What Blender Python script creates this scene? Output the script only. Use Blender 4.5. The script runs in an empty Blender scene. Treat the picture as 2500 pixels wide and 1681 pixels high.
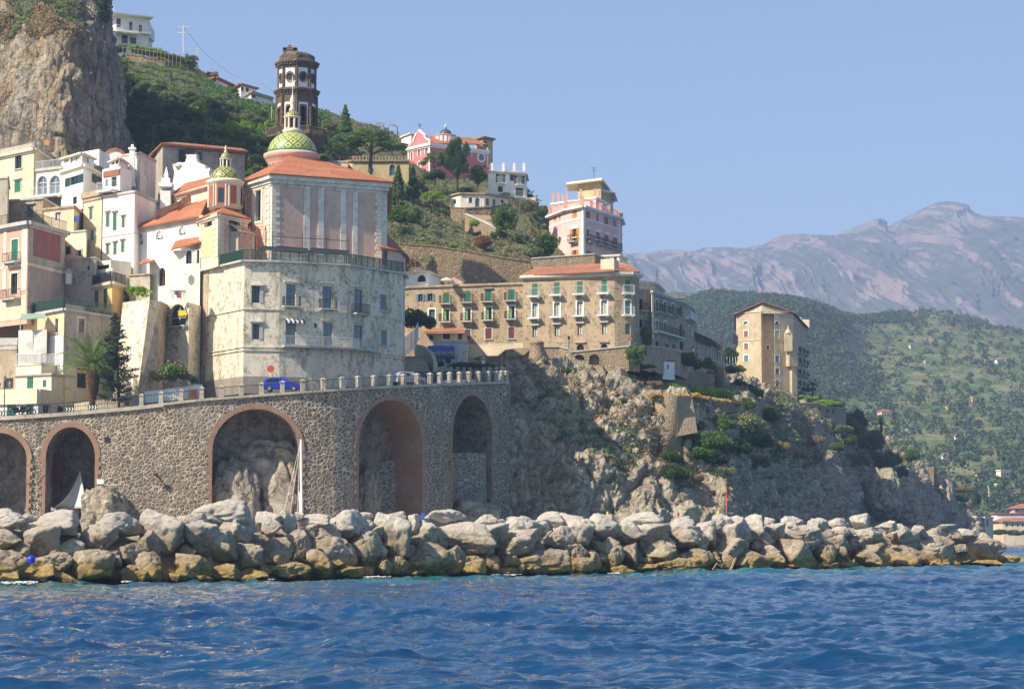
import bpy, math, random
import numpy as np
from mathutils import Vector, Matrix
random.seed(5); R = math.radians
scn = bpy.context.scene
# ---------------- camera ----------------
F = 5500.0; EYE = 2.6; PITCH = math.atan((1310-840.5)/F)
cam = bpy.data.cameras.new('camera'); co = bpy.data.objects.new('camera', cam); scn.collection.objects.link(co)
cam.sensor_width = 36; cam.lens = 36*F/2500; cam.clip_end = 40000; cam.clip_start = 0.5
co.location = (0, 0, EYE); co.rotation_euler = (R(90)+PITCH, 0, 0); scn.camera = co
# ---------------- light ----------------
AZ, EL = 32.0, 43.0          # sun stands to the left and behind the viewer
w = bpy.data.worlds.new('World'); scn.world = w; w.use_nodes = True
nt = w.node_tree; bg = nt.nodes['Background']; sk = nt.nodes.new('ShaderNodeTexSky')
sk.sky_type = 'NISHITA'; sk.sun_disc = False; sk.sun_elevation = R(EL); sk.sun_rotation = R(270-AZ)
sk.air_density = 1.0; sk.dust_density = 0.8; sk.ozone_density = 3.0; sk.altitude = 300
nt.links.new(sk.outputs[0], bg.inputs[0]); bg.inputs[1].default_value = 0.086
sl = bpy.data.lights.new('sun', 'SUN'); so = bpy.data.objects.new('sun', sl); scn.collection.objects.link(so)
sl.energy = 5.0; sl.angle = R(0.5); sl.color = (1.0, 0.86, 0.68)
sv = Vector((-math.cos(R(EL))*math.cos(R(AZ)), -math.cos(R(EL))*math.sin(R(AZ)), math.sin(R(EL))))
so.rotation_euler = sv.to_track_quat('Z', 'Y').to_euler()
scn.view_settings.view_transform = 'Standard'; scn.view_settings.look = 'None'
scn.view_settings.exposure = 0.74; scn.view_settings.gamma = 1
scn.cycles.use_denoising = True; scn.cycles.max_bounces = 6; scn.cycles.diffuse_bounces = 3
scn.cycles.glossy_bounces = 3; scn.cycles.transparent_max_bounces = 6; scn.cycles.volume_bounces = 1
scn.cycles.caustics_reflective = False; scn.cycles.caustics_refractive = False
# ---------------- pixel <-> world ----------------
ct, st = math.cos(PITCH), math.sin(PITCH)
def ray(px, py):
    dx = (px-1250)/F; dy = (840.5-py)/F
    return dx, ct-dy*st, st+dy*ct
def at(px, py, Y):
    a, b, c = ray(px, py); t = Y/b
    return Vector((a*t, Y, EYE+c*t))
def X_(px, Y): return (px-1250)/F*Y/ct*1.0
def gx(px, Y):      # world x at pixel column near the horizon line of sight at height of mid frame
    return at(px, 900, Y).x
def Zp(px, py, Y): return at(px, py, Y).z
# ---------------- properties ----------------
def tag(o, label=None, cat=None, group=None, kind=None):
    if label: o['label'] = label
    if cat: o['category'] = cat
    if group: o['group'] = group
    if kind: o['kind'] = kind
    return o
def empty(name, loc, label=None, cat=None, group=None, rz=0):
    o = bpy.data.objects.new(name, None); scn.collection.objects.link(o); o.location = loc
    o.rotation_euler = (0, 0, rz); o.empty_display_size = .5
    return tag(o, label, cat, group)
def meshobj(name, verts, faces, mats, parent=None, smooth=False, mi=None):
    me = bpy.data.meshes.new(name)
    if isinstance(verts, np.ndarray) and isinstance(faces, np.ndarray):
        nv, nf, k = len(verts), len(faces), faces.shape[1]
        me.vertices.add(nv); me.vertices.foreach_set('co', np.ascontiguousarray(verts, dtype=np.float32).ravel())
        me.loops.add(nf*k); me.loops.foreach_set('vertex_index', np.ascontiguousarray(faces, dtype=np.int32).ravel())
        me.polygons.add(nf); me.polygons.foreach_set('loop_start', np.arange(0, nf*k, k, dtype=np.int32))
        me.polygons.foreach_set('loop_total', np.full(nf, k, dtype=np.int32))
        me.update(calc_edges=True)
    else:
        me.from_pydata([tuple(v) for v in verts], [], [tuple(f) for f in faces]); me.update()
    if not isinstance(mats, (list, tuple)): mats = [mats]
    for m in mats: me.materials.append(m)
    if mi is not None: me.polygons.foreach_set('material_index', np.array(mi, dtype=np.int32))
    if smooth: me.polygons.foreach_set('use_smooth', np.ones(len(me.polygons), dtype=bool))
    o = bpy.data.objects.new(name, me); scn.collection.objects.link(o)
    if parent is not None:
        o.parent = parent
        o.matrix_parent_inverse = parent_mw(parent).inverted()
    return o
def parent_mw(p):
    m = Matrix.LocRotScale(p.location, p.rotation_euler, p.scale)
    if p.parent is None: return m
    return parent_mw(p.parent) @ p.matrix_parent_inverse @ m
class MB:
    """collects shapes into one mesh"""
    def __init__(s): s.v = []; s.f = []; s.m = []
    def add(s, vs, fs, m=0):
        b = len(s.v); s.v += [tuple(v) for v in vs]; s.f += [tuple(b+i for i in f) for f in fs]; s.m += [m]*len(fs); return s
    def box(s, c, size, rz=0, m=0, taper=1.0):
        cx, cy, cz = c; a, b, h = size[0]/2, size[1]/2, size[2]/2; cr, sr = math.cos(rz), math.sin(rz); vs = []
        for dz, t in ((-h, 1), (h, taper)):
            for dx, dy in ((-a, -b), (a, -b), (a, b), (-a, b)):
                dx, dy = dx*t, dy*t; vs.append((cx+dx*cr-dy*sr, cy+dx*sr+dy*cr, cz+dz))
        return s.add(vs, [(0, 3, 2, 1), (4, 5, 6, 7), (0, 1, 5, 4), (1, 2, 6, 5), (2, 3, 7, 6), (3, 0, 4, 7)], m)
    def bar(s, p, q, r=.03, m=0, n=4):
        p, q = Vector(p), Vector(q); d = (q-p)
        if d.length < 1e-6: return s
        d.normalize(); a = d.orthogonal().normalized(); b = d.cross(a); vs = []
        for c in (p, q):
            for i in range(n):
                t = 2*math.pi*(i+.5)/n; vs.append(c+a*math.cos(t)*r+b*math.sin(t)*r)
        fs = [(i, (i+1) % n, n+(i+1) % n, n+i) for i in range(n)]+[tuple(range(n))[::-1], tuple(range(n, 2*n))]
        return s.add(vs, fs, m)
    def lathe(s, c, prof, n=24, m=0, a0=0, a1=2*math.pi, capt=True, rot=0):
        cx, cy, cz = c; vs = []; full = abs(a1-a0-2*math.pi) < 1e-6; k = n if full else n+1
        for r, z in prof:
            for i in range(k):
                t = a0+(a1-a0)*i/n+rot; vs.append((cx+r*math.cos(t), cy+r*math.sin(t), cz+z))
        fs = []
        for j in range(len(prof)-1):
            for i in range(n):
                i2 = (i+1) % k; fs.append((j*k+i, j*k+i2, (j+1)*k+i2, (j+1)*k+i))
        if capt and full: fs.append(tuple((len(prof)-1)*k+i for i in range(k))); fs.append(tuple(range(k))[::-1])
        return s.add(vs, fs, m)
    def prism(s, pts, z0, z1, m=0):
        n = len(pts); vs = [(x, y, z0) for x, y in pts]+[(x, y, z1) for x, y in pts]
        return s.add(vs, [(i, (i+1) % n, n+(i+1) % n, n+i) for i in range(n)]+[tuple(range(n))[::-1], tuple(range(n, 2*n))], m)
    def build(s, name, mats, parent=None, smooth=False):
        return meshobj(name, s.v, s.f, mats, parent, smooth, s.m)
# ---------------- numpy noise ----------------
def _h(ix, iy, iz, k=0):
    n = (ix.astype(np.int64)*73856093) ^ (iy.astype(np.int64)*19349663) ^ (iz.astype(np.int64)*83492791) ^ (k*2654435761)
    n = (n ^ (n >> 13)) & 0x7fffffff; n = (n*(n*n*15731+789221)+1376312589) & 0x7fffffff
    n = (n ^ (n >> 15))*0x2c1b3c6d & 0x7fffffff; n = n ^ (n >> 12)
    return (n & 0xffffff)/float(0x1000000)
def vn(P, k=0):
    I = np.floor(P); f = P-I; f = f*f*(3-2*f); I = I.astype(np.int64); x, y, z = I[:, 0], I[:, 1], I[:, 2]; r = 0
    for a in (0, 1):
        for b in (0, 1):
            for c in (0, 1):
                wt = (f[:, 0] if a else 1-f[:, 0])*(f[:, 1] if b else 1-f[:, 1])*(f[:, 2] if c else 1-f[:, 2])
                r = r+wt*_h(x+a, y+b, z+c, k)
    return r*2-1
def fbm(P, o=4, k=0, g=.5, l=2.03):
    r = 0; a = 1; s = 0
    for i in range(o): r = r+a*vn(P*l**i+i*7.3, k+i); s += a; a *= g
    return r/s
def ridge(P, o=4, k=0):
    r = 0; a = 1; s = 0
    for i in range(o): r = r+a*(1-2*np.abs(vn(P*2.1**i+i*3.7, k+i))); s += a; a *= .5
    return r/s
def voro(P, k=0):
    I = np.floor(P).astype(np.int64); f = P-I; d1 = np.full(len(P), 9.); d2 = np.full(len(P), 9.); idv = np.zeros(len(P))
    for a in (-1, 0, 1):
        for b in (-1, 0, 1):
            for c in (-1, 0, 1):
                x, y, z = I[:, 0]+a, I[:, 1]+b, I[:, 2]+c
                q = np.stack([a+_h(x, y, z, k+1), b+_h(x, y, z, k+2), c+_h(x, y, z, k+3)], 1)
                d = np.sqrt(((q-f)**2).sum(1)); m = d < d1
                d2 = np.where(m, d1, np.minimum(d2, d)); idv = np.where(m, _h(x, y, z, k+9), idv); d1 = np.where(m, d, d1)
    return d1, d2, idv
# ---------------- materials ----------------
class N:
    def __init__(s, name, rough=.85, spec=.25):
        s.m = bpy.data.materials.new(name); s.m.use_nodes = True; s.t = s.m.node_tree; s.b = s.t.nodes['Principled BSDF']
        s.b.inputs['Roughness'].default_value = rough; s.b.inputs['Specular IOR Level'].default_value = spec
        s.pos = s.n('ShaderNodeNewGeometry').outputs['Position']
    def n(s, t, **k):
        o = s.t.nodes.new(t)
        for a, b in k.items(): setattr(o, a, b)
        return o
    def put(s, sock, v):
        if isinstance(v, bpy.types.NodeSocket): s.t.links.new(v, sock)
        elif v is not None:
            if isinstance(v, (tuple, list)) and len(v) == 3 and sock.type == 'RGBA': v = (*v, 1)
            sock.default_value = v
    def map(s, sc, v=None):
        o = s.n('ShaderNodeVectorMath', operation='MULTIPLY'); s.put(o.inputs[0], v or s.pos); o.inputs[1].default_value = sc; return o.outputs[0]
    def noise(s, sc, v=None, det=4, rough=.6, dist=0):
        o = s.n('ShaderNodeTexNoise'); s.put(o.inputs['Vector'], v or s.pos); o.inputs['Scale'].default_value = sc
        o.inputs['Detail'].default_value = det; o.inputs['Roughness'].default_value = rough; o.inputs['Distortion'].default_value = dist; return o.outputs[0]
    def voro(s, sc, v=None, feat='F1', out='Distance'):
        o = s.n('ShaderNodeTexVoronoi', feature=feat); s.put(o.inputs['Vector'], v or s.pos); o.inputs['Scale'].default_value = sc; return o.outputs[out]
    def ramp(s, f, a, b, lo=0, hi=1):
        o = s.n('ShaderNodeMapRange'); s.put(o.inputs[0], f); o.inputs[1].default_value = a; o.inputs[2].default_value = b
        o.inputs[3].default_value = lo; o.inputs[4].default_value = hi; return o.outputs[0]
    def mix(s, f, a, b, mode='MIX'):
        o = s.n('ShaderNodeMix', data_type='RGBA', blend_type=mode); s.put(o.inputs[0], f); s.put(o.inputs[6], a); s.put(o.inputs[7], b); return o.outputs[2]
    def math(s, op, a, b=None):
        o = s.n('ShaderNodeMath', operation=op); s.put(o.inputs[0], a)
        if b is not None: s.put(o.inputs[1], b)
        return o.outputs[0]
    def xyz(s, i, v=None):
        o = s.n('ShaderNodeSeparateXYZ'); s.put(o.inputs[0], v or s.pos); return o.outputs[i]
    def bump(s, h, st=.5, d=.1):
        o = s.n('ShaderNodeBump'); s.put(o.inputs['Height'], h); o.inputs['Strength'].default_value = st; o.inputs['Distance'].default_value = d
        s.t.links.new(o.outputs[0], s.b.inputs['Normal'])
    def col(s, c): s.put(s.b.inputs['Base Color'], c); return s.m
def plaster(name, c, dirt=(.16, .13, .10), amt=.5, rough=.9, bright=None):
    amt *= 1.2
    k = N(name, rough, .15); big = k.noise(.35, k.map((1, 1, .45)), 6, .68); streak = k.noise(1.0, k.map((1.1, 1.1, .25)), 6, .7)
    fine = k.noise(3.2, None, 6, .75); patch = k.ramp(k.noise(.9, None, 7, .78), .53, .60)
    pale = tuple(min(1, x*1.25+.03) for x in c); base = k.mix(k.ramp(big, .35, .68), c, pale)
    base = k.mix(k.math('MULTIPLY', patch, amt*.75), base, tuple(.45*x+.55*d for x, d in zip(c, dirt)))
    base = k.mix(k.math('MULTIPLY', k.ramp(streak, .52, .72), amt*.6), base, dirt)
    base = k.mix(k.math('MULTIPLY', k.math('MULTIPLY', k.ramp(fine, .51, .62), k.ramp(k.noise(.55, None, 5, .7), .47, .60, .12, 1)), amt*.7), base, tuple(d*.6 for d in dirt))
    k.bump(fine, .25, .05); return k.col(base)
def plain(name, c, rough=.6, metal=0, var=.15, spec=.4):
    k = N(name, rough, spec); k.b.inputs['Metallic'].default_value = metal
    return k.col(k.mix(k.ramp(k.noise(1.7), .3, .7), tuple(x*(1-var) for x in c), tuple(min(1, x*(1+var)) for x in c)))
def rubble(name, stone, stone2, mortar, sc=2.6, wid=.09, fade=.45):
    k = N(name, .92, .15); warp = k.n('ShaderNodeVectorMath', operation='ADD'); k.put(warp.inputs[0], k.pos)
    no = k.n('ShaderNodeTexNoise'); no.inputs['Scale'].default_value = 1.1; k.put(no.inputs['Vector'], k.pos)
    sc2 = k.n('ShaderNodeVectorMath', operation='SCALE'); k.t.links.new(no.outputs['Color'], sc2.inputs[0]); sc2.inputs['Scale'].default_value = .25
    k.t.links.new(sc2.outputs[0], warp.inputs[1]); v = k.map((1, 1, 1.25), warp.outputs[0])
    e = k.voro(sc, v, 'DISTANCE_TO_EDGE'); cc = k.voro(sc, v, 'F1', 'Color'); r = k.xyz(0, cc)
    st_ = k.mix(r, stone, stone2); st_ = k.mix(k.ramp(k.noise(7), .3, .75), st_, tuple(x*.6 for x in stone), 'MIX')
    pat = k.ramp(k.noise(.22, None, 5, .7), .42, .66, wid*.55, wid*1.35)
    m = k.math('LESS_THAN', e, pat); base = k.mix(m, st_, mortar)
    base = k.mix(k.math('MULTIPLY', k.ramp(k.noise(.3, k.map((1, 1, .3)), 6, .75), .5, .7), fade), base, k.mix(.5, mortar, stone2))
    base = k.mix(k.math('MULTIPLY', k.ramp(k.noise(.5, k.map((1.5, 1.5, .2)), 5, .7), .56, .72), .6), base, tuple(x*.5 for x in stone))
    k.bump(k.ramp(e, 0, .16), .7, .12); return k.col(base)
def bricks(name, c, c2, mortar, sc=4.0):
    k = N(name, .9, .1); e = k.voro(sc, k.map((1, 1, 2.6)), 'DISTANCE_TO_EDGE'); r = k.xyz(0, k.voro(sc, k.map((1, 1, 2.6)), 'F1', 'Color'))
    b = k.mix(r, c, c2); b = k.mix(k.math('LESS_THAN', e, .06), b, mortar)
    b = k.mix(k.math('MULTIPLY', k.ramp(k.noise(.6, None, 6, .75), .48, .66), .75), b, mortar); k.bump(e, .4, .05); return k.col(b)
def tiles(name, c=(.40, .13, .06), c2=(.56, .23, .12)):
    k = N(name, .85, .15); r = k.xyz(0, k.voro(3.0, k.map((1, 1, 2.2)), 'F1', 'Color'))
    b = k.mix(r, c, c2); w_ = k.n('ShaderNodeTexWave', wave_type='BANDS', bands_direction='Z'); k.put(w_.inputs['Vector'], k.pos)
    w_.inputs['Scale'].default_value = 1.5; w_.inputs['Distortion'].default_value = 1.5; w_.inputs['Detail Scale'].default_value = 3
    b = k.mix(k.ramp(w_.outputs[0], .45, 1, 0, .7), b, tuple(x*.45 for x in c))
    b = k.mix(k.math('MULTIPLY', k.ramp(k.noise(1.4, None, 7, .78), .50, .64), .7), b, (.24, .15, .09))
    b = k.mix(k.math('MULTIPLY', k.ramp(k.noise(.3, None, 3, .6), .45, .7), .35), b, (.62, .33, .2)); k.bump(w_.outputs[0], .5, .08); return k.col(b)
def rock(name, lite, dark, warm, veg=(.07, .085, .03), vegamt=.5, sc=1.0, stretch=1.0, streak=.4):
    k = N(name, .95, .12); v = k.map((sc, sc, sc*stretch)); a = k.noise(.22, v, 8, .7, .4); b = k.noise(.9, v, 9, .75, .6); c = k.noise(.09, v, 5, .6)
    base = k.mix(k.ramp(k.math('ADD', k.math('MULTIPLY', a, .45), k.math('MULTIPLY', k.noise(.75, v, 8, .72, .8), .55)), .42, .58), dark, lite); base = k.mix(k.math('MULTIPLY', k.ramp(c, .45, .62), .8), base, warm)  # pale patches and whitish highlights are put into the colour by noise
    base = k.mix(k.math('MULTIPLY', k.ramp(b, .50, .62), .8), base, tuple(x*.30 for x in dark))  # crevice shade painted into the colour by noise
    base = k.mix(k.math('MULTIPLY', k.ramp(k.noise(.5, k.map((1.4, 1.4, .16)), 5, .7), .5, .7), streak), base, tuple(x*.5 for x in dark))
    wv = k.n('ShaderNodeTexNoise'); wv.inputs['Scale'].default_value = .35; wv.inputs['Detail'].default_value = 5; k.put(wv.inputs['Vector'], k.pos)
    ws = k.n('ShaderNodeVectorMath', operation='SCALE'); k.t.links.new(wv.outputs['Color'], ws.inputs[0]); ws.inputs['Scale'].default_value = 6; wa = k.n('ShaderNodeVectorMath', operation='ADD'); k.put(wa.inputs[0], k.pos); k.t.links.new(ws.outputs[0], wa.inputs[1])
    e = k.voro(.45*sc, k.map((1, 1, .5), wa.outputs[0]), 'DISTANCE_TO_EDGE'); base = k.mix(k.math('MULTIPLY', k.ramp(e, 0, .035, 1, 0), k.ramp(k.noise(.4), .45, .6, 0, .7)), base, tuple(x*.3 for x in dark))
    if vegamt:
        g = k.n('ShaderNodeNewGeometry'); nz = k.xyz(2, g.outputs['Normal']); f = k.math('ADD', k.math('MULTIPLY', k.ramp(nz, 0, .8), .5), k.math('MULTIPLY', k.noise(.35, None, 8, .75), 1.0))
        base = k.mix(k.math('MULTIPLY', k.ramp(f, .70, .82), vegamt), base, k.mix(k.ramp(k.noise(1.5), .4, .6), veg, tuple(x*1.9 for x in veg)))
    k.bump(k.math('ADD', b, k.math('MULTIPLY', k.ramp(e, 0, .1), .3)), 1.0, .9); return k.col(base)
def leafmat(name, c, c2, tr=.35):
    k = N(name, .75, .2); f = k.noise(.9, None, 3, .6); oi = k.n('ShaderNodeObjectInfo').outputs['Random']; f2 = k.n('ShaderNodeNewGeometry').outputs['Random Per Island']
    base = k.mix(k.ramp(k.math('ADD', k.math('MULTIPLY', f, .7), k.math('MULTIPLY', f2, .3)), .3, .7), c, c2)
    base = k.mix(k.math('MULTIPLY', oi, .35), base, tuple(x*.65 for x in c)); k.col(base)
    tb = k.n('ShaderNodeBsdfTranslucent'); k.put(tb.inputs[0], k.mix(.5, base, tuple(x*1.4 for x in c2))); mx = k.n('ShaderNodeMixShader'); mx.inputs[0].default_value = tr
    out = k.t.nodes['Material Output']; k.t.links.new(k.b.outputs[0], mx.inputs[1]); k.t.links.new(tb.outputs[0], mx.inputs[2]); k.t.links.new(mx.outputs[0], out.inputs['Surface'])
    return k.m
M = {}
M['cream'] = plaster('cream_plaster', (.66, .56, .40), (.30, .24, .16), .45)
M['cream2'] = plaster('pale_cream_plaster', (.74, .66, .48), (.34, .28, .20), .3)
M['ivory'] = plaster('ivory_plaster', (.72, .70, .58), (.30, .28, .22), .3)
M['white'] = plaster('white_plaster', (.80, .79, .75), (.42, .40, .36), .25)
M['oldwhite'] = plaster('mottled_white_plaster', (.66, .64, .58), (.17, .15, .12), .6)
M['fortress'] = plaster('peeling_plaster', (.66, .60, .47), (.20, .165, .11), 1.15)
M['stoneplas'] = plaster('weathered_stone_plaster', (.42, .35, .25), (.12, .09, .06), .8)
M['greyplas'] = plaster('grey_plaster', (.44, .40, .33), (.18, .15, .12), .8)
M['pink'] = plaster('pink_plaster', (.66, .36, .27), (.55, .40, .26), .5)
M['mauve'] = plaster('mauve_plaster', (.55, .40, .33), (.28, .22, .20), .45)
M['winepanel'] = plaster('wine_red_panel', (.30, .12, .12), (.42, .28, .26), .5)
M['rosehouse'] = plaster('rose_plaster', (.74, .47, .44), (.55, .36, .30), .15)
M['rosepale'] = plaster('pale_rose_plaster', (.66, .44, .36), (.5, .35, .28), .3)
M['redchurch'] = plaster('coral_plaster', (.62, .18, .19), (.5, .15, .14), .15)
M['ochre'] = plaster('ochre_plaster', (.75, .50, .20), (.60, .42, .2), .4)
M['apricot'] = plaster('apricot_plaster', (.75, .53, .32), (.45, .30, .2), .4)
M['beige'] = plaster('beige_tuff_plaster', (.42, .335, .22), (.18, .13, .08), .85)
M['beige2'] = plaster('tower_plaster', (.50, .42, .28), (.26, .20, .12), .6)
M['greystone'] = plaster('grey_stone_wall', (.37, .31, .23), (.14, .11, .08), .9)
M['khaki'] = plaster('khaki_plaster', (.50, .41, .22), (.25, .2, .12), .3)
M['trim'] = plaster('pale_trim', (.72, .66, .52), (.32, .28, .22), .35)
M['whitetrim'] = plaster('white_trim', (.82, .80, .76), (.5, .48, .44), .12)
M['greytrim'] = plaster('grey_trim', (.50, .48, .44), (.2, .18, .16), .5)
M['basegrey'] = plaster('grey_render', (.28, .25, .21), (.14, .12, .10), .5)
M['viaduct'] = rubble('rubble_masonry', (.15, .125, .10), (.33, .28, .22), (.56, .49, .38), 2.35, .085, .6)
M['ruin'] = rubble('rough_stone_wall', (.22, .17, .11), (.40, .31, .20), (.42, .34, .23), 2.4, .05, .6)
M['ashlar'] = rubble('squared_stone', (.17, .15, .13), (.30, .26, .22), (.48, .43, .37), 2.1, .07)
M['brick'] = bricks('brick_arch', (.33, .14, .085), (.28, .18, .13), (.40, .31, .24))
M['tower'] = rubble('dark_tuff', (.14, .108, .08), (.27, .21, .155), (.26, .20, .15), 2.0, .03, .5)
M['tiles'] = tiles('roof_tiles'); M['tilesdark'] = tiles('old_roof_tiles', (.34, .13, .08), (.50, .22, .14))
M['concrete'] = plaster('concrete_cap', (.46, .42, .34), (.14, .12, .10), .7)
M['cave'] = rock('arch_lining', (.52, .47, .40), (.26, .24, .22), (.46, .38, .30), vegamt=0)
M['asphalt'] = plain('asphalt', (.07, .07, .07), .9); M['iron'] = plain('iron_railing', (.035, .04, .045), .5)
M['greenrail'] = plain('green_railing', (.05, .12, .09), .5); M['whiterail'] = plain('white_railing', (.7, .7, .7), .5)
M['shadecloth_void'] = plain('dark_cloth_and_voids', (.02, .022, .026), .7); M['rust'] = plain('rusty_scaffold', (.42, .12, .06), .7)  # the dark cloth colour also paints the dark of unlit openings and holes
M['scrap'] = plain('wooden_pole', (.35, .26, .16), .8); M['pinkpole'] = plain('pink_column', (.68, .40, .33), .8)
def glass(name, c):
    k = N(name, .08, .9); return k.col(c)
M['glass'] = glass('window_glass', (.012, .016, .022)); M['glassblue'] = glass('reflecting_glass', (.10, .15, .19)); M['curtain'] = plain('curtain', (.62, .60, .54), .8)
J = {'G': plain('green_shutter', (.03, .17, .11), .6), 'D': plain('dark_green_joinery', (.015, .055, .045), .5), 'B': plain('blue_grey_joinery', (.13, .22, .26), .5),
     'O': plain('orange_shutter', (.58, .27, .06), .6), 'R': plain('red_brown_shutter', (.15, .045, .035), .6), 'W': plain('white_joinery', (.75, .74, .70), .5),
     'K': plain('dark_joinery', (.03, .03, .03), .6), 'U': plain('blue_joinery', (.06, .14, .40), .5), 'L': plain('lime_shutter', (.20, .45, .12), .5), 'M': plain('wooden_shutter', (.26, .14, .07), .6)}
M['rock'] = rock('headland_rock', (.84, .76, .62), (.44, .38, .30), (.68, .57, .42), vegamt=.25)
M['cliffrock'] = rock('limestone_cliff', (.70, .62, .51), (.28, .245, .21), (.50, .35, .19), vegamt=.3, stretch=.3, streak=.85)
M['hill'] = rock('scrub_slope', (.46, .40, .30), (.26, .22, .15), (.36, .28, .18), veg=(.085, .11, .04), vegamt=.75, sc=1.5)
def boulder_mat():
    k = N('limestone_boulder', .9, .2); a = k.noise(.5, None, 8, .7, .5); b = k.noise(2.2, None, 9, .78, .8)
    oi = k.n('ShaderNodeObjectInfo').outputs['Random']; base = k.mix(k.ramp(a, .40, .58), (.36, .30, .21), (.72, .63, .49))
    base = k.mix(k.math('MULTIPLY', oi, .5), base, (.42, .33, .21)); base = k.mix(k.math('MULTIPLY', k.ramp(b, .52, .66), .65), base, (.12, .10, .08))
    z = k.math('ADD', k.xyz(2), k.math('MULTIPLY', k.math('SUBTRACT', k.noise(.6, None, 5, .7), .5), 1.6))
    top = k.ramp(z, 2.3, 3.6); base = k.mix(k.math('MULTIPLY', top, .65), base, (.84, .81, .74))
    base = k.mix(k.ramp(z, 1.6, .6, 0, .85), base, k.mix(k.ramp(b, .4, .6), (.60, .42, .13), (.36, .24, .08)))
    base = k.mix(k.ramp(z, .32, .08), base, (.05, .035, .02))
    k.bump(k.math('ADD', b, a), 1.0, .4); k.put(k.b.inputs['Roughness'], k.ramp(z, .1, .4, .3, .9)); return k.col(base)
M['boulder'] = boulder_mat()
def water_mat():
    k = N('sea_water', .04, .5); k.b.inputs['IOR'].default_value = 1.33
    # shallows beside the breakwater: distance in front of its foot line
    d = k.math('SUBTRACT', k.math('MULTIPLY', k.xyz(0), 1.1), k.math('SUBTRACT', k.xyz(1), 155)); sh = k.ramp(k.math('ADD', d, k.math('MULTIPLY', k.noise(.08), 30)), 16, 55, 1, 0)
    far = k.ramp(k.xyz(1), 260, 400, 1, 0)
    base = k.mix(k.math('MULTIPLY', k.math('MULTIPLY', sh, far), .8), (.005, .05, .13), (.02, .19, .19)); base = k.mix(k.ramp(k.noise(.25, k.map((.5, 1, 1)), 4), .4, .7), base, (.003, .03, .095))
    b1 = k.noise(2.2, k.map((.55, 1, 1)), 5, .6, .6); b2 = k.noise(.5, k.map((.5, 1, 1)), 4, .6, .3)
    k.bump(k.math('ADD', k.math('MULTIPLY', b1, .35), b2), .45, .35); return k.col(base)
M['sea'] = water_mat()
L = {'dark': leafmat('dark_foliage', (0.035, 0.088, 0.032), (0.096, 0.175, 0.052)), 'mid': leafmat('green_foliage', (0.061, 0.131, 0.035), (0.175, 0.298, 0.070)),
     'olive': leafmat('olive_foliage', (0.123, 0.166, 0.079), (0.298, 0.350, 0.175)), 'lime': leafmat('bright_foliage', (0.140, 0.263, 0.035), (0.385, 0.578, 0.088)),
     'dry': leafmat('dry_foliage', (0.24, 0.19, 0.11), (0.44, 0.36, 0.22)), 'palm': leafmat('palm_foliage', (0.061, 0.140, 0.035), (0.228, 0.333, 0.088)),
     'grass': leafmat('golden_grass', (0.490, 0.350, 0.105), (0.875, 0.630, 0.210)), 'red': leafmat('reddish_foliage', (0.280, 0.088, 0.052), (0.280, 0.228, 0.088)), 'far': leafmat('far_foliage', (.04, .078, .036), (.10, .15, .07), .2)}
M['bark'] = plain('bark', (.10, .075, .05), .9, var=.4); M['palmbark'] = bricks('palm_bark', (.26, .14, .07), (.14, .07, .03), (.07, .045, .03), 3.0)
# ---------------- terrain ----------------
def grid_faces(nu, nv):
    i = np.arange(nu*nv).reshape(nv, nu); a = i[:-1, :-1].ravel(); b = i[:-1, 1:].ravel(); c = i[1:, 1:].ravel(); d = i[1:, :-1].ravel()
    return np.stack([a, b, c, d], 1)
def unproj(px, py, Y):
    dx = (px-1250)/F; dy = (840.5-py)/F; a = dx; b = ct-dy*st; c = st+dy*ct; t = Y/b
    return np.stack([a*t, Y, EYE+c*t], -1)
def normals(P):
    du = np.gradient(P, axis=1); dv = np.gradient(P, axis=0); n = np.cross(du, dv); n /= np.linalg.norm(n, axis=-1, keepdims=True)+1e-9
    return n
def loft(ctrl, nu, nv):
    """ctrl: rows bottom to top, each a list of (px, py, Y), all of one length"""
    C = np.array(ctrl, dtype=float); r, c, _ = C.shape
    W = unproj(C[..., 0], C[..., 1], C[..., 2])
    u = np.linspace(0, c-1, nu); v = np.linspace(0, r-1, nv)
    def cr(A, t, ax):
        n = A.shape[ax]; i = np.clip(np.floor(t).astype(int), 0, n-2); f = t-i
        g = lambda k: np.take(A, np.clip(i+k, 0, n-1), axis=ax)
        sh = [1]*A.ndim; sh[ax] = len(t); f = f.reshape(sh)
        p0, p1, p2, p3 = g(-1), g(0), g(1), g(2); m1, m2 = (p2-p0)*.5, (p3-p1)*.5
        return (2*f**3-3*f**2+1)*p1+(f**3-2*f**2+f)*m1+(-2*f**3+3*f**2)*p2+(f**3-f**2)*m2
    return cr(cr(W, v, 0), u, 1)
def resample(row, n):
    """resample a polyline of (px,py,Y) to n points by px"""
    a = np.array(row, float); x = np.linspace(a[0, 0], a[-1, 0], n)
    return [(xx, np.interp(xx, a[:, 0], a[:, 1]), np.interp(xx, a[:, 0], a[:, 2])) for xx in x]
def surface(name, P, disp, mat, kind='structure', smooth=False, edge=True):
    n = normals(P); q = P.reshape(-1, 3); d = disp(q).reshape(P.shape[:2])
    P2 = P+n*d[..., None]
    return tag(meshobj(name, P2.reshape(-1, 3), grid_faces(P.shape[1], P.shape[0]), mat, smooth=smooth), kind=kind), P2
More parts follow.
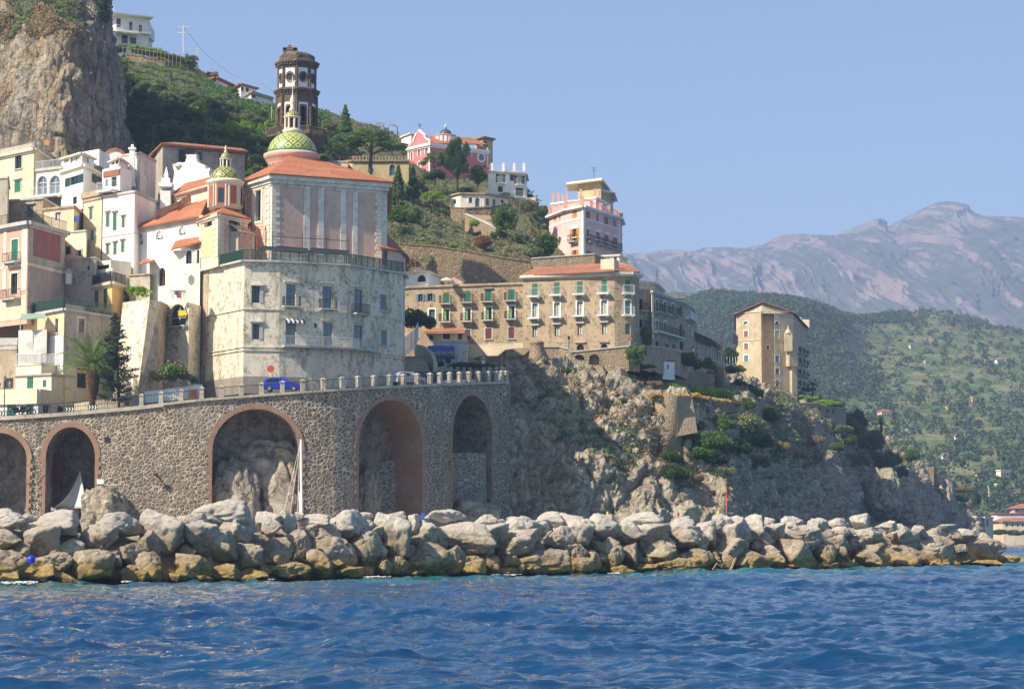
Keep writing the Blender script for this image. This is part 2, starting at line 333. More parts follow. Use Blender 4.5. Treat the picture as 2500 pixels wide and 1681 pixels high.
# --- limestone cliff, upper left
rows = [[(-260, 420, 330), (-120, 420, 306), (0, 410, 293), (90, 400, 285), (164, 396, 284), (220, 395, 292), (277, 392, 306), (285, 390, 322), (283, 380, 336)],
        [(-260, 330, 335), (-120, 320, 309), (0, 310, 296), (90, 300, 289), (159, 300, 287), (210, 300, 293), (269, 300, 306), (279, 300, 322), (275, 300, 336)],
        [(-260, 200, 340), (-120, 190, 312), (0, 180, 300), (90, 180, 293), (159, 180, 292), (205, 180, 296), (258, 180, 308), (269, 180, 323), (265, 180, 336)],
        [(-260, 100, 342), (-120, 95, 316), (0, 90, 306), (90, 80, 300), (159, 70, 299), (195, 70, 302), (247, 70, 310), (257, 70, 324), (255, 70, 336)],
        [(-260, 20, 350), (-120, 10, 330), (0, 0, 322), (80, -15, 318), (150, -30, 314), (194, -40, 310), (231, -20, 314), (241, -20, 326), (240, -20, 336)],
        [(-260, -60, 380), (-120, -80, 360), (0, -90, 352), (80, -100, 345), (140, -110, 338), (179, -120, 330), (207, -110, 328), (215, -110, 340), (215, -110, 336)]]
P = loft(rows, 330, 300)
def cliff_d(q):
    a = ridge(q*np.array([.10, .10, .028]), 5, 3)*3.0+fbm(q*np.array([.35, .35, .09]), 5, 8)*1.9
    d1, d2, _ = voro(q*np.array([.16, .16, .07]), 5); b = (np.minimum(d2-d1, .4))*2.6
    return a+b+fbm(q*.9, 4, 12)*.55+fbm(q*np.array([2.2, 2.2, .6]), 3, 12)*.22-1.2
_, CP = surface('cliff', P, cliff_d, M['cliffrock'])
# --- hillside behind the town
sky_row = [(225, 118, 441), (300, 130, 441), (375, 138, 441), (430, 152, 440), (490, 178, 436), (535, 206, 434), (625, 246, 430), (700, 262, 428), (780, 280, 424), (850, 300, 422), (915, 312, 422), (985, 345, 424), (1060, 398, 422), (1130, 425, 418), (1190, 440, 416), (1282, 480, 404), (1350, 560, 374), (1430, 620, 368), (1560, 700, 360)]
back = [(x, y+30, Y+120) for x, y, Y in sky_row]
mid = [(225, 250, 350), (375, 270, 350), (500, 290, 350), (625, 320, 352), (740, 380, 362), (830, 440, 372), (980, 470, 366), (1060, 530, 360), (1150, 556, 356), (1240, 560, 350), (1300, 590, 338), (1350, 650, 332), (1450, 655, 332), (1560, 705, 335)]
low = [(225, 400, 318), (375, 400, 318), (625, 440, 318), (780, 520, 318), (940, 590, 314), (1100, 608, 314), (1240, 638, 313), (1350, 668, 313), (1560, 720, 315)]
bot = [(225, 560, 300), (375, 560, 300), (625, 560, 300), (780, 620, 305), (940, 680, 309), (1100, 705, 309), (1240, 705, 309), (1350, 720, 309), (1560, 760, 305)]
bot2 = [(225, 1000, 296), (700, 1000, 298), (980, 900, 308), (1100, 900, 308), (1350, 880, 308), (1560, 880, 305)]
P = loft([resample(r, 26) for r in (bot2, bot, low, mid, sky_row, back)], 420, 240)
hills, HP = surface('hillside', P, lambda q: fbm(q*.06, 4, 4)*2.2+ridge(q*.22, 5, 9)*1.3+fbm(q*.9, 3, 2)*.35-.8, M['hill'])
# --- headland: rock face, ledge, terraces
b0 = [(1222, 1366, 258), (1330, 1364, 259), (1450, 1362, 260), (1590, 1361, 262), (1700, 1360, 263), (1785, 1360, 266), (1850, 1354, 298), (1980, 1345, 380), (2120, 1342, 446), (2230, 1340, 482), (2330, 1338, 520), (2400, 1337, 640)]
b1 = [(1222, 1225, 259), (1330, 1225, 261), (1450, 1225, 262), (1590, 1225, 265), (1700, 1225, 267), (1790, 1232, 271), (1860, 1240, 306), (1985, 1250, 388), (2110, 1262, 450), (2200, 1268, 487), (2290, 1280, 520), (2400, 1325, 640)]
b2 = [(1222, 1070, 261), (1330, 1070, 264), (1450, 1072, 267), (1590, 1085, 270), (1700, 1092, 273), (1795, 1100, 280), (1870, 1120, 318), (1975, 1140, 396), (2090, 1170, 456), (2180, 1195, 493), (2265, 1240, 524), (2400, 1325, 640)]
b3 = [(1222, 918, 263), (1310, 905, 270), (1400, 900, 276), (1500, 912, 278), (1590, 975, 277), (1700, 992, 282), (1800, 992, 298), (1880, 1030, 345), (1960, 1060, 414), (2070, 1095, 470), (2170, 1130, 502), (2258, 1190, 530), (2400, 1325, 642)]
b4 = [(1222, 890, 272), (1310, 884, 290), (1400, 884, 300), (1500, 884, 306), (1590, 930, 318), (1700, 962, 335), (1800, 975, 362), (1880, 1000, 398), (1960, 1020, 450), (2070, 1060, 500), (2170, 1110, 540), (2258, 1175, 570), (2400, 1325, 680)]
b5 = [(1222, 870, 300), (1310, 862, 320), (1400, 862, 330), (1500, 862, 330), (1590, 880, 345), (1700, 905, 372), (1800, 950, 410), (1880, 975, 470), (1960, 1010, 520), (2070, 1060, 560), (2170, 1110, 600), (2258, 1180, 640), (2400, 1326, 700)]
b6 = [(1222, 900, 340), (1400, 890, 380), (1600, 900, 420), (1800, 980, 520), (2000, 1060, 600), (2200, 1180, 680), (2400, 1328, 760)]
P = loft([resample(r, 22) for r in (b0, b1, b2, b3, b4, b5, b6)], 620, 300)
def head_d(q):
    f = np.clip((q[:, 0]-15)/50, 0, 1)
    a = ridge(q*np.array([.09, .06, .05]), 5, 21)*(1.5+3.4*f)+fbm(q*np.array([.3, .3, .22]), 5, 25)*1.5
    d1, d2, i = voro(q*np.array([.22, .16, .15])+fbm(q*.3, 2, 1)[:, None]*.5, 31); a += np.minimum(d2-d1, .35)*3.2+(i-.5)*1.3+ridge(q*np.array([.5, .5, .14]), 4, 77)*.55
    return a+fbm(q*.9, 4, 28)*.9+ridge(q*2.0, 2, 29)*.25-1.6
head, HD = surface('headland', P, head_d, M['rock'])
# --- far wooded and terraced slopes across the bay
def height_steps(P, st_, k):
    q = P.reshape(-1, 3).copy(); z = q[:, 2]; n = fbm(q*.006, 3, k)*st_*2.5; zz = z+n; s = np.floor(zz/st_); f = (zz/st_-s); f2 = np.clip((f-.72)/.28, 0, 1)
    q[:, 2] = (s+f2*.85+f*.15)*st_-n; return q.reshape(P.shape)
fsky = [(1640, 752, 1500), (1702, 742, 1500), (1754, 730, 1480), (1816, 738, 1450), (1920, 744, 1400), (1970, 755, 1400), (2024, 770, 1420), (2063, 790, 1450), (2133, 790, 1600), (2160, 773, 1650), (2217, 768, 1680), (2275, 764, 1700), (2333, 771, 1700), (2372, 787, 1680), (2430, 798, 1650), (2500, 816, 1620), (2640, 860, 1600)]
fm1 = [(1640, 880, 1300), (1800, 880, 1280), (1970, 900, 1250), (2100, 930, 1250), (2300, 930, 1270), (2640, 960, 1270)]
fm2 = [(1640, 1040, 1120), (1970, 1050, 1060), (2200, 1080, 1020), (2640, 1100, 1020)]
fm3 = [(1640, 1200, 960), (1970, 1200, 900), (2200, 1215, 870), (2640, 1220, 860)]
fb = [(1640, 1325, 900), (1970, 1328, 800), (2300, 1329, 780), (2420, 1329.5, 800), (2640, 1329, 830)]
fbk = [(x, y+20, Y+300) for x, y, Y in fsky]
P = loft([resample(r, 20) for r in (fb, fm3, fm2, fm1, fsky, fbk)], 360, 620)
P = P+np.stack([P[..., 0]*0, P[..., 0]*0, fbm(P.reshape(-1, 3)*.004, 4, 3).reshape(P.shape[:2])*10*np.linspace(0, 1, P.shape[0])[:, None]], -1)
P = height_steps(P, 3.0, 6)
k = N('terraced_slope', .95, .1); nz = k.xyz(2, k.n('ShaderNodeNewGeometry').outputs['Normal']); wall = k.ramp(nz, .78, .55)
gr = k.mix(k.ramp(k.noise(.03, None, 6, .7), .42, .6), (.08, .13, .05), (.20, .20, .11)); gr = k.mix(k.ramp(k.noise(.25, None, 5, .75), .5, .62), gr, (.045, .075, .025))
gr = k.mix(wall, gr, k.mix(k.ramp(k.noise(.02), .4, .6), (.38, .33, .25), (.20, .19, .13))); M['terrace'] = k.col(gr)
far, FP = surface('far_hill', P, lambda q: fbm(q*.05, 4, 7)*.7, M['terrace'])
# --- mountains
msky = [(500, 760, 5900), (800, 700, 5800), (1100, 668, 5700), (1380, 652, 5600), (1480, 648, 5600), (1560, 645, 5600), (1600, 640, 5600), (1658, 634, 5600), (1754, 632, 5600), (1808, 631, 5500), (1847, 619, 5500), (1924, 592, 5500), (1986, 578, 5400), (2024, 569, 5400), (2055, 551, 5400), (2078, 549, 5400), (2102, 568, 5400), (2113, 584, 5400), (2148, 557, 5300), (2198, 538, 5200), (2256, 521, 5200), (2279, 517, 5200), (2310, 530, 5200), (2333, 547, 5200), (2372, 552, 5200), (2410, 553, 5200), (2449, 582, 5100), (2500, 567, 5000), (2640, 540, 5000)]
mm = [(x, 650+ (y-632)*.55+(x-1500)*.03, 4700-(x-1400)*.3) for x, y, Y in msky]
ml = [(500, 860, 4400), (1380, 780, 4100), (1800, 790, 4000), (2200, 830, 3700), (2640, 840, 3500)]
mb = [(500, 1050, 3700), (1380, 1000, 3400), (2640, 1000, 3000)]
mbk = [(x, y+30, Y+900) for x, y, Y in msky]
P = loft([resample(r, 110) for r in (mb, ml, mm, msky, mbk)], 1300, 300)
wv = np.concatenate([np.linspace(.3, 1, 60), np.ones(165), np.linspace(1, .2, 75)])[:, None]
q = P.reshape(-1, 3)*np.array([1, 0, 1]); wz = fbm(q*.002, 3, 9)[:, None]*np.array([220, 0, 120]); q2 = q+wz
dd = (ridge(q2*np.array([.0030, 0, .0016]), 4, 41)*260+ridge(q2*np.array([.009, 0, .0042])+5, 4, 44)*120+ridge(q2*np.array([.028, 0, .014])+9, 5, 47)*70).reshape(P.shape[:2])*wv
jag = (ridge(q*np.array([.012, .0, .0])+3, 4, 5)*24+ridge(q*np.array([.05, .0, .0]), 3, 6)*14+ridge(q*np.array([.16, .0, .0]), 2, 6)*5).reshape(P.shape[:2])
P = P+np.stack([dd*.2, -dd, -dd*P[..., 2]/P[..., 1]+jag], -1)
k = N('mountain_rock', .95, .1); nz = k.xyz(2, k.n('ShaderNodeNewGeometry').outputs['Normal']); f = k.math('ADD', k.ramp(nz, .2, .9, .25, .75), k.math('MULTIPLY', k.math('SUBTRACT', k.noise(.0075, k.map((1, .25, .7)), 9, .78, .6), .5), 3.2))
M['mount'] = k.col(k.mix(k.ramp(f, .44, .64), k.mix(k.ramp(k.noise(.01), .4, .6), (.27, .205, .18), (.18, .15, .135)), k.mix(k.ramp(k.noise(.02), .4, .6), (.055, .068, .05), (.09, .092, .07))))
tag(meshobj('mountains', P.reshape(-1, 3), grid_faces(P.shape[1], P.shape[0]), M['mount']), kind='structure')
# --- sea: real waves, finer near the boat
def build_sea():
    ys = [3.0]
    while ys[-1] < 520: ys.append(ys[-1]*1.0035+.01)
    ys = np.array(ys+list(np.geomspace(530, 9000, 60))); a = np.concatenate([np.linspace(-1.6, -.36, 60)[:-1], np.linspace(-.36, .36, 760), np.linspace(.36, 1.6, 60)[1:]])
    Yg, A = np.meshgrid(ys, a, indexing='ij'); X = np.where(Yg < 30, A*(Yg+12), A*(Yg+12)); Y = Yg.copy(); Z = np.zeros_like(X); DX = 0; DY = 0
    rng = np.random.RandomState(3); 
    for i in range(76):
        lam = .32*(1.062**i)*rng.uniform(.9, 1.1); th = rng.normal(-1.75, .62); kx, ky = math.cos(th)*2*math.pi/lam, math.sin(th)*2*math.pi/lam
        amp = .0145*lam**.62*rng.uniform(.5, 1.35)*(.35 if lam > 9 else .55 if lam > 3.5 else .85); amp = amp*np.clip(2.2-Yg/(lam*230), 0, 1)
        ph = kx*X+ky*Y+rng.uniform(0, 6.28); Z = Z+amp*np.cos(ph); DX = DX-amp*.9*math.cos(th)*np.sin(ph); DY = DY-amp*.9*math.sin(th)*np.sin(ph)
    m = fbm(np.stack([X.ravel()*.03, Y.ravel()*.03, X.ravel()*0], 1), 3, 5).reshape(X.shape); g = np.clip(1+m*.9, .3, 1.8)
    V = np.stack([X+DX*g, Y+DY*g, Z*g], -1).reshape(-1, 3)
    tag(meshobj('sea', V, grid_faces(len(a), len(ys)), M['sea'], smooth=True), kind='structure')
build_sea()
# --- harbour beach hidden behind the breakwater
tag(meshobj('beach', [(-70, 165, .6), (-10, 200, .6), (8, 246, .6), (10, 262, 1.2), (-14, 262, 3), (-70, 262, 3.6), (-70, 200, 2.0)], [(0, 1, 2, 3, 4, 5, 6)], plain('beach_sand', (.30, .26, .20), .95)), kind='structure')
# ---------------- breakwater boulders ----------------
def boulder_mesh(seed, sub=5):
    import bmesh
    bm = bmesh.new(); bmesh.ops.create_icosphere(bm, subdivisions=sub, radius=1); me = bpy.data.meshes.new('boulder'); bm.to_mesh(me); bm.free()
    rng = np.random.RandomState(seed); n = len(me.vertices); v = np.zeros(n*3); me.vertices.foreach_get('co', v); v = v.reshape(-1, 3)
    nn = rng.normal(size=(20, 3)); nn /= np.linalg.norm(nn, axis=1)[:, None]; d = rng.uniform(.55, 1.05, len(nn))
    t = d[None]/np.maximum(v@nn.T, .05); r = -np.log(np.exp(-34*t).sum(1))/34; r = np.minimum(r, 1.25)
    p = v*r[:, None]; p /= np.abs(p).max(0)
    nrm = v; q = p+seed*13.1
    vv = voro(q*1.5+fbm(q*2, 2, 4)[:, None]*.4, 2); p = p+nrm*(ridge(q*1.2, 4, 3)*.085+fbm(q*3.2, 4, 6)*.07+ridge(q*7, 3, 8)*.022+np.minimum(vv[1]-vv[0], .16)*.55-.06)[:, None]
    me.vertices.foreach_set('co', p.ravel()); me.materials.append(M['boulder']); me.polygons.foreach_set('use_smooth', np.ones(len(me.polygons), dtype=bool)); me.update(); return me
BM = [boulder_mesh(i+1) for i in range(14)]
S1 = [(-120,185,270,420),(230,235,410,350),(300,200,890,520),(-100,410,240,610),(225,350,650,720),(-250,600,300,985),(640,500,930,820),(870,320,1260,700),(1060,230,1550,520),(1220,540,1620,820),(1460,190,2010,670),(1960,200,2310,400),(1990,330,2400,660),(2095,55,2700,380),(1510,430,1780,760),(400,650,810,890),(310,800,640,1015),(500,890,890,1020),(760,600,1310,1000),(1430,620,1860,990),(1340,790,1510,1000),(1930,670,2330,960),(1930,780,2180,1000),(2090,900,2330,990),(1820,880,1990,990)]
S2 = [(-100,370,380,730),(100,280,560,570),(570,195,870,380),(590,270,830,480),(800,200,985,430),(980,240,1400,410),(1100,350,1500,620),(330,545,660,860),(610,465,1050,820),(880,400,1135,720),(1190,465,1660,840),(1370,205,1820,560),(1590,360,2000,810),(1800,210,2260,740),(2000,195,2230,320),(2160,250,2400,520),(20,760,370,985),(335,840,700,980),(660,760,1160,960),(1085,630,1400,940),(1360,705,1530,830),(1400,820,1740,950),(1680,810,1890,930),(2030,695,2220,930),(2180,870,2330,940),(580,810,720,910),(1850,720,2060,910),(970,215,1090,300),(1270,235,1370,300),(1700,225,1850,300)]
S3 = [(-60,250,385,660),(165,250,245,310),(235,185,610,330),(240,330,890,700),(670,255,970,400),(690,340,1060,600),(1060,260,1210,330),(1040,255,1440,570),(905,400,1390,720),(-50,560,460,930),(340,570,620,850),(480,730,890,950),(740,670,1020,880),(930,830,1200,940),(1110,585,1720,930),(1025,690,1120,830),(1380,315,1530,480),(1410,215,1660,400),(1450,380,1820,650),(1600,235,2040,640),(1700,545,1940,800),(1760,700,2020,890),(1930,640,2100,860),(1870,245,2290,560),(2050,475,2400,850),(1960,520,2100,640),(2260,310,2400,500),(2110,245,2270,350),(1580,630,1700,730),(2160,830,2450,910),(960,295,1050,350)]
S4 = [(110,225,480,400),(20,310,330,560),(170,330,560,600),(270,460,790,760),(390,245,560,400),(570,270,860,530),(615,410,1040,640),(740,590,1150,870),(860,300,1150,600),(720,245,850,340),(1060,250,1300,500),(1060,440,1480,740),(1090,280,1550,660),(1260,255,1400,330),(1340,250,1650,560),(1480,400,1750,600),(1640,330,1840,550),(1750,250,2050,420),(1830,340,2260,600),(1800,500,2200,880),(2150,285,2330,380),(2190,480,2480,820),(90,550,270,830),(215,770,480,860),(280,715,440,790),(440,700,820,880),(1150,670,1310,820),(1320,650,1720,870),(1620,645,1860,840),(1560,565,1810,710),(1650,280,1760,360),(1050,640,1160,770),(0,840,130,900)]
S5 = [(0,290,190,420),(200,290,430,420),(210,350,470,520),(430,230,670,400),(60,410,440,760),(460,390,800,560),(550,500,830,700),(760,315,970,430),(800,350,1170,640),(420,630,760,850),(200,730,480,850),(150,770,290,850),(800,540,1290,840),(1130,455,1570,820),(1270,760,1510,830),(1250,400,1490,560),(1380,525,1530,620),(1400,415,1680,560),(1570,380,1820,520),(1340,355,1580,420),(1490,560,1700,680),(1570,640,1800,790),(1680,500,2130,760),(1680,740,2080,810),(1830,445,1960,520),(1980,680,2300,800),(2280,700,2400,800),(330,470,620,650),(1090,358,1230,470),(700,370,800,400)]
wl = np.array([(-200, 1428), (0, 1425), (500, 1419), (1000, 1408), (1500, 1400), (2000, 1393), (2500, 1379), (2700, 1375)], float)
def Yw(px): return EYE*F/(np.interp(px, wl[:, 0], wl[:, 1])-1310)
LM = [(0, 110, 'below the leftmost arch'), (110, 235, 'below the sail awning arch'), (235, 400, 'below the wide bare masonry'), (400, 515, 'left of the widest arch'), (515, 640, 'below the widest arch rocks'), (640, 760, 'below the white mast'), (760, 880, 'right of the white mast'), (880, 1035, 'below the tall brick arch'), (1035, 1110, 'between the two right arches'), (1110, 1240, 'below the narrowest arch'), (1240, 1400, 'below the shaded cliff foot'), (1400, 1560, 'below the cliff shadow edge'), (1560, 1700, 'left of the red mast'), (1700, 1830, 'below the red mast'), (1830, 1990, 'right of the red mast'), (1990, 2130, 'below the pale cliff spur'), (2130, 2280, 'below the headland tip'), (2280, 2420, 'near the breakwater end'), (2420, 2560, 'at the breakwater end')]
ORD = ['first', 'second', 'third', 'fourth', 'fifth', 'sixth', 'seventh', 'eighth', 'ninth', 'tenth', 'eleventh', 'twelfth']
bl = []
for x0, S in ((0, S1), (500, S2), (1000, S3), (1500, S4), (1980, S5)):
    for a, b, c, d in S: bl.append((x0+(a+c)/2/4.485, 1200+(b+d)/2/4.485, (c-a)/4.485, (d-b)/4.485))
rf = random.Random(77)
for _ in range(95):
    cx = rf.uniform(5, 2360); wy = np.interp(cx, wl[:, 0], wl[:, 1]); t_ = rf.random(); cy = wy-6-t_*(wy-1288); w_ = rf.uniform(24, 50)*(1 if cx < 1500 else .85); bl.append((cx, cy, w_, w_*rf.uniform(.6, .95)))
zones = {}
for i, (cx, cy, ww, hh) in enumerate(bl):
    wy = np.interp(cx, wl[:, 0], wl[:, 1]); hgt = (wy-cy)
    row = 'crest' if cy-hh/2 < 1262+ (4 if cx > 1900 else 0) else ('foot' if wy-(cy+hh/2) < 12 else 'face')
    z = next((t for a, b, t in LM if a <= cx < b), LM[0][2] if cx < 0 else LM[-1][2])
    Y = Yw(cx)
    for _ in range(6): zc = Zp(cx, cy, Y); Y = Yw(cx)+1.15*max(zc, 0)+.6
    zones.setdefault((z, row), []).append((cx, i)); bl[i] = (cx, cy, ww, hh, Y, row, z)
for key in zones: zones[key].sort()
rng = random.Random(11)
for i, (cx, cy, ww, hh, Y, row, z) in enumerate(bl):
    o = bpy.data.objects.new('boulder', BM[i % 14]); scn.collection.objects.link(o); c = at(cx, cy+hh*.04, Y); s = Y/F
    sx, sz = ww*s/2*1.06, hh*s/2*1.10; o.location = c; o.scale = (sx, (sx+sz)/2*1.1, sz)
    o.rotation_euler = (0, rng.uniform(-.12, .12), rng.choice((0, 1))*math.pi+rng.uniform(-.3, .3))
    l = zones[(z, row)]; n = [j for _, j in l].index(i); look = {'crest': 'pale dry crest boulder', 'face': 'grey boulder midway up', 'foot': 'yellow stained waterline boulder'}[row]
    tag(o, look+' '+z+(', '+ORD[n]+' from the left' if len(l) > 1 else ''), 'boulder', 'boulders of the breakwater')
# rubble core filling the gaps
cols = np.linspace(-260, 2470, 300); cr = []
for px in cols:
    Yf = Yw(px); e = min(1, max(0, (2470-px)/260)); X0 = at(px, 1400, Yf).x
    prof = [(1.0, -.5), (2.2, .7), (3.6, 1.9), (4.8, 2.9), (6.5, 3.6*1), (8.5, 3.3), (12, 1.0), (14, -.5)]
    pk = (2.6+(1310-1272)*Yf/F)
    cr.append([(X0+d*.25*0, Yf+d*1.0, z*(pk/3.6)*e*.86 if z > 0 else z) for d, z in prof])
P = np.array(cr).transpose(1, 0, 2); v = np.linspace(0, 7, 60); Pi = np.stack([[np.interp(v, range(8), P[:, j, k]) for k in range(3)] for j in range(P.shape[1])]).transpose(2, 0, 1)
surface('breakwater_core', Pi, lambda q: ridge(q*.8, 4, 71)*.45-.3, M['boulder'])
# ---------------- building kit ----------------
def zt(z, x, y):
    """zoom-frame coordinates (origin x, origin y, scale) to photograph pixels"""
    return z[0]+x/z[2], z[1]+y/z[2]
Z0 = (0, 0, 1.0); ZA = (0, 0, 3.7312); ZB = (0, 320, 4.126); ZC = (0, 680, 4.126); ZD = (400, 120, 3.887); ZE = (460, 360, 4.3185); ZF = (460, 600, 4.3185)
ZR = (940, 280, 3.7613); ZS = (960, 640, 3.7613); ZT = (1500, 680, 3.8867)
class Face:
    """a vertical wall plane between two plan points"""
    def __init__(s, A, B, z0, z1):
        s.A, s.B = Vector((A[0], A[1], 0)), Vector((B[0], B[1], 0)); s.L = (s.B-s.A).length; s.d = (s.B-s.A)/s.L
        s.n = Vector((s.d.y, -s.d.x, 0)); s.z0, s.z1 = z0, z1; s.holes = []
    def hit(s, px, py):
        r = Vector(ray(px, py)); O = Vector((0, 0, EYE)); t = (s.A-O).dot(s.n)/r.dot(s.n); p = O+r*t
        return (p-s.A).dot(s.d), p.z
    def rect(s, x0, y0, x1, y1):
        xm, ym = (x0+x1)/2, (y0+y1)/2
        s0, s1 = s.hit(x0, ym)[0], s.hit(x1, ym)[0]; return s0, s.hit(xm, y1)[1], s1, s.hit(xm, y0)[1]
    def P(s, u, z, out=0): q = s.A+s.d*u+s.n*out; return (q.x, q.y, z)
    def slab(s, mb, u0, z0, u1, z1, o0, o1, m=0):
        vs = [s.P(u, z, o) for o in (o1, o0) for u, z in ((u0, z0), (u1, z0), (u1, z1), (u0, z1))]
        mb.add(vs, [(0, 1, 2, 3), (7, 6, 5, 4), (0, 4, 5, 1), (1, 5, 6, 2), (2, 6, 7, 3), (3, 7, 4, 0)], m)
def arch_pts(u0, u1, zs, zt_, n=10):
    c, r = (u0+u1)/2, (u1-u0)/2
    return [(c-r*math.cos(math.pi*i/n), zs+(zt_-zs)*math.sin(math.pi*i/n)) for i in range(n+1)]
def wall_mesh(mb, f, top=None):
    """wall face with its openings cut out; top: list of (u, z) making a shaped top edge"""
    H = f.holes; us = sorted({0, f.L, *[c for h in H for c in (h[0], h[2])]}); zs = sorted({f.z0, f.z1, *[c for h in H for c in (h[1], h[3])]})
    us = [u for u in us if 0 <= u <= f.L]; zs = [z for z in zs if f.z0 <= z <= f.z1]
    for a, b in zip(us, us[1:]):
        for c, d in zip(zs, zs[1:]):
            um, zm = (a+b)/2, (c+d)/2
            if any(h[0] < um < h[2] and h[1] < zm < h[3] for h in H): continue
            mb.add([f.P(a, c), f.P(b, c), f.P(b, d), f.P(a, d)], [(0, 1, 2, 3)])
    for (u0, z0, u1, z1, dp, arch) in H:
        if arch:
            zsx = z1-min((u1-u0)/2, (z1-z0)*.9); pts = arch_pts(u0, u1, zsx, z1)
            mid = len(pts)//2
            mb.add([f.P(u0, z1)]+[f.P(*p) for p in pts[:mid+1]], [tuple(range(mid+2))[::-1]])
            mb.add([f.P(u1, z1)]+[f.P(*p) for p in pts[mid:]], [tuple(range(len(pts)-mid+1))[::-1]])
            path = [(u0, z0)]+pts+[(u1, z0)]
        else: path = [(u0, z0), (u0, z1), (u1, z1), (u1, z0)]
        path.append(path[0])
        for p, q in zip(path, path[1:]):
            mb.add([f.P(*p), f.P(*q), f.P(q[0], q[1], -dp), f.P(p[0], p[1], -dp)], [(0, 1, 2, 3)])
    if top: mb.add([f.P(u, z) for u, z in top], [tuple(range(len(top)))])
class Bld:
    def __init__(s, name, label, cat, pts, ytop, ybot, mat, back=8, cornice=None, group=None, roofm=None, closed=True, cap=True, parapet=0, root=None):
        """pts [(px, Y)...] left to right along the seen faces; ytop, ybot: (index, py)"""
        s.mat = M[mat] if isinstance(mat, str) else mat; z1 = at(pts[ytop[0]][0], ytop[1], pts[ytop[0]][1]).z if isinstance(ytop, tuple) else ytop
        z0 = at(pts[ybot[0]][0], ybot[1], pts[ybot[0]][1]).z if isinstance(ybot, tuple) else ybot
        ym = (ytop[1] if isinstance(ytop, tuple) else 800); s.z0, s.z1 = z0, z1
        yb = (ybot[1] if isinstance(ybot, tuple) else ym+80)
        s.p = []
        for px, Y in pts: q = at(px, (ym+yb)/2, Y); s.p.append((q.x, q.y))
        s.f = [Face(a, b, z0, z1) for a, b in zip(s.p, s.p[1:])]; s.back = back; s.cornice = cornice; s.cap = cap; s.par = parapet
        a, b = s.p[0], s.p[-1]; s.root = root or empty(name, ((a[0]+b[0])/2, (a[1]+b[1])/2+back/2, z0), label, cat, group)
        s.wins = []; s.roofm = roofm or M['concrete']; s.closed = closed; s.tops = {}
    def ring(s):
        # the back copies the front run shifted away from the sea along the ray from the boat, so hidden sides stay hidden
        a, b = s.p[0], s.p[-1]; q = list(s.p)
        k = s.back
        q += [(b[0]+k*b[0]/b[1], b[1]+k), (a[0]+k*a[0]/a[1], a[1]+k)]; return q
    def win(s, fi, z, rects, style, arch=False):
        for r in rects:
            x0, y0 = zt(z, r[0], r[1]); x1, y1 = zt(z, r[2], r[3]); f = s.f[fi]; u0, a, u1, b = f.rect(x0, y0, x1, y1)
            u0, u1 = max(.06, u0), min(f.L-.06, u1); a, b = max(f.z0+.05, a), min(f.z1-.05, b)
            if u1-u0 < .15 or b-a < .15: print('bad window', s.root.name, fi, r, round(u0, 2), round(u1, 2), round(f.L, 2)); continue
            window(s, f, u0, a, u1, b, style)
    def done(s):
        mb = MB()
        for i, f in enumerate(s.f): wall_mesh(mb, f, s.tops.get(i))
        q = s.ring(); n = len(q); z0, z1 = s.z0, s.z1
        if s.closed:
            for i in range(len(s.p)-1, n): 
                a, b = q[i], q[(i+1) % n]; mb.add([(a[0], a[1], z0), (b[0], b[1], z0), (b[0], b[1], z1), (a[0], a[1], z1)], [(0, 1, 2, 3)])
        mb.build('wall', s.mat, s.root)
        if s.cap:
            r = MB(); r.add([(x, y, z1-.02-(.0 if not s.par else s.par)) for x, y in q], [tuple(range(n))]); r.build('roof', s.roofm, s.root)
        if s.cornice:
            h, pr, m = s.cornice; c = MB()
            for i, f in enumerate(s.f):
                f.slab(c, -pr*.7+i*.003, z1-h, f.L+pr*.7, z1+.06+i*.002, -.1, pr); f.slab(c, -pr*.3, z1-h*1.7, f.L+pr*.3, z1-h-.01, -.1, pr*.45)
            c.build('cornice', M[m], s.root)
        return s
def fbox(f, mb, u0, z0, u1, z1, o0, o1, m=0): f.slab(mb, u0, z0, u1, z1, o0, o1, m)
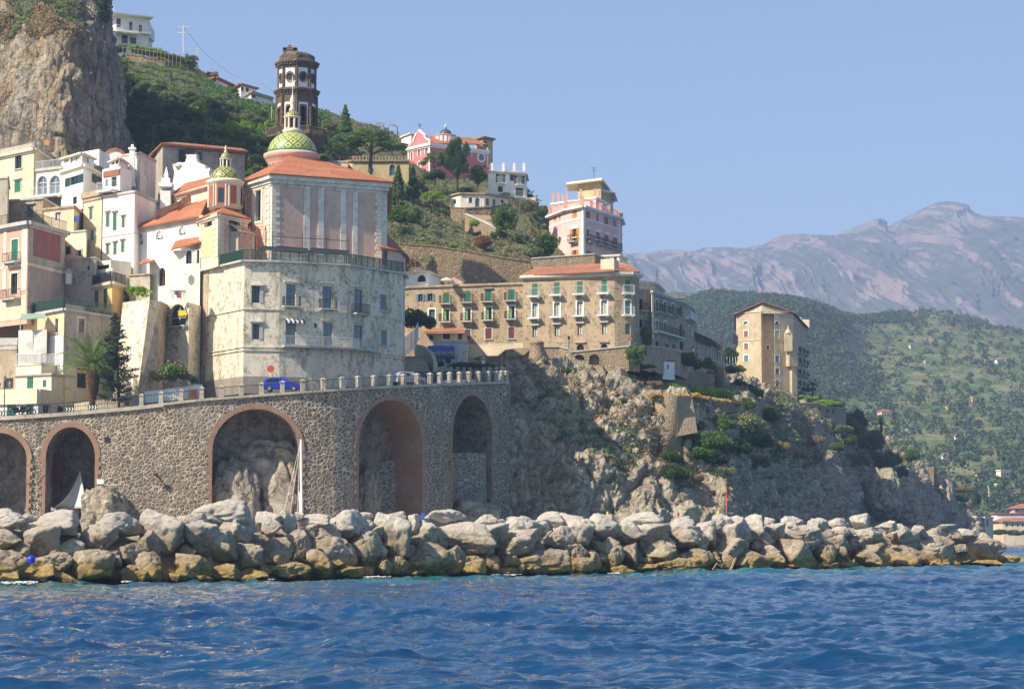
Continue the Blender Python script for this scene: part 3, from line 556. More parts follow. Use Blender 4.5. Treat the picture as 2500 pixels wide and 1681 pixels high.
def window(B, f, u0, z0, u1, z1, st):
    """style letters: first = joinery colour; c closed shutters, o open, h half open; a arched; t trim, p hood, l sill;
    b iron balcony, w white balcony, q glazed blue, n no glazing bars, d deep reveal, v pale curtain, k trim grey"""
    jc = J[st[0]]; s = st[1:]; arch = 'a' in s; dp = .45 if 'd' in s else .24; f.holes.append((u0, z0, u1, z1, dp, arch)); W, H = u1-u0, z1-z0
    fr = MB(); t = min(.07, W*.12); o0, o1 = -dp+.0, -dp+.07
    zsp = z1-min(W/2, H*.9) if arch else z1
    fbox(f, fr, u0, z0, u0+t, zsp, o0, o1); fbox(f, fr, u1-t, z0, u1, zsp, o0, o1); fbox(f, fr, u0+t, z0, u1-t, z0+t, o0, o1)
    if arch:
        pts = arch_pts(u0, u1, zsp, z1); pin = arch_pts(u0+t, u1-t, zsp, z1-t)
        for i in range(len(pts)-1): fr.add([f.P(*pts[i], o1), f.P(*pts[i+1], o1), f.P(*pin[i+1], o1), f.P(*pin[i], o1)], [(0, 1, 2, 3)])
        fbox(f, fr, u0+t, zsp-t/2, u1-t, zsp+t/2, o0, o1)
    else: fbox(f, fr, u0+t, z1-t, u1-t, z1, o0, o1)
    if 'n' not in s and W > .5: fbox(f, fr, (u0+u1)/2-t*.5, z0+t, (u0+u1)/2+t*.5, z1-t, o0, o1)
    if H > 2.0 and not arch: fbox(f, fr, u0+t, z0+H*.72, u1-t, z0+H*.72+t, o0, o1+.004)
    wo = fr.build('window', jc, B.root)
    g = MB(); pane = [(u0+.01, z0+.01)]+([p for p in arch_pts(u0+.01, u1-.01, zsp, z1-.01)] if arch else [(u0+.01, z1-.01), (u1-.01, z1-.01)])+[(u1-.01, z0+.01)]
    g.add([f.P(u, z, -dp+.02) for u, z in pane], [tuple(range(len(pane)))[::-1]]); g.build('pane', M['glassblue' if 'q' in s else ('curtain' if 'v' in s else 'glass')], wo)
    if 'c' in s or 'h' in s:
        for k in ((0, 1) if 'c' in s else (0,)):
            m = MB(); a = u0+.015+k*W/2; b = a+W/2-.03; fbox(f, m, a, z0+.02, b, zsp-.02 if arch else z1-.02, -.10, -.05); n = max(3, int(H/.28))
            for i in range(n): zz = z0+.08+(H-.16)*i/n; 
            fbox(f, m, a+.05, z0+H*.5-.03, b-.05, z0+H*.5+.04, -.05, -.03); m.build('shutter', jc, wo)
    if 'o' in s:
        for k in (0, 1):
            m = MB(); a = u0-W*.5-.02 if k == 0 else u1+.02; fbox(f, m, a, z0+.02, a+W*.5, z1-.02, .03, .075); fbox(f, m, a+.05, z0+H*.5-.03, a+W*.5-.05, z0+H*.5+.03, .075, .09); m.build('shutter', jc, wo)
    if 't' in s or 'k' in s:
        m = MB(); tw = .17; tm = M['greytrim' if 'k' in s else 'trim'] if 'k' in s or 'y' in s else M['whitetrim']
        fbox(f, m, u0-tw, z0, u0-.002, zsp, -.01, .045); fbox(f, m, u1+.002, z0, u1+tw, zsp, -.01, .045)
        if arch:
            pts = arch_pts(u0, u1, zsp, z1); po = arch_pts(u0-tw, u1+tw, zsp, z1+tw)
            for i in range(len(pts)-1): m.add([f.P(*pts[i], .045), f.P(*po[i], .045), f.P(*po[i+1], .045), f.P(*pts[i+1], .045)], [(3, 2, 1, 0)]); m.add([f.P(*po[i], .045), f.P(*po[i+1], .045), f.P(*po[i+1], 0), f.P(*po[i], 0)], [(0, 1, 2, 3)])
        else: fbox(f, m, u0-tw, z1+.002, u1+tw, z1+tw, -.01, .045)
        m.build('trim', tm, wo)
    if 'p' in s:
        m = MB(); fbox(f, m, u0-.25, z1+.2, u1+.25, z1+.32, -.02, .24); fbox(f, m, u0-.18, z1+.12, u1+.18, z1+.198, -.02, .12); m.build('hood', M['greytrim'], wo)
    if 'l' in s:
        m = MB(); fbox(f, m, u0-.16, z0-.14, u1+.16, z0-.003, -.02, .14); m.build('sill', M['greytrim'], wo)
    if 'b' in s or 'w' in s: balcony(B, f, u0-.42, u1+.42, z0-.02, 'w' in s)
def railing_mesh(m, pts, h=1.0, sp=.14, r=.014, rr=.028):
    """handrail and balusters along a 3D polyline"""
    for a, b in zip(pts, pts[1:]):
        a, b = Vector(a), Vector(b); L_ = (b-a).length; n = max(1, int(L_/sp)); up = Vector((0, 0, h))
        m.bar(a+up, b+up, rr); m.bar(a+Vector((0, 0, .08)), b+Vector((0, 0, .08)), rr*.8)
        for i in range(n+1):
            p = a+(b-a)*i/n; m.bar(p, p+up, r*(2.2 if i % 12 == 0 else 1), n=3)
def balcony(B, f, u0, u1, z, white=False, depth=.75, h=1.0, slabm=None, mesh=None):
    m = MB(); fbox(f, m, u0, z-.14, u1, z, -.05, depth); fbox(f, m, u0+.2, z-.34, u0+.36, z-.142, -.02, depth*.75); fbox(f, m, u1-.36, z-.34, u1-.2, z-.142, -.02, depth*.75)
    b = m.build('balcony', M[slabm] if slabm else (M['whitetrim'] if white else M['greytrim']), B.root); r = MB(); d = depth-.05
    railing_mesh(r, [f.P(u0+.05, z, .02), f.P(u0+.05, z, d), f.P(u1-.05, z, d), f.P(u1-.05, z, .02)], h, .13 if not white else .17, .013)
    r.build('railing', mesh or (M['whiterail'] if white else M['iron']), b); return b
def part(B, name, mb, m, smooth=False): return mb.build(name, M[m] if isinstance(m, str) else m, B.root if isinstance(B, Bld) else B, smooth)
def band(B, fis, z, ya, yb, m='greytrim', out=.06, name='string_course'):
    """horizontal band; ya, yb as (px, py) on the first face"""
    mb = MB(); f0 = B.f[fis[0]]; a = f0.hit(*zt(z, *ya))[1]; b = f0.hit(*zt(z, *yb))[1]; a, b = min(a, b), max(a, b)
    for j, i in enumerate(fis): B.f[i].slab(mb, -out*.4, a-j*.002, B.f[i].L+out*.4, b+j*.002, -.02, out)
    return part(B, name, mb, m)
def strips(B, fi, z, rects, m, out=.06, name='pilaster', ob=-.02):
    for r in rects:
        mb = MB(); x0, y0 = zt(z, r[0], r[1]); x1, y1 = zt(z, r[2], r[3]); f = B.f[fi]; u0, a, u1, b = f.rect(x0, y0, x1, y1); f.slab(mb, u0, a, u1, b, ob, out); part(B, name, mb, m)
def hip(B, apex, m='tiles', over=.45, ring=None, dz=.08, name='roof', thick=.16):
    """roof from the eaves ring up to apex points [(px, py, Y)...] (one or two)"""
    q = ring or B.ring(); cx = sum(p[0] for p in q)/len(q); cy = sum(p[1] for p in q)/len(q); e = []
    for x, y in q: d = Vector((x-cx, y-cy)); d = d*(1+over/d.length); e.append((cx+d.x, cy+d.y, B.z1+dz))
    A = [at(*a) if len(a) == 3 else Vector(a) for a in apex]; mb = MB(); n = len(e)
    for i in range(n):
        a, b = Vector(e[i]), Vector(e[(i+1) % n]); mid = (a+b)/2
        ka = min(A, key=lambda p: (p-a).length); kb = min(A, key=lambda p: (p-b).length)
        if ka is kb: mb.add([a, b, ka], [(0, 1, 2)])
        else: mb.add([a, b, kb, ka], [(0, 1, 2, 3)])
        lo = Vector((0, 0, thick)); mb.add([a-lo, b-lo, b, a], [(0, 1, 2, 3)])
    mb.add([(x, y, z-thick) for x, y, z in e], [tuple(range(n))[::-1]])
    return part(B, name, mb, m)
def antenna(px, py, Y, h, label):
    p = at(px, py, Y); mb = MB(); mb.bar(p, p+Vector((0, 0, h)), .035)
    for i, l in ((0, 1.2), (.35, .9), (.7, .7)): mb.bar(p+Vector((-l/2, 0, h-.15-i)), p+Vector((l/2, .1, h-.15-i)), .02)
    for dx in (-.5, -.25, 0, .25, .5): mb.bar(p+Vector((dx, -.3, h-.15)), p+Vector((dx, .3, h-.15)), .015)
    return tag(mb.build('antenna', M['iron']), label, 'antenna', 'roof antennas')
# ---------------- road viaduct of rubble masonry with brick arches ----------------
vY = np.array([(-120, 232), (0, 230), (250, 230), (500, 230), (750, 232), (860, 234), (950, 238), (1030, 242), (1100, 247), (1180, 253), (1242, 259)], float)
vT = np.array([(-120, 1023), (0, 1019), (155, 1009), (339, 993), (480, 976), (647, 963), (781, 953), (982, 942), (1149, 935), (1242, 932)], float)
def smooth_i(a, x):  # rounded interpolation
    return np.mean([np.interp(x+d, a[:, 0], a[:, 1]) for d in (-40, -20, 0, 20, 40)], axis=0) if len(a) else 0
def vy(px): return float(smooth_i(vY, px))
def vt(px): return float(smooth_i(vT, px))
root = empty('viaduct', at(600, 1250, 235), 'long curving rubble stone road viaduct with five brick arches behind the boulders', 'viaduct'); root.location.z = 0
ARCH = [(-2, 70, 1056, 1122, 4.0), (174, 60, 1042, 1118, 6.5), (625.5, 106, 998, 1100, 4.2), (953, 77, 976, 1083, 4.6), (1152, 48, 965, 1062, 4.5)]
def zlow(px):
    for c, h, cr, sp, d in ARCH:
        if abs(px-c) < h:
            k = math.sqrt(max(0, 1-((px-c)/h)**2)); return Zp(px, sp+(cr-sp)*k, vy(px))
    return None
xs = sorted(set([round(x, 2) for x in np.arange(-120, 1242.1, 3)]+[c+s*h*math.cos(t) for c, h, *_ in ARCH for s in (-1, 1) for t in np.linspace(0, 1.5, 22)]))
xs = [x for x in xs if x >= -120]; mb = MB(); V = {}
def wp(px, z): Y = vy(px); p = at(px, 1000, Y); return (p.x, p.y, z)
for a, b in zip(xs, xs[1:]):
    m_ = (a+b)/2; inside = zlow(m_); eps = 1e-4
    la = zlow(a+eps) if inside is not None else None; lb = zlow(b-eps) if inside is not None else None
    za, zb = (la if la is not None else 0), (lb if lb is not None else 0)
    if inside is None: za = zb = 0.0
    mb.add([wp(a, za), wp(b, zb), wp(b, Zp(b, vt(b), vy(b))), wp(a, Zp(a, vt(a), vy(a)))], [(0, 1, 2, 3)])
# return wall at the right end and deck behind
e = wp(1242, 0); zt_ = Zp(1242, vt(1242), vy(1242)); mb.add([e, (e[0]+.6, e[1]+16, 0), (e[0]+.6, e[1]+16, zt_), (e[0], e[1], zt_)], [(0, 1, 2, 3)])
wv_ = mb.build('masonry_wall', M['viaduct'], root)
for i, (c, h, crn, sp, dep) in enumerate(ARCH):
    path = [(c-h, 0)]+[(c-h*math.cos(t), None) for t in np.linspace(0, math.pi, 40)]+[(c+h, 0)]
    pts = []
    for px, z in path:
        k = math.sqrt(max(0, 1-((px-c)/h)**2)); zz = 0 if z == 0 else Zp(px, sp+(crn-sp)*k, vy(px)); pts.append(Vector(wp(px, zz)))
    ax = (pts[-1]-pts[0]).normalized(); nb = Vector((-ax.y, ax.x, 0)); s_ = MB(); n = len(pts)
    s_.add(pts+[p+nb*dep for p in pts], [(j, j+1, n+j+1, n+j) for j in range(n-1)]); ap = s_.build('arch_lining', M['brick'] if i == 3 else M['cave'], root, True)
    bk = MB(); q = [p+nb*(dep-.01) for p in pts]; bk.add(q, [tuple(range(n))]); bk.build('arch_back_wall', M['cave'], ap)
    rg = MB(); wd = .55 if i < 3 else .48; cc = (pts[0]+pts[-1])/2; zsp = pts[1].z
    rail = [0]+list(range(1, n-1))+[n-1]; po, pi_ = [], []
    for j in range(n):
        p = pts[j]; 
        if 0 < j < n-1:
            t = math.pi*(j-1)/(n-3); rr = (pts[-1]-pts[0]).length/2; d = ax*(-math.cos(t))+Vector((0, 0, math.sin(t)))
        else: d = ax*(-1 if j == 0 else 1)
        w2 = wd if j not in (0, n-1) else wd*.45
        po.append(p+d*w2); pi_.append(p)
    # quoins of the jambs stagger as stones do
    fs = []; vs = []
    for j in range(n-1):
        segs = 1 if 0 < j < n-2 else 26
        for k in range(segs):
            a0, a1 = k/segs, (k+1)/segs; w0 = 1 if segs == 1 else (1.25 if k % 2 else .75)
            qa, qb, ia, ib = po[j].lerp(po[j+1], a0), po[j].lerp(po[j+1], a1), pi_[j].lerp(pi_[j+1], a0), pi_[j].lerp(pi_[j+1], a1)
            qa, qb = ia+(qa-ia)*w0, ib+(qb-ib)*w0; f_ = -nb*.07
            vs = [ia+f_, qa+f_, qb+f_, ib+f_, ia+nb*.05, qa+nb*.25, qb+nb*.25, ib+nb*.05]
            rg.add(vs, [(0, 1, 2, 3), (1, 5, 6, 2), (0, 3, 7, 4), (0, 4, 5, 1), (3, 2, 6, 7)])
    rg.build('brick_ring', M['brick'], ap)
# concrete ledge along the road edge and the road itself
lg = MB(); rd = MB(); S = np.arange(-120, 1243, 10); pl = []
for px in S:
    p = Vector(wp(px, Zp(px, vt(px), vy(px)))); q = Vector(wp(px+2, 0))-Vector(wp(px-2, 0)); q.normalize(); nb = Vector((-q.y, q.x, 0)); pl.append((p, nb))
for (p, n1), (q, n2) in zip(pl, pl[1:]):
    o = -.22; h1, h2 = .1, -.28 if (p.x < -36) else -.16
    a = [p+n1*o+Vector((0, 0, h2)), q+n2*o+Vector((0, 0, h2)), q+n2*o+Vector((0, 0, h1)), p+n1*o+Vector((0, 0, h1)), p+n1*.5+Vector((0, 0, h1)), q+n2*.5+Vector((0, 0, h1)), p+n1*.05+Vector((0, 0, h2)), q+n2*.05+Vector((0, 0, h2))]
    lg.add(a, [(0, 1, 2, 3), (3, 2, 5, 4), (1, 0, 6, 7)])
    rd.add([p+n1*.4+Vector((0, 0, -.05)), q+n2*.4+Vector((0, 0, -.05)), q+n2*9+Vector((0, 0, -.05)), p+n1*9+Vector((0, 0, -.05))], [(0, 1, 2, 3)])
part(root, 'ledge', lg, 'concrete'); tag(rd.build('road', M['asphalt']), kind='structure')
# railing with stone posts
rr = empty('roadside_railing', pl[40][0], 'iron railing with stone posts along the top edge of the viaduct', 'railing')
posts = [345, 393, 442, 492, 540, 589, 638, 689, 739, 789, 836, 876, 915, 953, 987, 1021, 1052, 1076, 1100, 1124, 1147, 1171, 1194, 1214, 1226, 1237]
def edge(px, off=.12): p = Vector(wp(px, Zp(px, vt(px), vy(px))+.1)); q = (Vector(wp(px+2, 0))-Vector(wp(px-2, 0))).normalized(); return p+Vector((-q.y, q.x, 0))*off, math.atan2(q.y, q.x)
for px in posts:
    p, a = edge(px); m = MB(); m.box((p.x, p.y, p.z+.5), (.42, .42, 1.0), a); m.box((p.x, p.y, p.z+1.06), (.56, .56, .12), a); m.box((p.x, p.y, p.z+1.17), (.42, .42, .10), a, taper=.5); m.box((p.x, p.y, p.z+.06), (.5, .5, .12), a)
    part(rr, 'stone_post', m, 'concrete')
lst = [-110, -60, -20, 20, 60, 100, 140, 180, 220, 262, 300]+posts
for a, b in zip(lst, lst[1:]):
    m = MB(); k = [edge(x)[0] for x in ((a, b) if b > 345 else (a, b))]; railing_mesh(m, k, 1.0, .16, .016, .035); 
    if b <= 345: m.bar(k[0]+Vector((0, 0, .55)), k[1]+Vector((0, 0, .55)), .025)
    part(rr, 'railing_panel', m, 'iron')
# chevron boards
for px, lab in ((8, 'black and white chevron board at the far left of the road railing'), (170, 'black and white chevron board beside the small palm garden'), (226, 'black and white chevron board below the palm tree')):
    p, a = edge(px, -.02); m = MB(); W, H = 1.05, .42; m.box((p.x, p.y, p.z+.28), (W*.9, .04, H), a, 0)
    ca, sa = math.cos(a), math.sin(a)
    for i in range(3):
        x0 = -.42+i*.3; pts = [(0, .19), (.12, .19), (.24, 0), (.12, -.19), (0, -.19), (.12, 0)]
        m.add([(p.x+(x0+u)*ca+.03*sa, p.y+(x0+u)*sa-.03*ca, p.z+.28+v) for u, v in pts], [(0, 5, 2, 1), (5, 4, 3, 2)], 1)
    tag(m.build('chevron_sign', [M['shadecloth_void'], M['whitetrim']]), lab, 'road sign', 'chevron boards')
# things within the arches
def rocklump(px0, py0, px1, py1, Y, label, seed, depth=None, name='rock', mat='rock', sub=5):
    import bmesh
    bm = bmesh.new(); bmesh.ops.create_icosphere(bm, subdivisions=sub, radius=1); me = bpy.data.meshes.new(name); bm.to_mesh(me); bm.free(); n = len(me.vertices); v = np.zeros(n*3); me.vertices.foreach_get('co', v); v = v.reshape(-1, 3)
    q = v+seed*5.7; r = 1+ridge(q*1.1, 5, 3)*.16+np.minimum(voro(q*1.7, 4)[1]-voro(q*1.7, 4)[0], .3)*.45+fbm(q*4, 4, 9)*.09-.1; v = np.sign(v)*np.abs(v)**.8*r[:, None]; v /= np.abs(v).max(0)
    me.vertices.foreach_set('co', v.ravel()); me.materials.append(M[mat]); me.polygons.foreach_set('use_smooth', np.ones(len(me.polygons), dtype=bool)); me.update()
    o = bpy.data.objects.new(name, me); scn.collection.objects.link(o); c = at((px0+px1)/2, (py0+py1)/2, Y); s = Y/F; o.location = c; o.scale = ((px1-px0)*s/2, depth or (px1-px0)*s/2, (py1-py0)*s/2)
    return tag(o, label, 'rock') if label else o
rocklump(510, 1108, 640, 1420, 233.5, 'tall left rock outcrop filling the widest arch', 1, 2.6)
rocklump(628, 1110, 745, 1420, 234.6, 'knobbly right rock outcrop in the widest arch beside the mast', 2, 2.0)
rocklump(560, 1066, 760, 1240, 235.6, 'upper back rock shelf high in the widest arch', 3, 2.2)
rocklump(196, 1180, 312, 1330, 229, 'squat rock outcrop in front of the wall beside the grey sail', 4, 3.2)
rocklump(866, 1128, 935, 1330, 241.5, 'shaded rock lump inside the tall brick arch', 5, 2.0)
rocklump(1090, 1212, 1230, 1330, 250, 'dark scrubby rock at the foot of the narrow right arch', 6, 3.0)
m = MB(); p0, p1, p2, p3 = [at(x, y, Y) for x, y, Y in ((900, 1330, 243), (982, 1330, 245.2), (975, 1118, 245), (893, 1135, 242.8))]
m.add([p0, p1, p2, p3]+[v+Vector((-.5, 3, 0)) for v in (p0, p1, p2, p3)], [(0, 1, 2, 3), (1, 5, 6, 2), (3, 2, 6, 7), (4, 0, 3, 7)]); tag(m.build('block_buttress', M['ashlar']), 'squared stone block wall built up inside the tall brick arch', 'buttress')
m = MB(); q = [at(x, y, Y) for x, y, Y in ((1104, 1330, 251.0), (1190, 1330, 254), (1186, 1105, 254), (1104, 1105, 251))]; m.add(q+[v+Vector((-.3, 1.5, 0)) for v in q], [(0, 1, 2, 3), (3, 2, 6, 7), (1, 5, 6, 2)]); tag(m.build('block_wall', M['ashlar']), 'dark squared stone infill wall in the narrowest right arch', 'wall')
# draped cloths and sign in the second arch
m = MB(); A = at(195, 1147, 233.0); nn = 14; vs = []
for i in range(nn+1):
    t = i/nn; px = 131+t*(213-131); bot = at(px, 1238+2*math.sin(t*3), 231.5+1.5*math.sin(t*5)); 
    for j in range(9): s = j/8; e_ = A.lerp(bot, s); e_.x += (1-s)*s*(.9*(1-t)) ; e_.z -= math.sin(s*math.pi)*.5*(1-t); vs.append(e_)
m.add(vs, [(i*9+j, (i+1)*9+j, (i+1)*9+j+1, i*9+j+1) for i in range(nn) for j in range(8)]); o = m.build('sail_awning', plain('grey_canvas', (.62, .62, .58), .9), None, True); so_ = o.modifiers.new('solid', 'SOLIDIFY'); so_.thickness = .02; tag(o, 'grey white triangular sail awning hung inside the small arch', 'awning')
m = MB(); k = 30
vs = []
for i in range(k+1):
    p = at(130+i*24/k, 1105, 233.5+.12*math.sin(i*1.9)); q = at(130+i*20/k, 1190+14*math.sin(i), 233.5+.1*math.sin(i*2.2)); vs += [p, q]
m.add(vs, [(2*i, 2*i+2, 2*i+3, 2*i+1) for i in range(k)]); o = m.build('curtain', plain('dark_red_cloth', (.22, .06, .06), .9)); so_ = o.modifiers.new('solid', 'SOLIDIFY'); so_.thickness = .02; tag(o, 'dark red strip curtain hanging at the left inside the small arch', 'curtain')
m = MB(); f = Face(*[(at(x, 1245, 229.5).x, 229.5) for x in (124, 192)], at(150, 1262, 229.5).z, at(150, 1240, 229.5).z); f.slab(m, 0, f.z0, f.L, f.z1, -.08, 0); sg = m.build('bar_sign', plain('sign_brown', (.06, .03, .03), .6)); tag(sg, 'dark brown signboard with pale writing below the sail', 'sign')
def text(s, px, py, Y, h, mat, parent, name='lettering', rz=0, ex=.01):
    cu = bpy.data.curves.new(name, 'FONT'); cu.body = s; cu.size = h; cu.extrude = ex; cu.align_x = 'CENTER'; cu.align_y = 'CENTER'; o = bpy.data.objects.new(name, cu); scn.collection.objects.link(o); bpy.context.view_layer.update()
    me = bpy.data.meshes.new_from_object(o); bpy.data.objects.remove(o); me.materials.append(mat); o = bpy.data.objects.new(name, me); scn.collection.objects.link(o); o.location = at(px, py, Y); o.rotation_euler = (R(90), 0, rz)
    if parent is not None: o.parent = parent; o.matrix_parent_inverse = parent_mw(parent).inverted()
    return o
text('Bar', 131, 1242, 229.4, .42, M['whitetrim'], sg)
m = MB(); p = at(245, 1175, 229.6); m.box(p, (.72, .06, .5)); tag(m.build('notice_board', M['whitetrim']), 'small white notice board on the wall above the squat rock', 'notice board')
m = MB(); p = at(261, 1072, vy(261)); m.box((p.x, p.y-.06, p.z), (.42, .1, .5)); tag(m.build('wall_vent', M['shadecloth_void']), 'small black square box on the wall right of the sail arch', 'vent')
m = MB(); p = at(380, 1156, vy(380)); m.box((p.x, p.y-.1, p.z), (.25, .2, .12)); m.bar(p+Vector((0, -.05, 0)), at(402, 1182, vy(402)-.1), .06); m.box(at(407, 1187, vy(407)-.1), (.5, .3, .3), .3); tag(m.build('wall_lamp', M['iron']), 'small floodlight with its cable box on the middle masonry', 'lamp')
m = MB(); a_, b_ = at(0, 1128, 229), at(79, 1128, 229.2); prev = a_
for i in range(1, 13):
    t = i/12; q = a_.lerp(b_, t)-Vector((0, 0, .75*math.sin(math.pi*t))); m.bar(prev, q, .03); prev = q
tag(m.build('cable', M['iron']), 'slack black cable across the leftmost arch', 'cable')
# ---------------- the church above the road ----------------
def dome_mat(name, Nn, K, y1, y2, g, lw=.15):
    k = N(name, .35, .5); oc = k.n('ShaderNodeTexCoord').outputs['Object']; u = k.math('MULTIPLY', k.math('ARCTAN2', k.xyz(1, oc), k.xyz(0, oc)), Nn/(2*math.pi))
    el = k.math('ARCTAN2', k.xyz(2, oc), k.math('SQRT', k.math('ADD', k.math('POWER', k.xyz(0, oc), 2.0), k.math('POWER', k.xyz(1, oc), 2.0))))
    v = k.math('MULTIPLY', el, K); a = k.math('FRACT', k.math('ADD', u, v)); b = k.math('FRACT', k.math('SUBTRACT', u, v)); ln = k.math('MINIMUM', a, b)
    ce = k.math('MAXIMUM', k.math('ABSOLUTE', k.math('SUBTRACT', a, .57)), k.math('ABSOLUTE', k.math('SUBTRACT', b, .57)))
    base = k.mix(k.ramp(k.noise(2.5, oc, 5, .75), .4, .6), y1, y2); base = k.mix(k.math('LESS_THAN', ln, lw), base, g); base = k.mix(k.math('LESS_THAN', ce, .14), base, tuple(x*.8 for x in g))
    base = k.mix(k.math('LESS_THAN', k.math('FRACT', k.math('MULTIPLY', el, K*3.6)), .18), base, k.mix(.35, base, (.15, .13, .06))); return k.col(base)
DM = dome_mat('majolica_dome', 15, 2.6, (.70, .62, .10), (.60, .56, .16), (.015, .22, .14), .19); DM2 = dome_mat('old_majolica_dome', 11, 1.9, (.62, .42, .09), (.50, .38, .13), (.04, .18, .09), .26)
DM3 = dome_mat('majolica_cap', 8, 0, (.68, .52, .10), (.6, .5, .15), (.05, .22, .14))
def lath(name, c, prof, n, m, parent, smooth=True, rot=0):
    mb = MB(); mb.lathe((0, 0, 0), prof, n, rot=rot); o = mb.build(name, M[m] if isinstance(m, str) else m, None, smooth); o.location = c; o.parent = parent
    if parent is not None: o.matrix_parent_inverse = parent_mw(parent).inverted()
    return o
CH = empty('church', at(760, 640, 255), 'large church with orange tiled roof and a green and yellow majolica dome', 'church')
c1 = Bld('church', None, None, [(598, 250.5), (663, 245), (945, 250.8)], (1, 426), (1, 650), 'oldwhite', 24, ('%', 0, 0) and (.55, .55, 'oldwhite'), root=CH, cap=False)
c1.win(0, ZE, [(708, 455, 768, 775)], 'Kd'); 
c1.done()
# frieze mouldings, pilasters, rose panels, quoins
for y in (372, 392): band(c1, [0, 1], ZE, (870, y), (870, y+9), 'oldwhite', .14, 'moulding')
strips(c1, 1, ZE, [(962, 408, 1214, 1130), (1280, 424, 1362, 1140), (1426, 436, 1600, 1150), (1662, 462, 1728, 1160), (1784, 478, 1976, 1180)], 'mauve', .035, 'wall_panel')
strips(c1, 1, ZE, [(1216, 408, 1278, 1130), (1364, 424, 1424, 1140), (1602, 445, 1660, 1150), (1730, 466, 1782, 1170)], 'oldwhite', .12, 'pilaster')
strips(c1, 0, ZE, [(625, 430, 672, 1140), (790, 405, 818, 1140), (672, 800, 790, 1140)], 'rosepale', .03, 'wall_panel')
strips(c1, 0, ZE, [(676, 425, 704, 800), (770, 425, 788, 800), (676, 425, 788, 452), (676, 778, 788, 800)], 'trim', .10, 'window_surround')
QM = [MB(), MB(), MB(), MB()]
for i in range(20):
    y = 396+i*38.5
    for qi, (fi, r) in enumerate(((1, (866, y, 925 if i % 2 else 962, y+35)), (0, (838 if i % 2 else 815, y, 862, y+35)), (1, (1985 if i % 2 else 1968, y+112, 2034, y+146)), (0, (600, y+30, 622 if i % 2 else 640, y+64)))):
        if fi == 1 and r[0] > 1900 and y > 1060: continue
        f = c1.f[fi]; x0, y0 = zt(ZE, r[0], r[1]); x1, y1 = zt(ZE, r[2], r[3]); u0, a, u1, b = f.rect(x0, y0, x1, y1); f.slab(QM[qi], max(0, u0), a, min(f.L, u1), b, -.02, .10)
for qm in QM: part(CH, 'quoins', qm, 'trim')
hip(c1, [(706, 381, 262), (790, 392, 268)], over=.9, dz=.05)
# great dome
def lantern_tower(c, rad, z_l0, z_l1, z_d, dm, parent, n=8, colm='trim', dark='rosepale'):
    o = lath('lantern', (c[0], c[1], z_l0), [(rad*1.25, -.5), (rad*1.25, -.1), (rad*1.05, 0), (rad*.72, .02), (rad*.72, (z_l1-z_l0)*.9), (rad*1.1, (z_l1-z_l0)*.92), (rad*1.15, z_l1-z_l0)], 24, colm, parent)
    g = MB()
    for i in range(n):
        t = 2*math.pi*(i+.5)/n; g.bar((c[0]+rad*.93*math.cos(t), c[1]+rad*.93*math.sin(t), z_l0), (c[0]+rad*.93*math.cos(t), c[1]+rad*.93*math.sin(t), z_l0+(z_l1-z_l0)*.92), rad*.14, n=8)
        t = 2*math.pi*i/n; g.box((c[0]+rad*.70*math.cos(t), c[1]+rad*.70*math.sin(t), (z_l0+z_l1)/2), (.1, rad*.34, (z_l1-z_l0)*.72), t, 1)  # dark boxes between the columns paint the shade of the openings
    part(o, 'columns', g, None) if False else g.build('columns', [M['trim'], M['shadecloth_void']], o)
    hgt = z_d-z_l1; lath('cupola', (c[0], c[1], z_l1), [(rad*1.0*math.cos(a), hgt*math.sin(a)) for a in np.linspace(0, 1.5, 9)], 24, dm, o)
    return o
def zc(py, px, Y): return at(px, py, Y).z
Yd = 266; dc = at(712, 500, Yd); s = Yd/F; zb = zc(375, 712, Yd); 
lath('drum', (dc.x, dc.y, zb-4.2), [(58*s, 0), (58*s, 2.9), (62*s, 3.1), (69*s, 3.75), (69*s, 4.0), (61*s, 4.2)], 48, 'rosepale', CH)
lath('drum_cornice', (dc.x, dc.y, zb-.95), [(60*s, 0), (66*s, .15), (70*s, .55), (70*s, .75), (62*s, .95)], 48, 'rosepale', CH)
dm_ = lath('dome', (dc.x, dc.y, zb), [(60*s*math.cos(a), 54*s*math.sin(a)) for a in np.linspace(0, 1.42, 22)], 64, DM, CH)
lath('dome_band', (dc.x, dc.y, zb-.02), [(61.5*s, 0), (61.5*s, .2), (60.2*s, .26)], 64, plain('green_tile_band', (.02, .22, .13), .4), dm_)
lt = lantern_tower(dc, 19*s, zc(316, 712, Yd), zc(286, 712, Yd), zc(271, 712, Yd), DM3, CH)
z_ = zc(271, 712, Yd); lath('finial', (dc.x, dc.y, z_-.1), [(.30, 0), (.42, .25), (.22, .6), (.30, 1.0), (.30, 1.5), (.18, 1.8), (.10, 2.0), (.05, 2.2), (.05, 4.2), (.02, 4.3)], 10, 'trim', lt)
mb = MB(); mb.box((dc.x, dc.y, z_+3.6), (.8, .08, .08)); part(lt, 'cross', mb, 'trim')
mb = MB(); f = Face((dc.x-58*s*.95, dc.y-58*s*.31), (dc.x-58*s*.6, dc.y-58*s*.8), zb-4, zb-1); f.slab(mb, .3, zb-3.1, f.L-.3, zb-1.5, -.05, .12); part(CH, 'drum_window', mb, 'glass')
# small green-yellow cupola just behind the roof
q = at(876, 425, 282); s2 = 282/F; o = lath('small_dome', (q.x, q.y, q.z-.4), [(11*s2*math.cos(a), 12*s2*math.sin(a)) for a in np.linspace(0, 1.5, 8)]+[(.08, 12*s2), (.06, 12*s2+.5)], 20, DM3, CH)
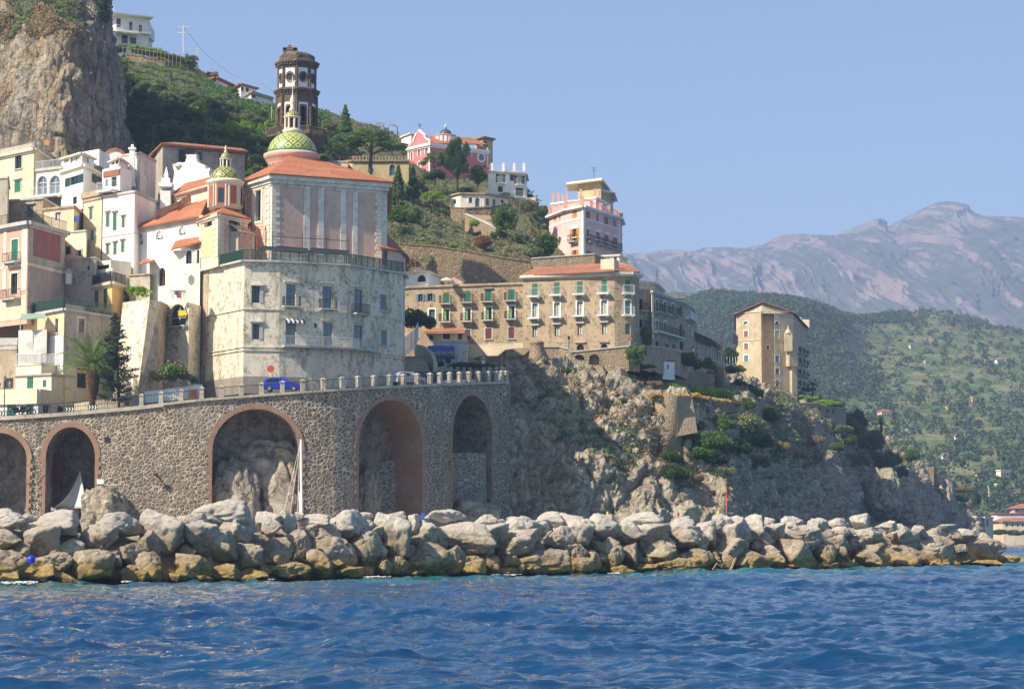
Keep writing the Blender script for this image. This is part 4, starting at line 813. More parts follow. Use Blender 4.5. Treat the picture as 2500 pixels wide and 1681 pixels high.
# nave with lunette windows
nv_ = Bld('nave', None, None, [(309, 262), (489, 251)], (0, 561), (0, 720), 'white', 22, (.35, .35, 'greytrim'), root=CH, cap=False)
nv_.win(0, ZB, [(1378, 1040, 1443, 1140), (1573, 1000, 1645, 1094), (1803, 955, 1872, 1048)], 'Wat'); nv_.done()
for r in ((1378, 1040, 1443, 1140), (1573, 1000, 1645, 1094), (1803, 955, 1872, 1048)):
    f = nv_.f[0]; x0, y0 = zt(ZB, r[0], r[1]); x1, y1 = zt(ZB, r[2], r[3]); u0, a, u1, b = f.rect(x0, y0, x1, y1); m = MB(); R_ = (u1-u0)*.26; c_ = ((u0+u1)/2, a+(b-a)*.52)
    for i in range(8):
        t, t2 = i*math.pi/4, (i+1)*math.pi/4; m.bar(f.P(c_[0]+R_*math.cos(t), c_[1]+R_*math.sin(t), -.1), f.P(c_[0]+R_*math.cos(t2), c_[1]+R_*math.sin(t2), -.1), .05)
        m.bar(f.P(*c_, -.1), f.P(c_[0]+R_*math.cos(t), c_[1]+R_*math.sin(t), -.1), .035)
    part(CH, 'tracery', m, 'whitetrim')
def quad(name, pts, m, parent, thick=.18):
    P_ = [at(*p) if len(p) == 3 and p[2] > 100 and p[0] > 0 else Vector(p) for p in pts]; mb = MB(); n = len(P_); d = Vector((0, 0, -thick))
    mb.add(P_+[p+d for p in P_], [tuple(range(n)), tuple(range(n, 2*n))[::-1]]+[(i, n+i, n+(i+1) % n, (i+1) % n) for i in range(n)]); return part(parent, name, mb, m)
a = nv_.p[0]; b = nv_.p[1]
quad('aisle_roof', [(303, 559, 261.4), (489, 525, 250), (508, 484, 258), (352, 545, 268)], 'tiles', CH)
up = Bld('nave', None, None, [(411, 268), (512, 258)], (0, 483), (0, 570), 'cream2', 16, (.3, .3, 'oldwhite'), root=CH, cap=False)
up.win(0, ZB, [(1728, 690, 1748, 770)], 'K'); up.done()
quad('nave_roof', [(408, 481, 267.4), (514, 452, 257), (560, 420, 268), (452, 447, 278)], 'tiles', CH)
for (x0, y0, x1, y1, x2, y2) in ((1560, 893, 1912, 662, 1912, 860), (1790, 868, 2085, 672, 2085, 830)):
    A = at(*zt(ZB, x0, y0), 258); B_ = at(*zt(ZB, x1, y1), 262.5); C_ = at(*zt(ZB, x2, y2), 262.5); A2 = Vector((A.x, A.y, C_.z)); d = Vector((.45, .4, 0)); m = MB()
    m.add([A, A2, C_, B_]+[p+d for p in (A, A2, C_, B_)], [(0, 1, 2, 3), (4, 7, 6, 5), (0, 3, 7, 4)]); o = part(CH, 'sloping_buttress', m, 'stoneplas'); m = MB(); u = Vector((0, 0, .22)); e_ = Vector((.12, .12, 0)); m.add([A-e_, B_-e_, B_+d+e_, A+d+e_, A-e_+u, B_-e_+u, B_+d+e_+u, A+d+e_+u], [(0, 1, 5, 4), (4, 5, 6, 7), (2, 3, 7, 6)]); part(o, 'tile_coping', m, 'tiles')
# curving gable of the facade, with scroll wall and obelisk pier
def outline(name, pts, Y0, Y1, thick, m, parent, z=ZD):
    P_ = []; xs_ = [p[0] for p in pts]; lo, hi = min(xs_), max(xs_)
    for x, y in pts: px, py = zt(z, x, y); P_.append(at(px, py, Y0+(Y1-Y0)*(x-lo)/(hi-lo)))
    n = len(P_); d = Vector((.35, .95, 0))*thick; mb = MB(); mb.add(P_+[p+d for p in P_], [tuple(range(n)), tuple(range(n, 2*n))[::-1]]+[(i, n+i, n+(i+1) % n, (i+1) % n) for i in range(n)]); return part(parent, name, mb, m)
outline('gable_wall', [(60, 1420), (92, 1225), (100, 1160), (85, 1115), (112, 1085), (150, 1072), (175, 1080), (205, 1070), (212, 1035), (232, 1010), (265, 1000), (300, 1012), (308, 1045), (320, 1075), (350, 1085), (385, 1105), (400, 1140), (440, 1130), (425, 1170), (450, 1260), (470, 1420)], 280, 276, .8, 'white', CH)
for x0, y0, x1, y1 in ((78, 1090, 160, 1112), (205, 1000, 318, 1022), (380, 1125, 440, 1148)): outline('coping', [(x0, y0), (x1, y0), (x1-12, y1), (x0+12, y1)], 279, 278.8, .7, 'cream', CH)
outline('scroll_gable', [(1345, 965), (1352, 900), (1385, 850), (1400, 800), (1450, 790), (1480, 800), (1530, 850), (1580, 868), (1610, 830), (1632, 740), (1640, 735), (1640, 965)], 270, 266, .7, 'white', CH, ZB)
q = at(*zt(ZB, 1452, 790), 267); lath('urn', (q.x, q.y, q.z), [(.2, 0), (.12, .3), (.38, .6), (.42, .75), (.5, .95), (.5, 1.05)], 12, plain('terracotta', (.42, .18, .08)), CH)
q = at(405, 505, 266); s2 = 266/F; mb = MB(); mb.box((q.x, q.y, zc(480, 405, 266)-3), (25*s2, 1.2, zc(455, 405, 266)-zc(480, 405, 266)+6)); mb.box((q.x, q.y, zc(453, 405, 266)), (33*s2, 1.6, .45)); mb.box((q.x, q.y, zc(444, 405, 266)), (20*s2, .9, .8)); mb.lathe((q.x, q.y, zc(440, 405, 266)), [(.42, 0), (.5, .2), (.3, .35), (.40, .45), (.02, 1.65)], 4, rot=math.pi/4); part(CH, 'obelisk_pier', mb, 'white')
# chapel block with the small dome
cp = Bld('chapel', None, None, [(487, 247.5), (533, 242.5), (604, 247)], (1, 521), (1, 650), 'cream2', 9, (.3, .3, 'trim'), root=CH, cap=False)
cp.win(0, ZE, [(165, 730, 250, 835)], 'Mad'); cp.win(1, ZE, [(418, 727, 548, 822)], 'Mad'); cp.done()
strips(cp, 0, ZE, [(150, 858, 270, 1160)], 'apricot', .03, 'wall_panel'); strips(cp, 1, ZE, [(375, 745, 400, 1160), (560, 745, 600, 1160), (402, 830, 556, 868)], 'rosepale', .03, 'wall_panel')
QM = [MB(), MB(), MB()]
for i in range(15):
    y = 715+i*30
    for qi, (fi, r) in enumerate(((0, (118, y, 140 if i % 2 else 155, y+27)), (0, (283 if i % 2 else 270, y-8, 318, y+19)), (1, (322, y-8, 362 if i % 2 else 378, y+19)))):
        f = cp.f[fi]; x0, y0 = zt(ZE, r[0], r[1]); x1, y1 = zt(ZE, r[2], r[3]); u0, a, u1, b = f.rect(x0, y0, x1, y1); f.slab(QM[qi], max(0, u0), a, min(f.L, u1), b, -.02, .07)
for qm in QM: part(CH, 'quoins', qm, 'trim')
hip(cp, [(550, 503, 248.5)], over=.5, dz=.05)
mb = MB(); f = cp.f[1]; x0, y0 = zt(ZE, 425, 905); x1, y1 = zt(ZE, 598, 1170); u0, a, u1, b = f.rect(x0, y0, x1, y1); f.slab(mb, u0, a-.5, u1, b, -.1, 1.3); mb.add([f.P(u0-.1, b, 1.4), f.P(u1+.1, b, 1.4), f.P(u1, b+.9, 0), f.P(u0, b+.9, 0), f.P(u0-.1, b-.1, 1.4), f.P(u1+.1, b-.1, 1.4)], [(0, 1, 2, 3), (4, 5, 1, 0)]); part(CH, 'stair_house', mb, 'greyplas')
Yc = 248.5; s = Yc/F; q = at(550, 480, Yc); z0_ = zc(512, 550, Yc); z1_ = zc(452, 550, Yc)
lath('chapel_drum', (q.x, q.y, z0_), [(40*s, 0), (40*s, z1_-z0_-.1), (44*s, z1_-z0_), (47.5*s, z1_-z0_+.25), (47.5*s, z1_-z0_+.4), (39*s, z1_-z0_+.55)], 40, 'trim', CH)
mb = MB(); mg = MB(); mc = MB(); Rr = 40*s
for i in range(8):
    t = math.radians(-90+i*45-8); c_, s_ = math.cos(t), math.sin(t); px_ = (-s_, c_)
    zz0, zz1 = z0_+.5, z1_-.25; w_ = Rr*.30 if i % 2 == 0 else Rr*.18
    A = (q.x+c_*Rr*1.0-px_[0]*w_, q.y+s_*Rr*1.0-px_[1]*w_); B_ = (q.x+c_*Rr+px_[0]*w_, q.y+s_*Rr+px_[1]*w_); f = Face(A, B_, zz0, zz1)
    f.slab(mb, 0, zz0, f.L, zz1, -.4, .04)
    if i % 2 == 0: f.slab(mg, f.L*.2, zz0+.1, f.L*.8, zz1-.3, -.1, .07)
    t2 = t+math.radians(22.5)
    for dt in (-.10, .10): mc.bar((q.x+math.cos(t2+dt)*Rr*1.03, q.y+math.sin(t2+dt)*Rr*1.03, zz0-.3), (q.x+math.cos(t2+dt)*Rr*1.03, q.y+math.sin(t2+dt)*Rr*1.03, zz1+.2), .10, n=6)
part(CH, 'red_panels', mb, plaster('red_panel', (.40, .10, .07), (.5, .3, .2), .7)); part(CH, 'drum_windows', mg, 'glass'); part(CH, 'drum_pilasters', mc, 'trim')
zb2 = z1_+.5; d2 = lath('chapel_dome', (q.x, q.y, zb2), [(38*s*math.cos(a), 36*s*math.sin(a)) for a in np.linspace(0, 1.36, 20)], 48, DM2, CH)
lt = lantern_tower(q, 13.5*s, zc(411, 550, Yc), zc(388, 550, Yc), zc(372, 550, Yc), DM3, CH); lath('finial', (q.x, q.y, zc(372, 550, Yc)-.1), [(.16, 0), (.2, .2), (.08, .4), (.15, .6), (.02, .9)], 8, 'trim', lt)
# side house on the right of the terrace belongs to the church block
sh_ = Bld('pink_side_house', 'low pink annex with rusty tile roof at the right end of the church terrace', 'house', [(931, 249.3), (978, 252.5), (990, 257.5)], (0, 606), (0, 660), 'rosepale', 9, None, cap=False)
sh_.win(0, ZE, [(2044, 1080, 2106, 1240)], 'Bn'); sh_.done(); hip(sh_, [(931, 567, 257), (945, 570, 262)], m='tilesdark', over=.5)
# ---------------- bell tower ----------------
BT = empty('bell_tower', at(724, 400, 300), 'dark octagonal stone bell tower with white panels behind the dome', 'bell tower')
Yb = 292; s = Yb/F; c_ = at(724, 300, Yb); cx, cy = c_.x, c_.y; zz = lambda y: zc(y, 724, Yb)
def octo(r): return [(cx+r*math.cos(math.radians(-180+45*i+4)), cy+r*math.sin(math.radians(-180+45*i+4))) for i in range(9)]
for (ra, ya, yb, kind) in ((49*s, 336, 237, 'low'), (45*s, 222, 168, 'up')):
    o = octo(ra/math.cos(math.radians(10))*.97); w_ = MB(); pn = MB(); rg = MB(); GL = []
    for i in range(8):
        gl = MB(); GL.append(gl); f = Face(o[i], o[i+1], zz(ya), zz(yb)); Lf = f.L; H_ = f.z1-f.z0
        if kind == 'low':
            f.holes.append((Lf*.31, f.z0+H_*.18, Lf*.69, f.z0+H_*.70, .7, True)); wall_mesh(w_, f); u0, u1 = Lf*.17, Lf*.83; zh = f.z0+H_*.70
            f.slab(pn, u0, f.z0+H_*.05, Lf*.24, zh+.55, -.02, .04); f.slab(pn, Lf*.76, f.z0+H_*.05, u1, zh+.55, -.02, .04); f.slab(pn, Lf*.24, zh+.22, Lf*.76, zh+.55, -.02, .04); f.slab(pn, Lf*.24, f.z0+H_*.05, Lf*.76, f.z0+H_*.11, -.02, .04)
            pts = arch_pts(Lf*.31, Lf*.69, zh-Lf*.19, zh); po = arch_pts(Lf*.24, Lf*.76, zh-Lf*.19, zh+.22)
            for j in range(10): rg.add([f.P(*pts[j], .12), f.P(*po[j], .12), f.P(*po[j+1], .12), f.P(*pts[j+1], .12), f.P(*po[j], 0), f.P(*po[j+1], 0)], [(3, 2, 1, 0), (1, 2, 5, 4)])
            f.slab(rg, Lf*.24, f.z0+H_*.16, Lf*.31, zh-Lf*.19, -.02, .12); f.slab(rg, Lf*.69, f.z0+H_*.16, Lf*.76, zh-Lf*.19, -.02, .12)
            for b_ in range(5): f.slab(rg, Lf*(.34+.07*b_), f.z0+H_*.19, Lf*(.36+.07*b_), f.z0+H_*.30, -.3, -.2)
            f.slab(rg, Lf*.30, f.z0+H_*.30, Lf*.70, f.z0+H_*.325, -.35, .1)
            gl.add([f.P(Lf*.2, f.z0+H_*.1, -.72), f.P(Lf*.8, f.z0+H_*.1, -.72), f.P(Lf*.8, zh+.1, -.72), f.P(Lf*.2, zh+.1, -.72)], [(0, 1, 2, 3)])  # dark sheet behind the arch stands in for the unlit interior
        else:
            wall_mesh(w_, f); f.slab(pn, Lf*.14, f.z0+H_*.03, Lf*.86, f.z0+H_*.92, -.02, .04); cu, cz = Lf/2, f.z0+H_*.50
            for j in range(16):
                t, t2 = 2*math.pi*j/16, 2*math.pi*(j+1)/16; a_, b_, ax_ = Lf*.22, Lf*.34, 1.18
                rg.add([f.P(cu+a_*math.cos(t), cz+a_*ax_*math.sin(t), .16), f.P(cu+b_*math.cos(t), cz+b_*ax_*math.sin(t), .16), f.P(cu+b_*math.cos(t2), cz+b_*ax_*math.sin(t2), .16), f.P(cu+a_*math.cos(t2), cz+a_*ax_*math.sin(t2), .16), f.P(cu+b_*math.cos(t), cz+b_*ax_*math.sin(t), 0), f.P(cu+b_*math.cos(t2), cz+b_*ax_*math.sin(t2), 0), f.P(cu+a_*math.cos(t), cz+a_*ax_*math.sin(t), .05), f.P(cu+a_*math.cos(t2), cz+a_*ax_*math.sin(t2), .05)], [(0, 1, 2, 3), (1, 4, 5, 2), (0, 3, 7, 6)])
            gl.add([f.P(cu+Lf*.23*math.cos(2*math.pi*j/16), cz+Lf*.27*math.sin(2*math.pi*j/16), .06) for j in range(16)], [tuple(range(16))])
        f.slab(rg, -.18, f.z0, .14, f.z1, -.1, .16); f.slab(rg, Lf-.14, f.z0, Lf+.18, f.z1, -.1, .158)
    st_ = w_.build('tower_stage', M['tower'], BT); pn.build('white_panels', M['whitetrim'], st_); rg.build('stone_frames', M['tower'], st_); [gl.build('opening', M['shadecloth_void'], st_) for gl in GL]
def ocor(ya, yb, r0, r1, name):
    za, zb_ = zz(ya), zz(yb); lath(name, (cx, cy, za), [(r0*s, 0), (r0*s*1.03, (zb_-za)*.25), (r1*s*.94, (zb_-za)*.55), (r1*s, (zb_-za)*.6), (r1*s, (zb_-za)*.85), (r0*s, (zb_-za))], 8, 'tower', BT, False, math.radians(4))
    d = MB()
    for i in range(40):
        t = 2*math.pi*(i+.5)/40; rr_ = r1*s*.90*math.cos(math.radians(22.5))/math.cos((t-math.radians(4)) % (math.pi/4)-math.pi/8); d.box((cx+rr_*math.cos(t), cy+rr_*math.sin(t), za+(zb_-za)*.42), (.34, .16, (zb_-za)*.26), t)
    part(BT, 'dentils', d, 'tower')
ocor(238, 220, 50, 58, 'cornice'); ocor(172, 151, 46, 56, 'cornice'); lath('parapet', (cx, cy, zz(152)), [(44*s, 0), (44*s, .7), (38*s, .95), (30*s, 1.1)], 8, 'tower', BT, False, math.radians(4))
# turret stub on top
mb = MB(); tx = at(711, 145, Yb).x
for dx in (-.72, .62): mb.box((tx+dx, cy-1, zz(153)+.8), (.42, .5, 1.9))
mb.box((tx-.05, cy-1, zz(153)+1.55), (1.9, .5, .35)); mb.box((tx-.05, cy-1, zz(153)+.3), (1.9, .5, .8)); mb.box((tx-.1, cy-1, zz(153)+1.95), (.8, .4, .4), taper=.3); mb.box((tx+.4, cy-.5, zz(153)+.5), (1.0, .8, 1.0)); part(BT, 'belfry_stub', mb, 'tower')
lath('balcony_cornice', (cx+.0, cy, zz(362)), [(60*s, 0), (66*s, .5), (76*s, 1.0), (80*s, 1.15), (80*s, 1.35), (40*s, 1.4)], 8, 'tower', BT, False, math.radians(26))
mb = MB(); o = [(cx+78*s*math.cos(math.radians(26+45*i)), cy+78*s*math.sin(math.radians(26+45*i)), zz(362)+1.35) for i in range(9)]
for a, b in zip(o, o[1:]):
    a, b = Vector(a), Vector(b); n = 16
    for i in range(n+1): p = a+(b-a)*i/n; mb.bar(p, p+Vector((0, 0, .85)), .055, n=4)
    mb.bar(a+Vector((0, 0, .9)), b+Vector((0, 0, .9)), .10)
    mb.box(tuple(a+Vector((0, 0, .5))), (.4, .4, 1.1))
part(BT, 'balustrade', mb, 'tower'); lath('tower_base', (cx, cy, zz(470)), [(58*s, 0), (58*s, zz(361)-zz(470))], 8, 'tower', BT, False, math.radians(26))
# ---------------- tall apartment house below the church ----------------
A = Bld('apartment_house', 'tall peeling curved apartment house carrying the church terrace above the road', 'apartment house', [(488, 248), (595, 238.6), (682, 239.2), (750, 240.4), (848, 242.4), (979, 250), (988, 254)], (1, 637), (1, 960), 'fortress', 17, None, cap=True)
A.win(1, ZF, [(668, 420, 752, 600), (675, 822, 748, 984)], 'Kd'); A.win(2, ZF, [(1030, 405, 1130, 635)], 'Bqb'); A.win(2, ZF, [(1027, 802, 1135, 1040)], 'Bq'); A.win(3, ZF, [(1415, 428, 1510, 662)], 'Bqb'); A.win(3, ZF, [(1420, 812, 1517, 1048)], 'Bqp'); A.win(3, ZF, [(1325, 812, 1355, 865)], 'K')
A.win(4, ZF, [(1746, 458, 1838, 712)], 'Bqb'); A.win(4, ZF, [(1742, 837, 1838, 1068)], 'Bqp'); A.win(4, ZF, [(2022, 512, 2090, 676), (2030, 888, 2094, 1045)], 'Bcql')
for fi, r in ((1, (652, 398, 790, 420)), (1, (650, 785, 790, 805)), (2, (1005, 370, 1150, 385)), (3, (1395, 382, 1535, 394)), (4, (1720, 422, 1860, 434))): strips(A, fi, ZF, [r], 'oldwhite', .28, 'hood')
for r in ((652, 420, 666, 605), (754, 420, 790, 605), (655, 805, 673, 990), (750, 805, 785, 990)): strips(A, 1, ZF, [r], plaster('slate_trim', (.35, .38, .38), (.2, .2, .2), .3), .06, 'window_surround')
for y in (662, 1056, 1095): band(A, [0, 1, 2, 3, 4, 5], ZF, (583, y), (583, y+(9 if y != 1056 else 14)), 'fortress', .12)
band(A, [0, 1, 2, 3, 4, 5], ZF, (583, 152), (583, 170), 'greytrim', .45, 'terrace_slab')
mb = MB(); z_a, z_b = A.z0, A.f[0].hit(*zt(ZF, 583, 1372))[1]
for i in (0, 1, 2): A.f[i].slab(mb, (.9 if i == 0 else -.01), z_a, A.f[i].L+.02, z_b, -.02, .03+.001*i)
part(A, 'render_base', mb, 'basegrey')
strips(A, 0, ZF, [(122, 195, 208, 1050)], 'stoneplas', .05, 'quoins'); strips(A, 4, ZF, [(2238, 270, 2250, 1150)], 'whiterail', .12, 'downpipe')
A.done()
# long lower balcony wrapping three faces
bz = A.f[3].hit(*zt(ZF, 1265, 1062))[1]; pts = []; ptb = []
for fi, x in ((2, 985), (2, None), (3, None), (4, 1912)):
    f = A.f[fi]; u = f.hit(*zt(ZF, x, 1060))[0] if x else f.L
    d1 = f.n if x else ((f.n+A.f[fi+1].n).normalized()); base = f.A+f.d*u; ptb.append(base); pts.append(base+d1*.95)
mb = MB()
for i in range(3):
    a, b, c, d = ptb[i], ptb[i+1], pts[i+1], pts[i]; mb.add([(*p.xy, z) for z in (bz-.16, bz) for p in (a, b, c, d)], [(4, 7, 6, 5), (0, 1, 2, 3), (3, 2, 6, 7), (0, 3, 7, 4), (1, 5, 6, 2)])
o = part(A, 'balcony', mb, 'greytrim'); mb = MB()
railing_mesh(mb, [(*p.xy, bz) for p in [ptb[0]]+pts+[ptb[3]]], 1.0, .13, .018); part(o, 'railing', mb, plain('pale_blue_railing', (.45, .52, .52), .5))
f = A.f[2]; mb = MB(); x0, y0 = zt(ZF, 1000, 770); x1, y1 = zt(ZF, 1210, 800); u0, a, u1, b = f.rect(x0, y0, x1, y1)
for i in range(9): w_ = (u1-u0)/9; mb.add([f.P(u0+i*w_, b, .05), f.P(u0+(i+1)*w_, b, .05), f.P(u0+(i+1)*w_, b-.3, .8), f.P(u0+i*w_, b-.3, .8), f.P(u0+i*w_, b-.55, .82), f.P(u0+(i+1)*w_, b-.55, .82)], [(0, 3, 2, 1), (3, 4, 5, 2)], i % 2)
mb.build('awning', [M['iron'], M['whitetrim']], A.root)
# small potted plants rest on balconies
# terrace railing, shades, scaffold
tz = A.z1+.05; pts = [Vector((*(f.A+((f.n+(A.f[i-1].n if i else f.n)).normalized())*.35).xy, tz)) for i, f in enumerate(A.f[:5])]+[Vector((*(A.f[4].B+A.f[4].n*.35).xy, tz))]
rr = empty('terrace_railing', pts[2], 'green mesh railing along the church terrace edge', 'railing')
for a, b in zip(pts, pts[1:]): mb = MB(); railing_mesh(mb, [a, b], 1.15, .085, .024, .045); part(rr, 'railing_panel', mb, 'greenrail')
def shade(pl, label):
    P_ = [at(*p) for p in pl]; o = empty('shade_canopy', P_[0], label, 'canopy', 'terrace shades'); mb = MB(); d = Vector((0, 0, -.06)); mb.add(P_+[p+d for p in P_], [(0, 1, 2, 3), (7, 6, 5, 4), (0, 4, 5, 1), (1, 5, 6, 2), (2, 6, 7, 3), (3, 7, 4, 0)]); part(o, 'cloth', mb, 'shadecloth_void')
    mb = MB()
    for p in P_: mb.bar((p.x, p.y, tz), p, .03)
    for i in range(4): mb.bar(P_[i], P_[(i+1) % 4], .04)
    part(o, 'frame', mb, 'iron')
shade([(631, 607, 238.6), (669, 611, 238.8), (672, 603, 242), (638, 600, 242)], 'small leftmost black shade canopy on the church terrace')
shade([(671, 612, 238.8), (748, 617, 239.8), (752, 607, 243), (676, 600, 242)], 'middle black shade canopy in two panels on the church terrace')
shade([(752, 614, 239.8), (846, 622, 243), (852, 612, 246), (762, 605, 243)], 'longest rightmost black shade canopy on the church terrace')
mb = MB()
for (x0, x1, Y0, Y1) in ((590, 610, 241, 242), (627, 648, 240.6, 242)):
    q = [at(x0, 600, Y0), at(x1, 600, Y0), at(x1+2, 600, Y1+.6), at(x0+2, 600, Y1+.6)]; zt1 = zc(553, 620, 241)
    for p in q: mb.bar((p.x, p.y, tz), (p.x, p.y, zt1), .035)
    for zh in np.linspace(tz+.9, zt1-.1, 4):
        for i in range(4): mb.bar((q[i].x, q[i].y, zh), (q[(i+1) % 4].x, q[(i+1) % 4].y, zh), .025)
    mb.bar((q[0].x, q[0].y, tz), (q[1].x, q[1].y, zt1), .022); mb.bar((q[1].x, q[1].y, tz), (q[0].x, q[0].y, zt1), .022)
a, b = at(600, 575, 240.8), at(640, 560, 240.6); mb.bar(a, b, .03); mb.bar(at(600, 560, 240.8), at(640, 582, 240.6), .03); tag(mb.build('scaffold', M['rust']), 'rusty red scaffold tower at the corner of the church', 'scaffold')
mb = MB(); k = [at(666, 577, 241.5), at(738, 581, 242.5), at(797, 584, 243), at(852, 589, 245)]
for p in k: mb.bar((p.x, p.y, tz), (p.x, p.y, p.z+.5), .035)
for p, q in zip(k, k[1:]): mb.bar(p, q, .035)
tag(mb.build('pipe_frame', M['iron']), 'long dark pipe frame standing on the terrace before the rose wall', 'frame')
# ---------------- houses left of the church ----------------
def simple(label, pts, yt, yb, mat, wins=(), back=8, cornice=(.22, .22, 'greytrim'), name='house', cat='house', z=ZB, **k):
    B = Bld(name, label, cat, pts, yt, yb, mat, back, cornice, **k)
    for fi, rs, st_ in wins: B.win(fi, z, rs, st_)
    return B.done()
def bx(name, label, cat, z, x0, y0, x1, y1, Y, m, d=.3, parent=None):
    A = at(*zt(z, x0, y1), Y); B_ = at(*zt(z, x1, y0), Y); mb = MB(); mb.box(((A.x+B_.x)/2, Y+d/2, (A.z+B_.z)/2), (abs(B_.x-A.x), d, abs(B_.z-A.z))); return tag(mb.build(name, M[m] if isinstance(m, str) else m, parent), label, cat)
# top row
h = simple('cream house with dark green windows at the left edge under the cliff', [(-45, 284), (82, 276), (150, 290)], (1, 362), (1, 500), 'cream', [(0, [(153, 232, 219, 378)], 'Dkl'), (0, [(150, 505, 208, 615)], 'Gckp')], 12, (.3, .35, 'cream'))
mb = MB(); f = h.f[0]; f.slab(mb, -.1, h.z1, f.L+.1, h.z1+.75, -.25, .0); h.f[1].slab(mb, -.05, h.z1+.0, h.f[1].L, h.z1+.74, -.25, .0); part(h, 'parapet', mb, 'greyplas')
h = simple('white wing with two tall arched windows and a roof terrace', [(80, 276.5), (150, 274)], (0, 416), (0, 486), 'ivory', [(0, [(375, 452, 475, 640), (500, 447, 606, 634)], 'Wavqt')], 8)
f = h.f[0]; mb = MB(); railing_mesh(mb, [f.P(0, h.z1+.05, .1), f.P(f.L, h.z1+.05, .1)], .95, .14, .02, .04); part(h, 'railing', mb, 'whiterail'); balcony(h, f, -.1, f.L+.1, f.hit(100, 479)[1]-.0, True, .6)
w1 = simple('bright white house with glazed top storey and dark shutters below the cliff', [(150, 274), (202, 269), (270, 280)], (1, 402), (1, 510), 'white', [(0, [(705, 452, 795, 538)], 'Do'), (0, [(732, 660, 774, 735)], 'D'), (1, [(960, 460, 1030, 545)], 'Do')], 9, (.25, .35, 'trim'))
a = simple('glazed rooftop room with pale tile canopy on the white house', [(150.5, 275), (200, 270.5), (230, 275)], (1, 373), (1, 401), 'white', [(0, [(645, 238, 697, 315), (706, 232, 804, 312)], 'Dv'), (1, [(828, 232, 900, 310)], 'Dvn')], 4, (.12, .3, 'trim'))
simple('plain white cube room behind the glazed rooftop room', [(203, 279), (242, 277), (268, 282)], (1, 364), (1, 404), 'white', (), 5, None, z=ZB)
mb = MB(); q = at(280, 392, 284); mb.lathe((0, 0, 0), [(1.5, 0), (1.5, 3.2)], 20, a0=0, a1=math.pi); o = empty('vault_roof', q, 'little white barrel vault roof edged with red brick', 'roof'); m2 = MB()
n = 14
for k_ in range(n):
    t, t2 = math.pi*k_/n, math.pi*(k_+1)/n; c0, s0, c1_, s1 = math.cos(t), math.sin(t), math.cos(t2), math.sin(t2)
    m2.add([(q.x+1.35*c0, q.y, q.z+1.3*s0), (q.x+1.35*c1_, q.y, q.z+1.3*s1), (q.x+1.35*c1_, q.y+5, q.z+1.3*s1), (q.x+1.35*c0, q.y+5, q.z+1.3*s0), (q.x, q.y, q.z)], [(0, 1, 2, 3), (4, 1, 0)])
part(o, 'vault', m2, 'white'); m2 = MB()
for k_ in range(n):
    t, t2 = math.pi*k_/n, math.pi*(k_+1)/n
    m2.add([(q.x+r_*math.cos(a_), q.y+dy, q.z+r_*math.sin(a_)) for dy in (-.12, .4) for r_, a_ in ((1.3, t), (1.62, t), (1.62, t2), (1.3, t2))], [(0, 1, 2, 3), (1, 5, 6, 2)])
part(o, 'brick_edge', m2, 'tiles')
bx('laundry', 'orange cloth drying on the roof of the cream house', 'laundry', ZB, 447, 98, 498, 140, 279, plain('orange_cloth', (.75, .30, .04)), .05)
# big pale house behind with dentil eaves
big = simple('long pale house with terracotta eaves behind the church gable', [(372, 297), (396, 288), (597, 294)], (1, 352), (1, 560), 'greyplas', (), 14, None, cap=False)
big2 = Bld('house', None, None, [(372, 297), (396, 288), (597, 294)], (1, 352), (1, 560), 'ivory', 14, root=big.root)
hip(big, [(430, 347, 304), (590, 362, 306)], m='tilesdark', over=.55, dz=.1, thick=.22)
for px0, py0, px1, py1, st_ in ((436, 367, 452, 394, 'Dc'), (453, 367, 474, 393, 'K'), (483, 372, 493, 389, 'D'), (535, 378, 547, 400, 'D')):
    f = big.f[1]; u0, a, u1, b = f.rect(px0, py0, px1, py1); mb = MB(); f.slab(mb, u0, a, u1, b, -.02, .05); w_ = part(big, 'window', mb, 'glass' if 'c' not in st_ else J['D']); mb = MB(); f.slab(mb, u0-.06, a-.06, u1+.06, a, -.02, .09); f.slab(mb, u0-.06, b, u1+.06, b+.07, -.02, .09); f.slab(mb, (u0+u1)/2-.03, a, (u0+u1)/2+.03, b, 0, .09); part(w_, 'frame', mb, J['D'])
bpy.data.objects.remove(big2.root) if False else None
mb = MB(); f = big.f[1]
for i in range(int(f.L/.33)): f.slab(mb, i*.33, f.z1-.28, i*.33+.16, f.z1-.05, 0, .5)
part(big, 'eaves_dentils', mb, 'tiles'); mb = MB()
for i in range(8): big.f[0].slab(mb, i*.33, f.z1-.28, i*.33+.16, f.z1-.05, 0, .5)
part(big, 'eaves_dentils', mb, 'tiles')
# tall white house
simple('mottled white tower block with a pointed chimney behind the tall white house', [(296, 268), (342, 266), (380, 272)], (1, 372), (1, 470), 'oldwhite', (), 7, (.15, .1, 'greytrim'))
mb = MB(); q = at(322, 452, 265.6); mb.box((q.x, q.y, q.z), (.8, .6, 0.4)); mb.box((q.x, q.y, zc(405, 322, 265.6)), (.62, .5, zc(366, 322, 265.6)-zc(452, 322, 265.6))); mb.box((q.x, q.y, zc(363, 322, 265.6)), (.85, .7, .25)); mb.box((q.x, q.y, zc(358, 322, 265.6)), (.35, .35, .5), taper=.7); tag(mb.build('chimney', M['white']), 'tall white chimney stack against the mottled white block', 'chimney')
t = simple('tall bright white house with green shutters and a red parapet balcony', [(250, 262), (327, 258), (396, 268)], (1, 466), (1, 690), 'white', [(0, [(1072, 828, 1100, 965), (1142, 828, 1174, 1000)], 'Gckp'), (0, [(1232, 868, 1256, 970)], 'Gckp'), (0, [(1075, 1150, 1099, 1245), (1148, 1130, 1173, 1242), (1225, 1110, 1250, 1220)], 'Gckp')], 9, (.18, .15, 'greytrim'))
band(t, [0, 1], ZB, (1200, 1040), (1200, 1052))
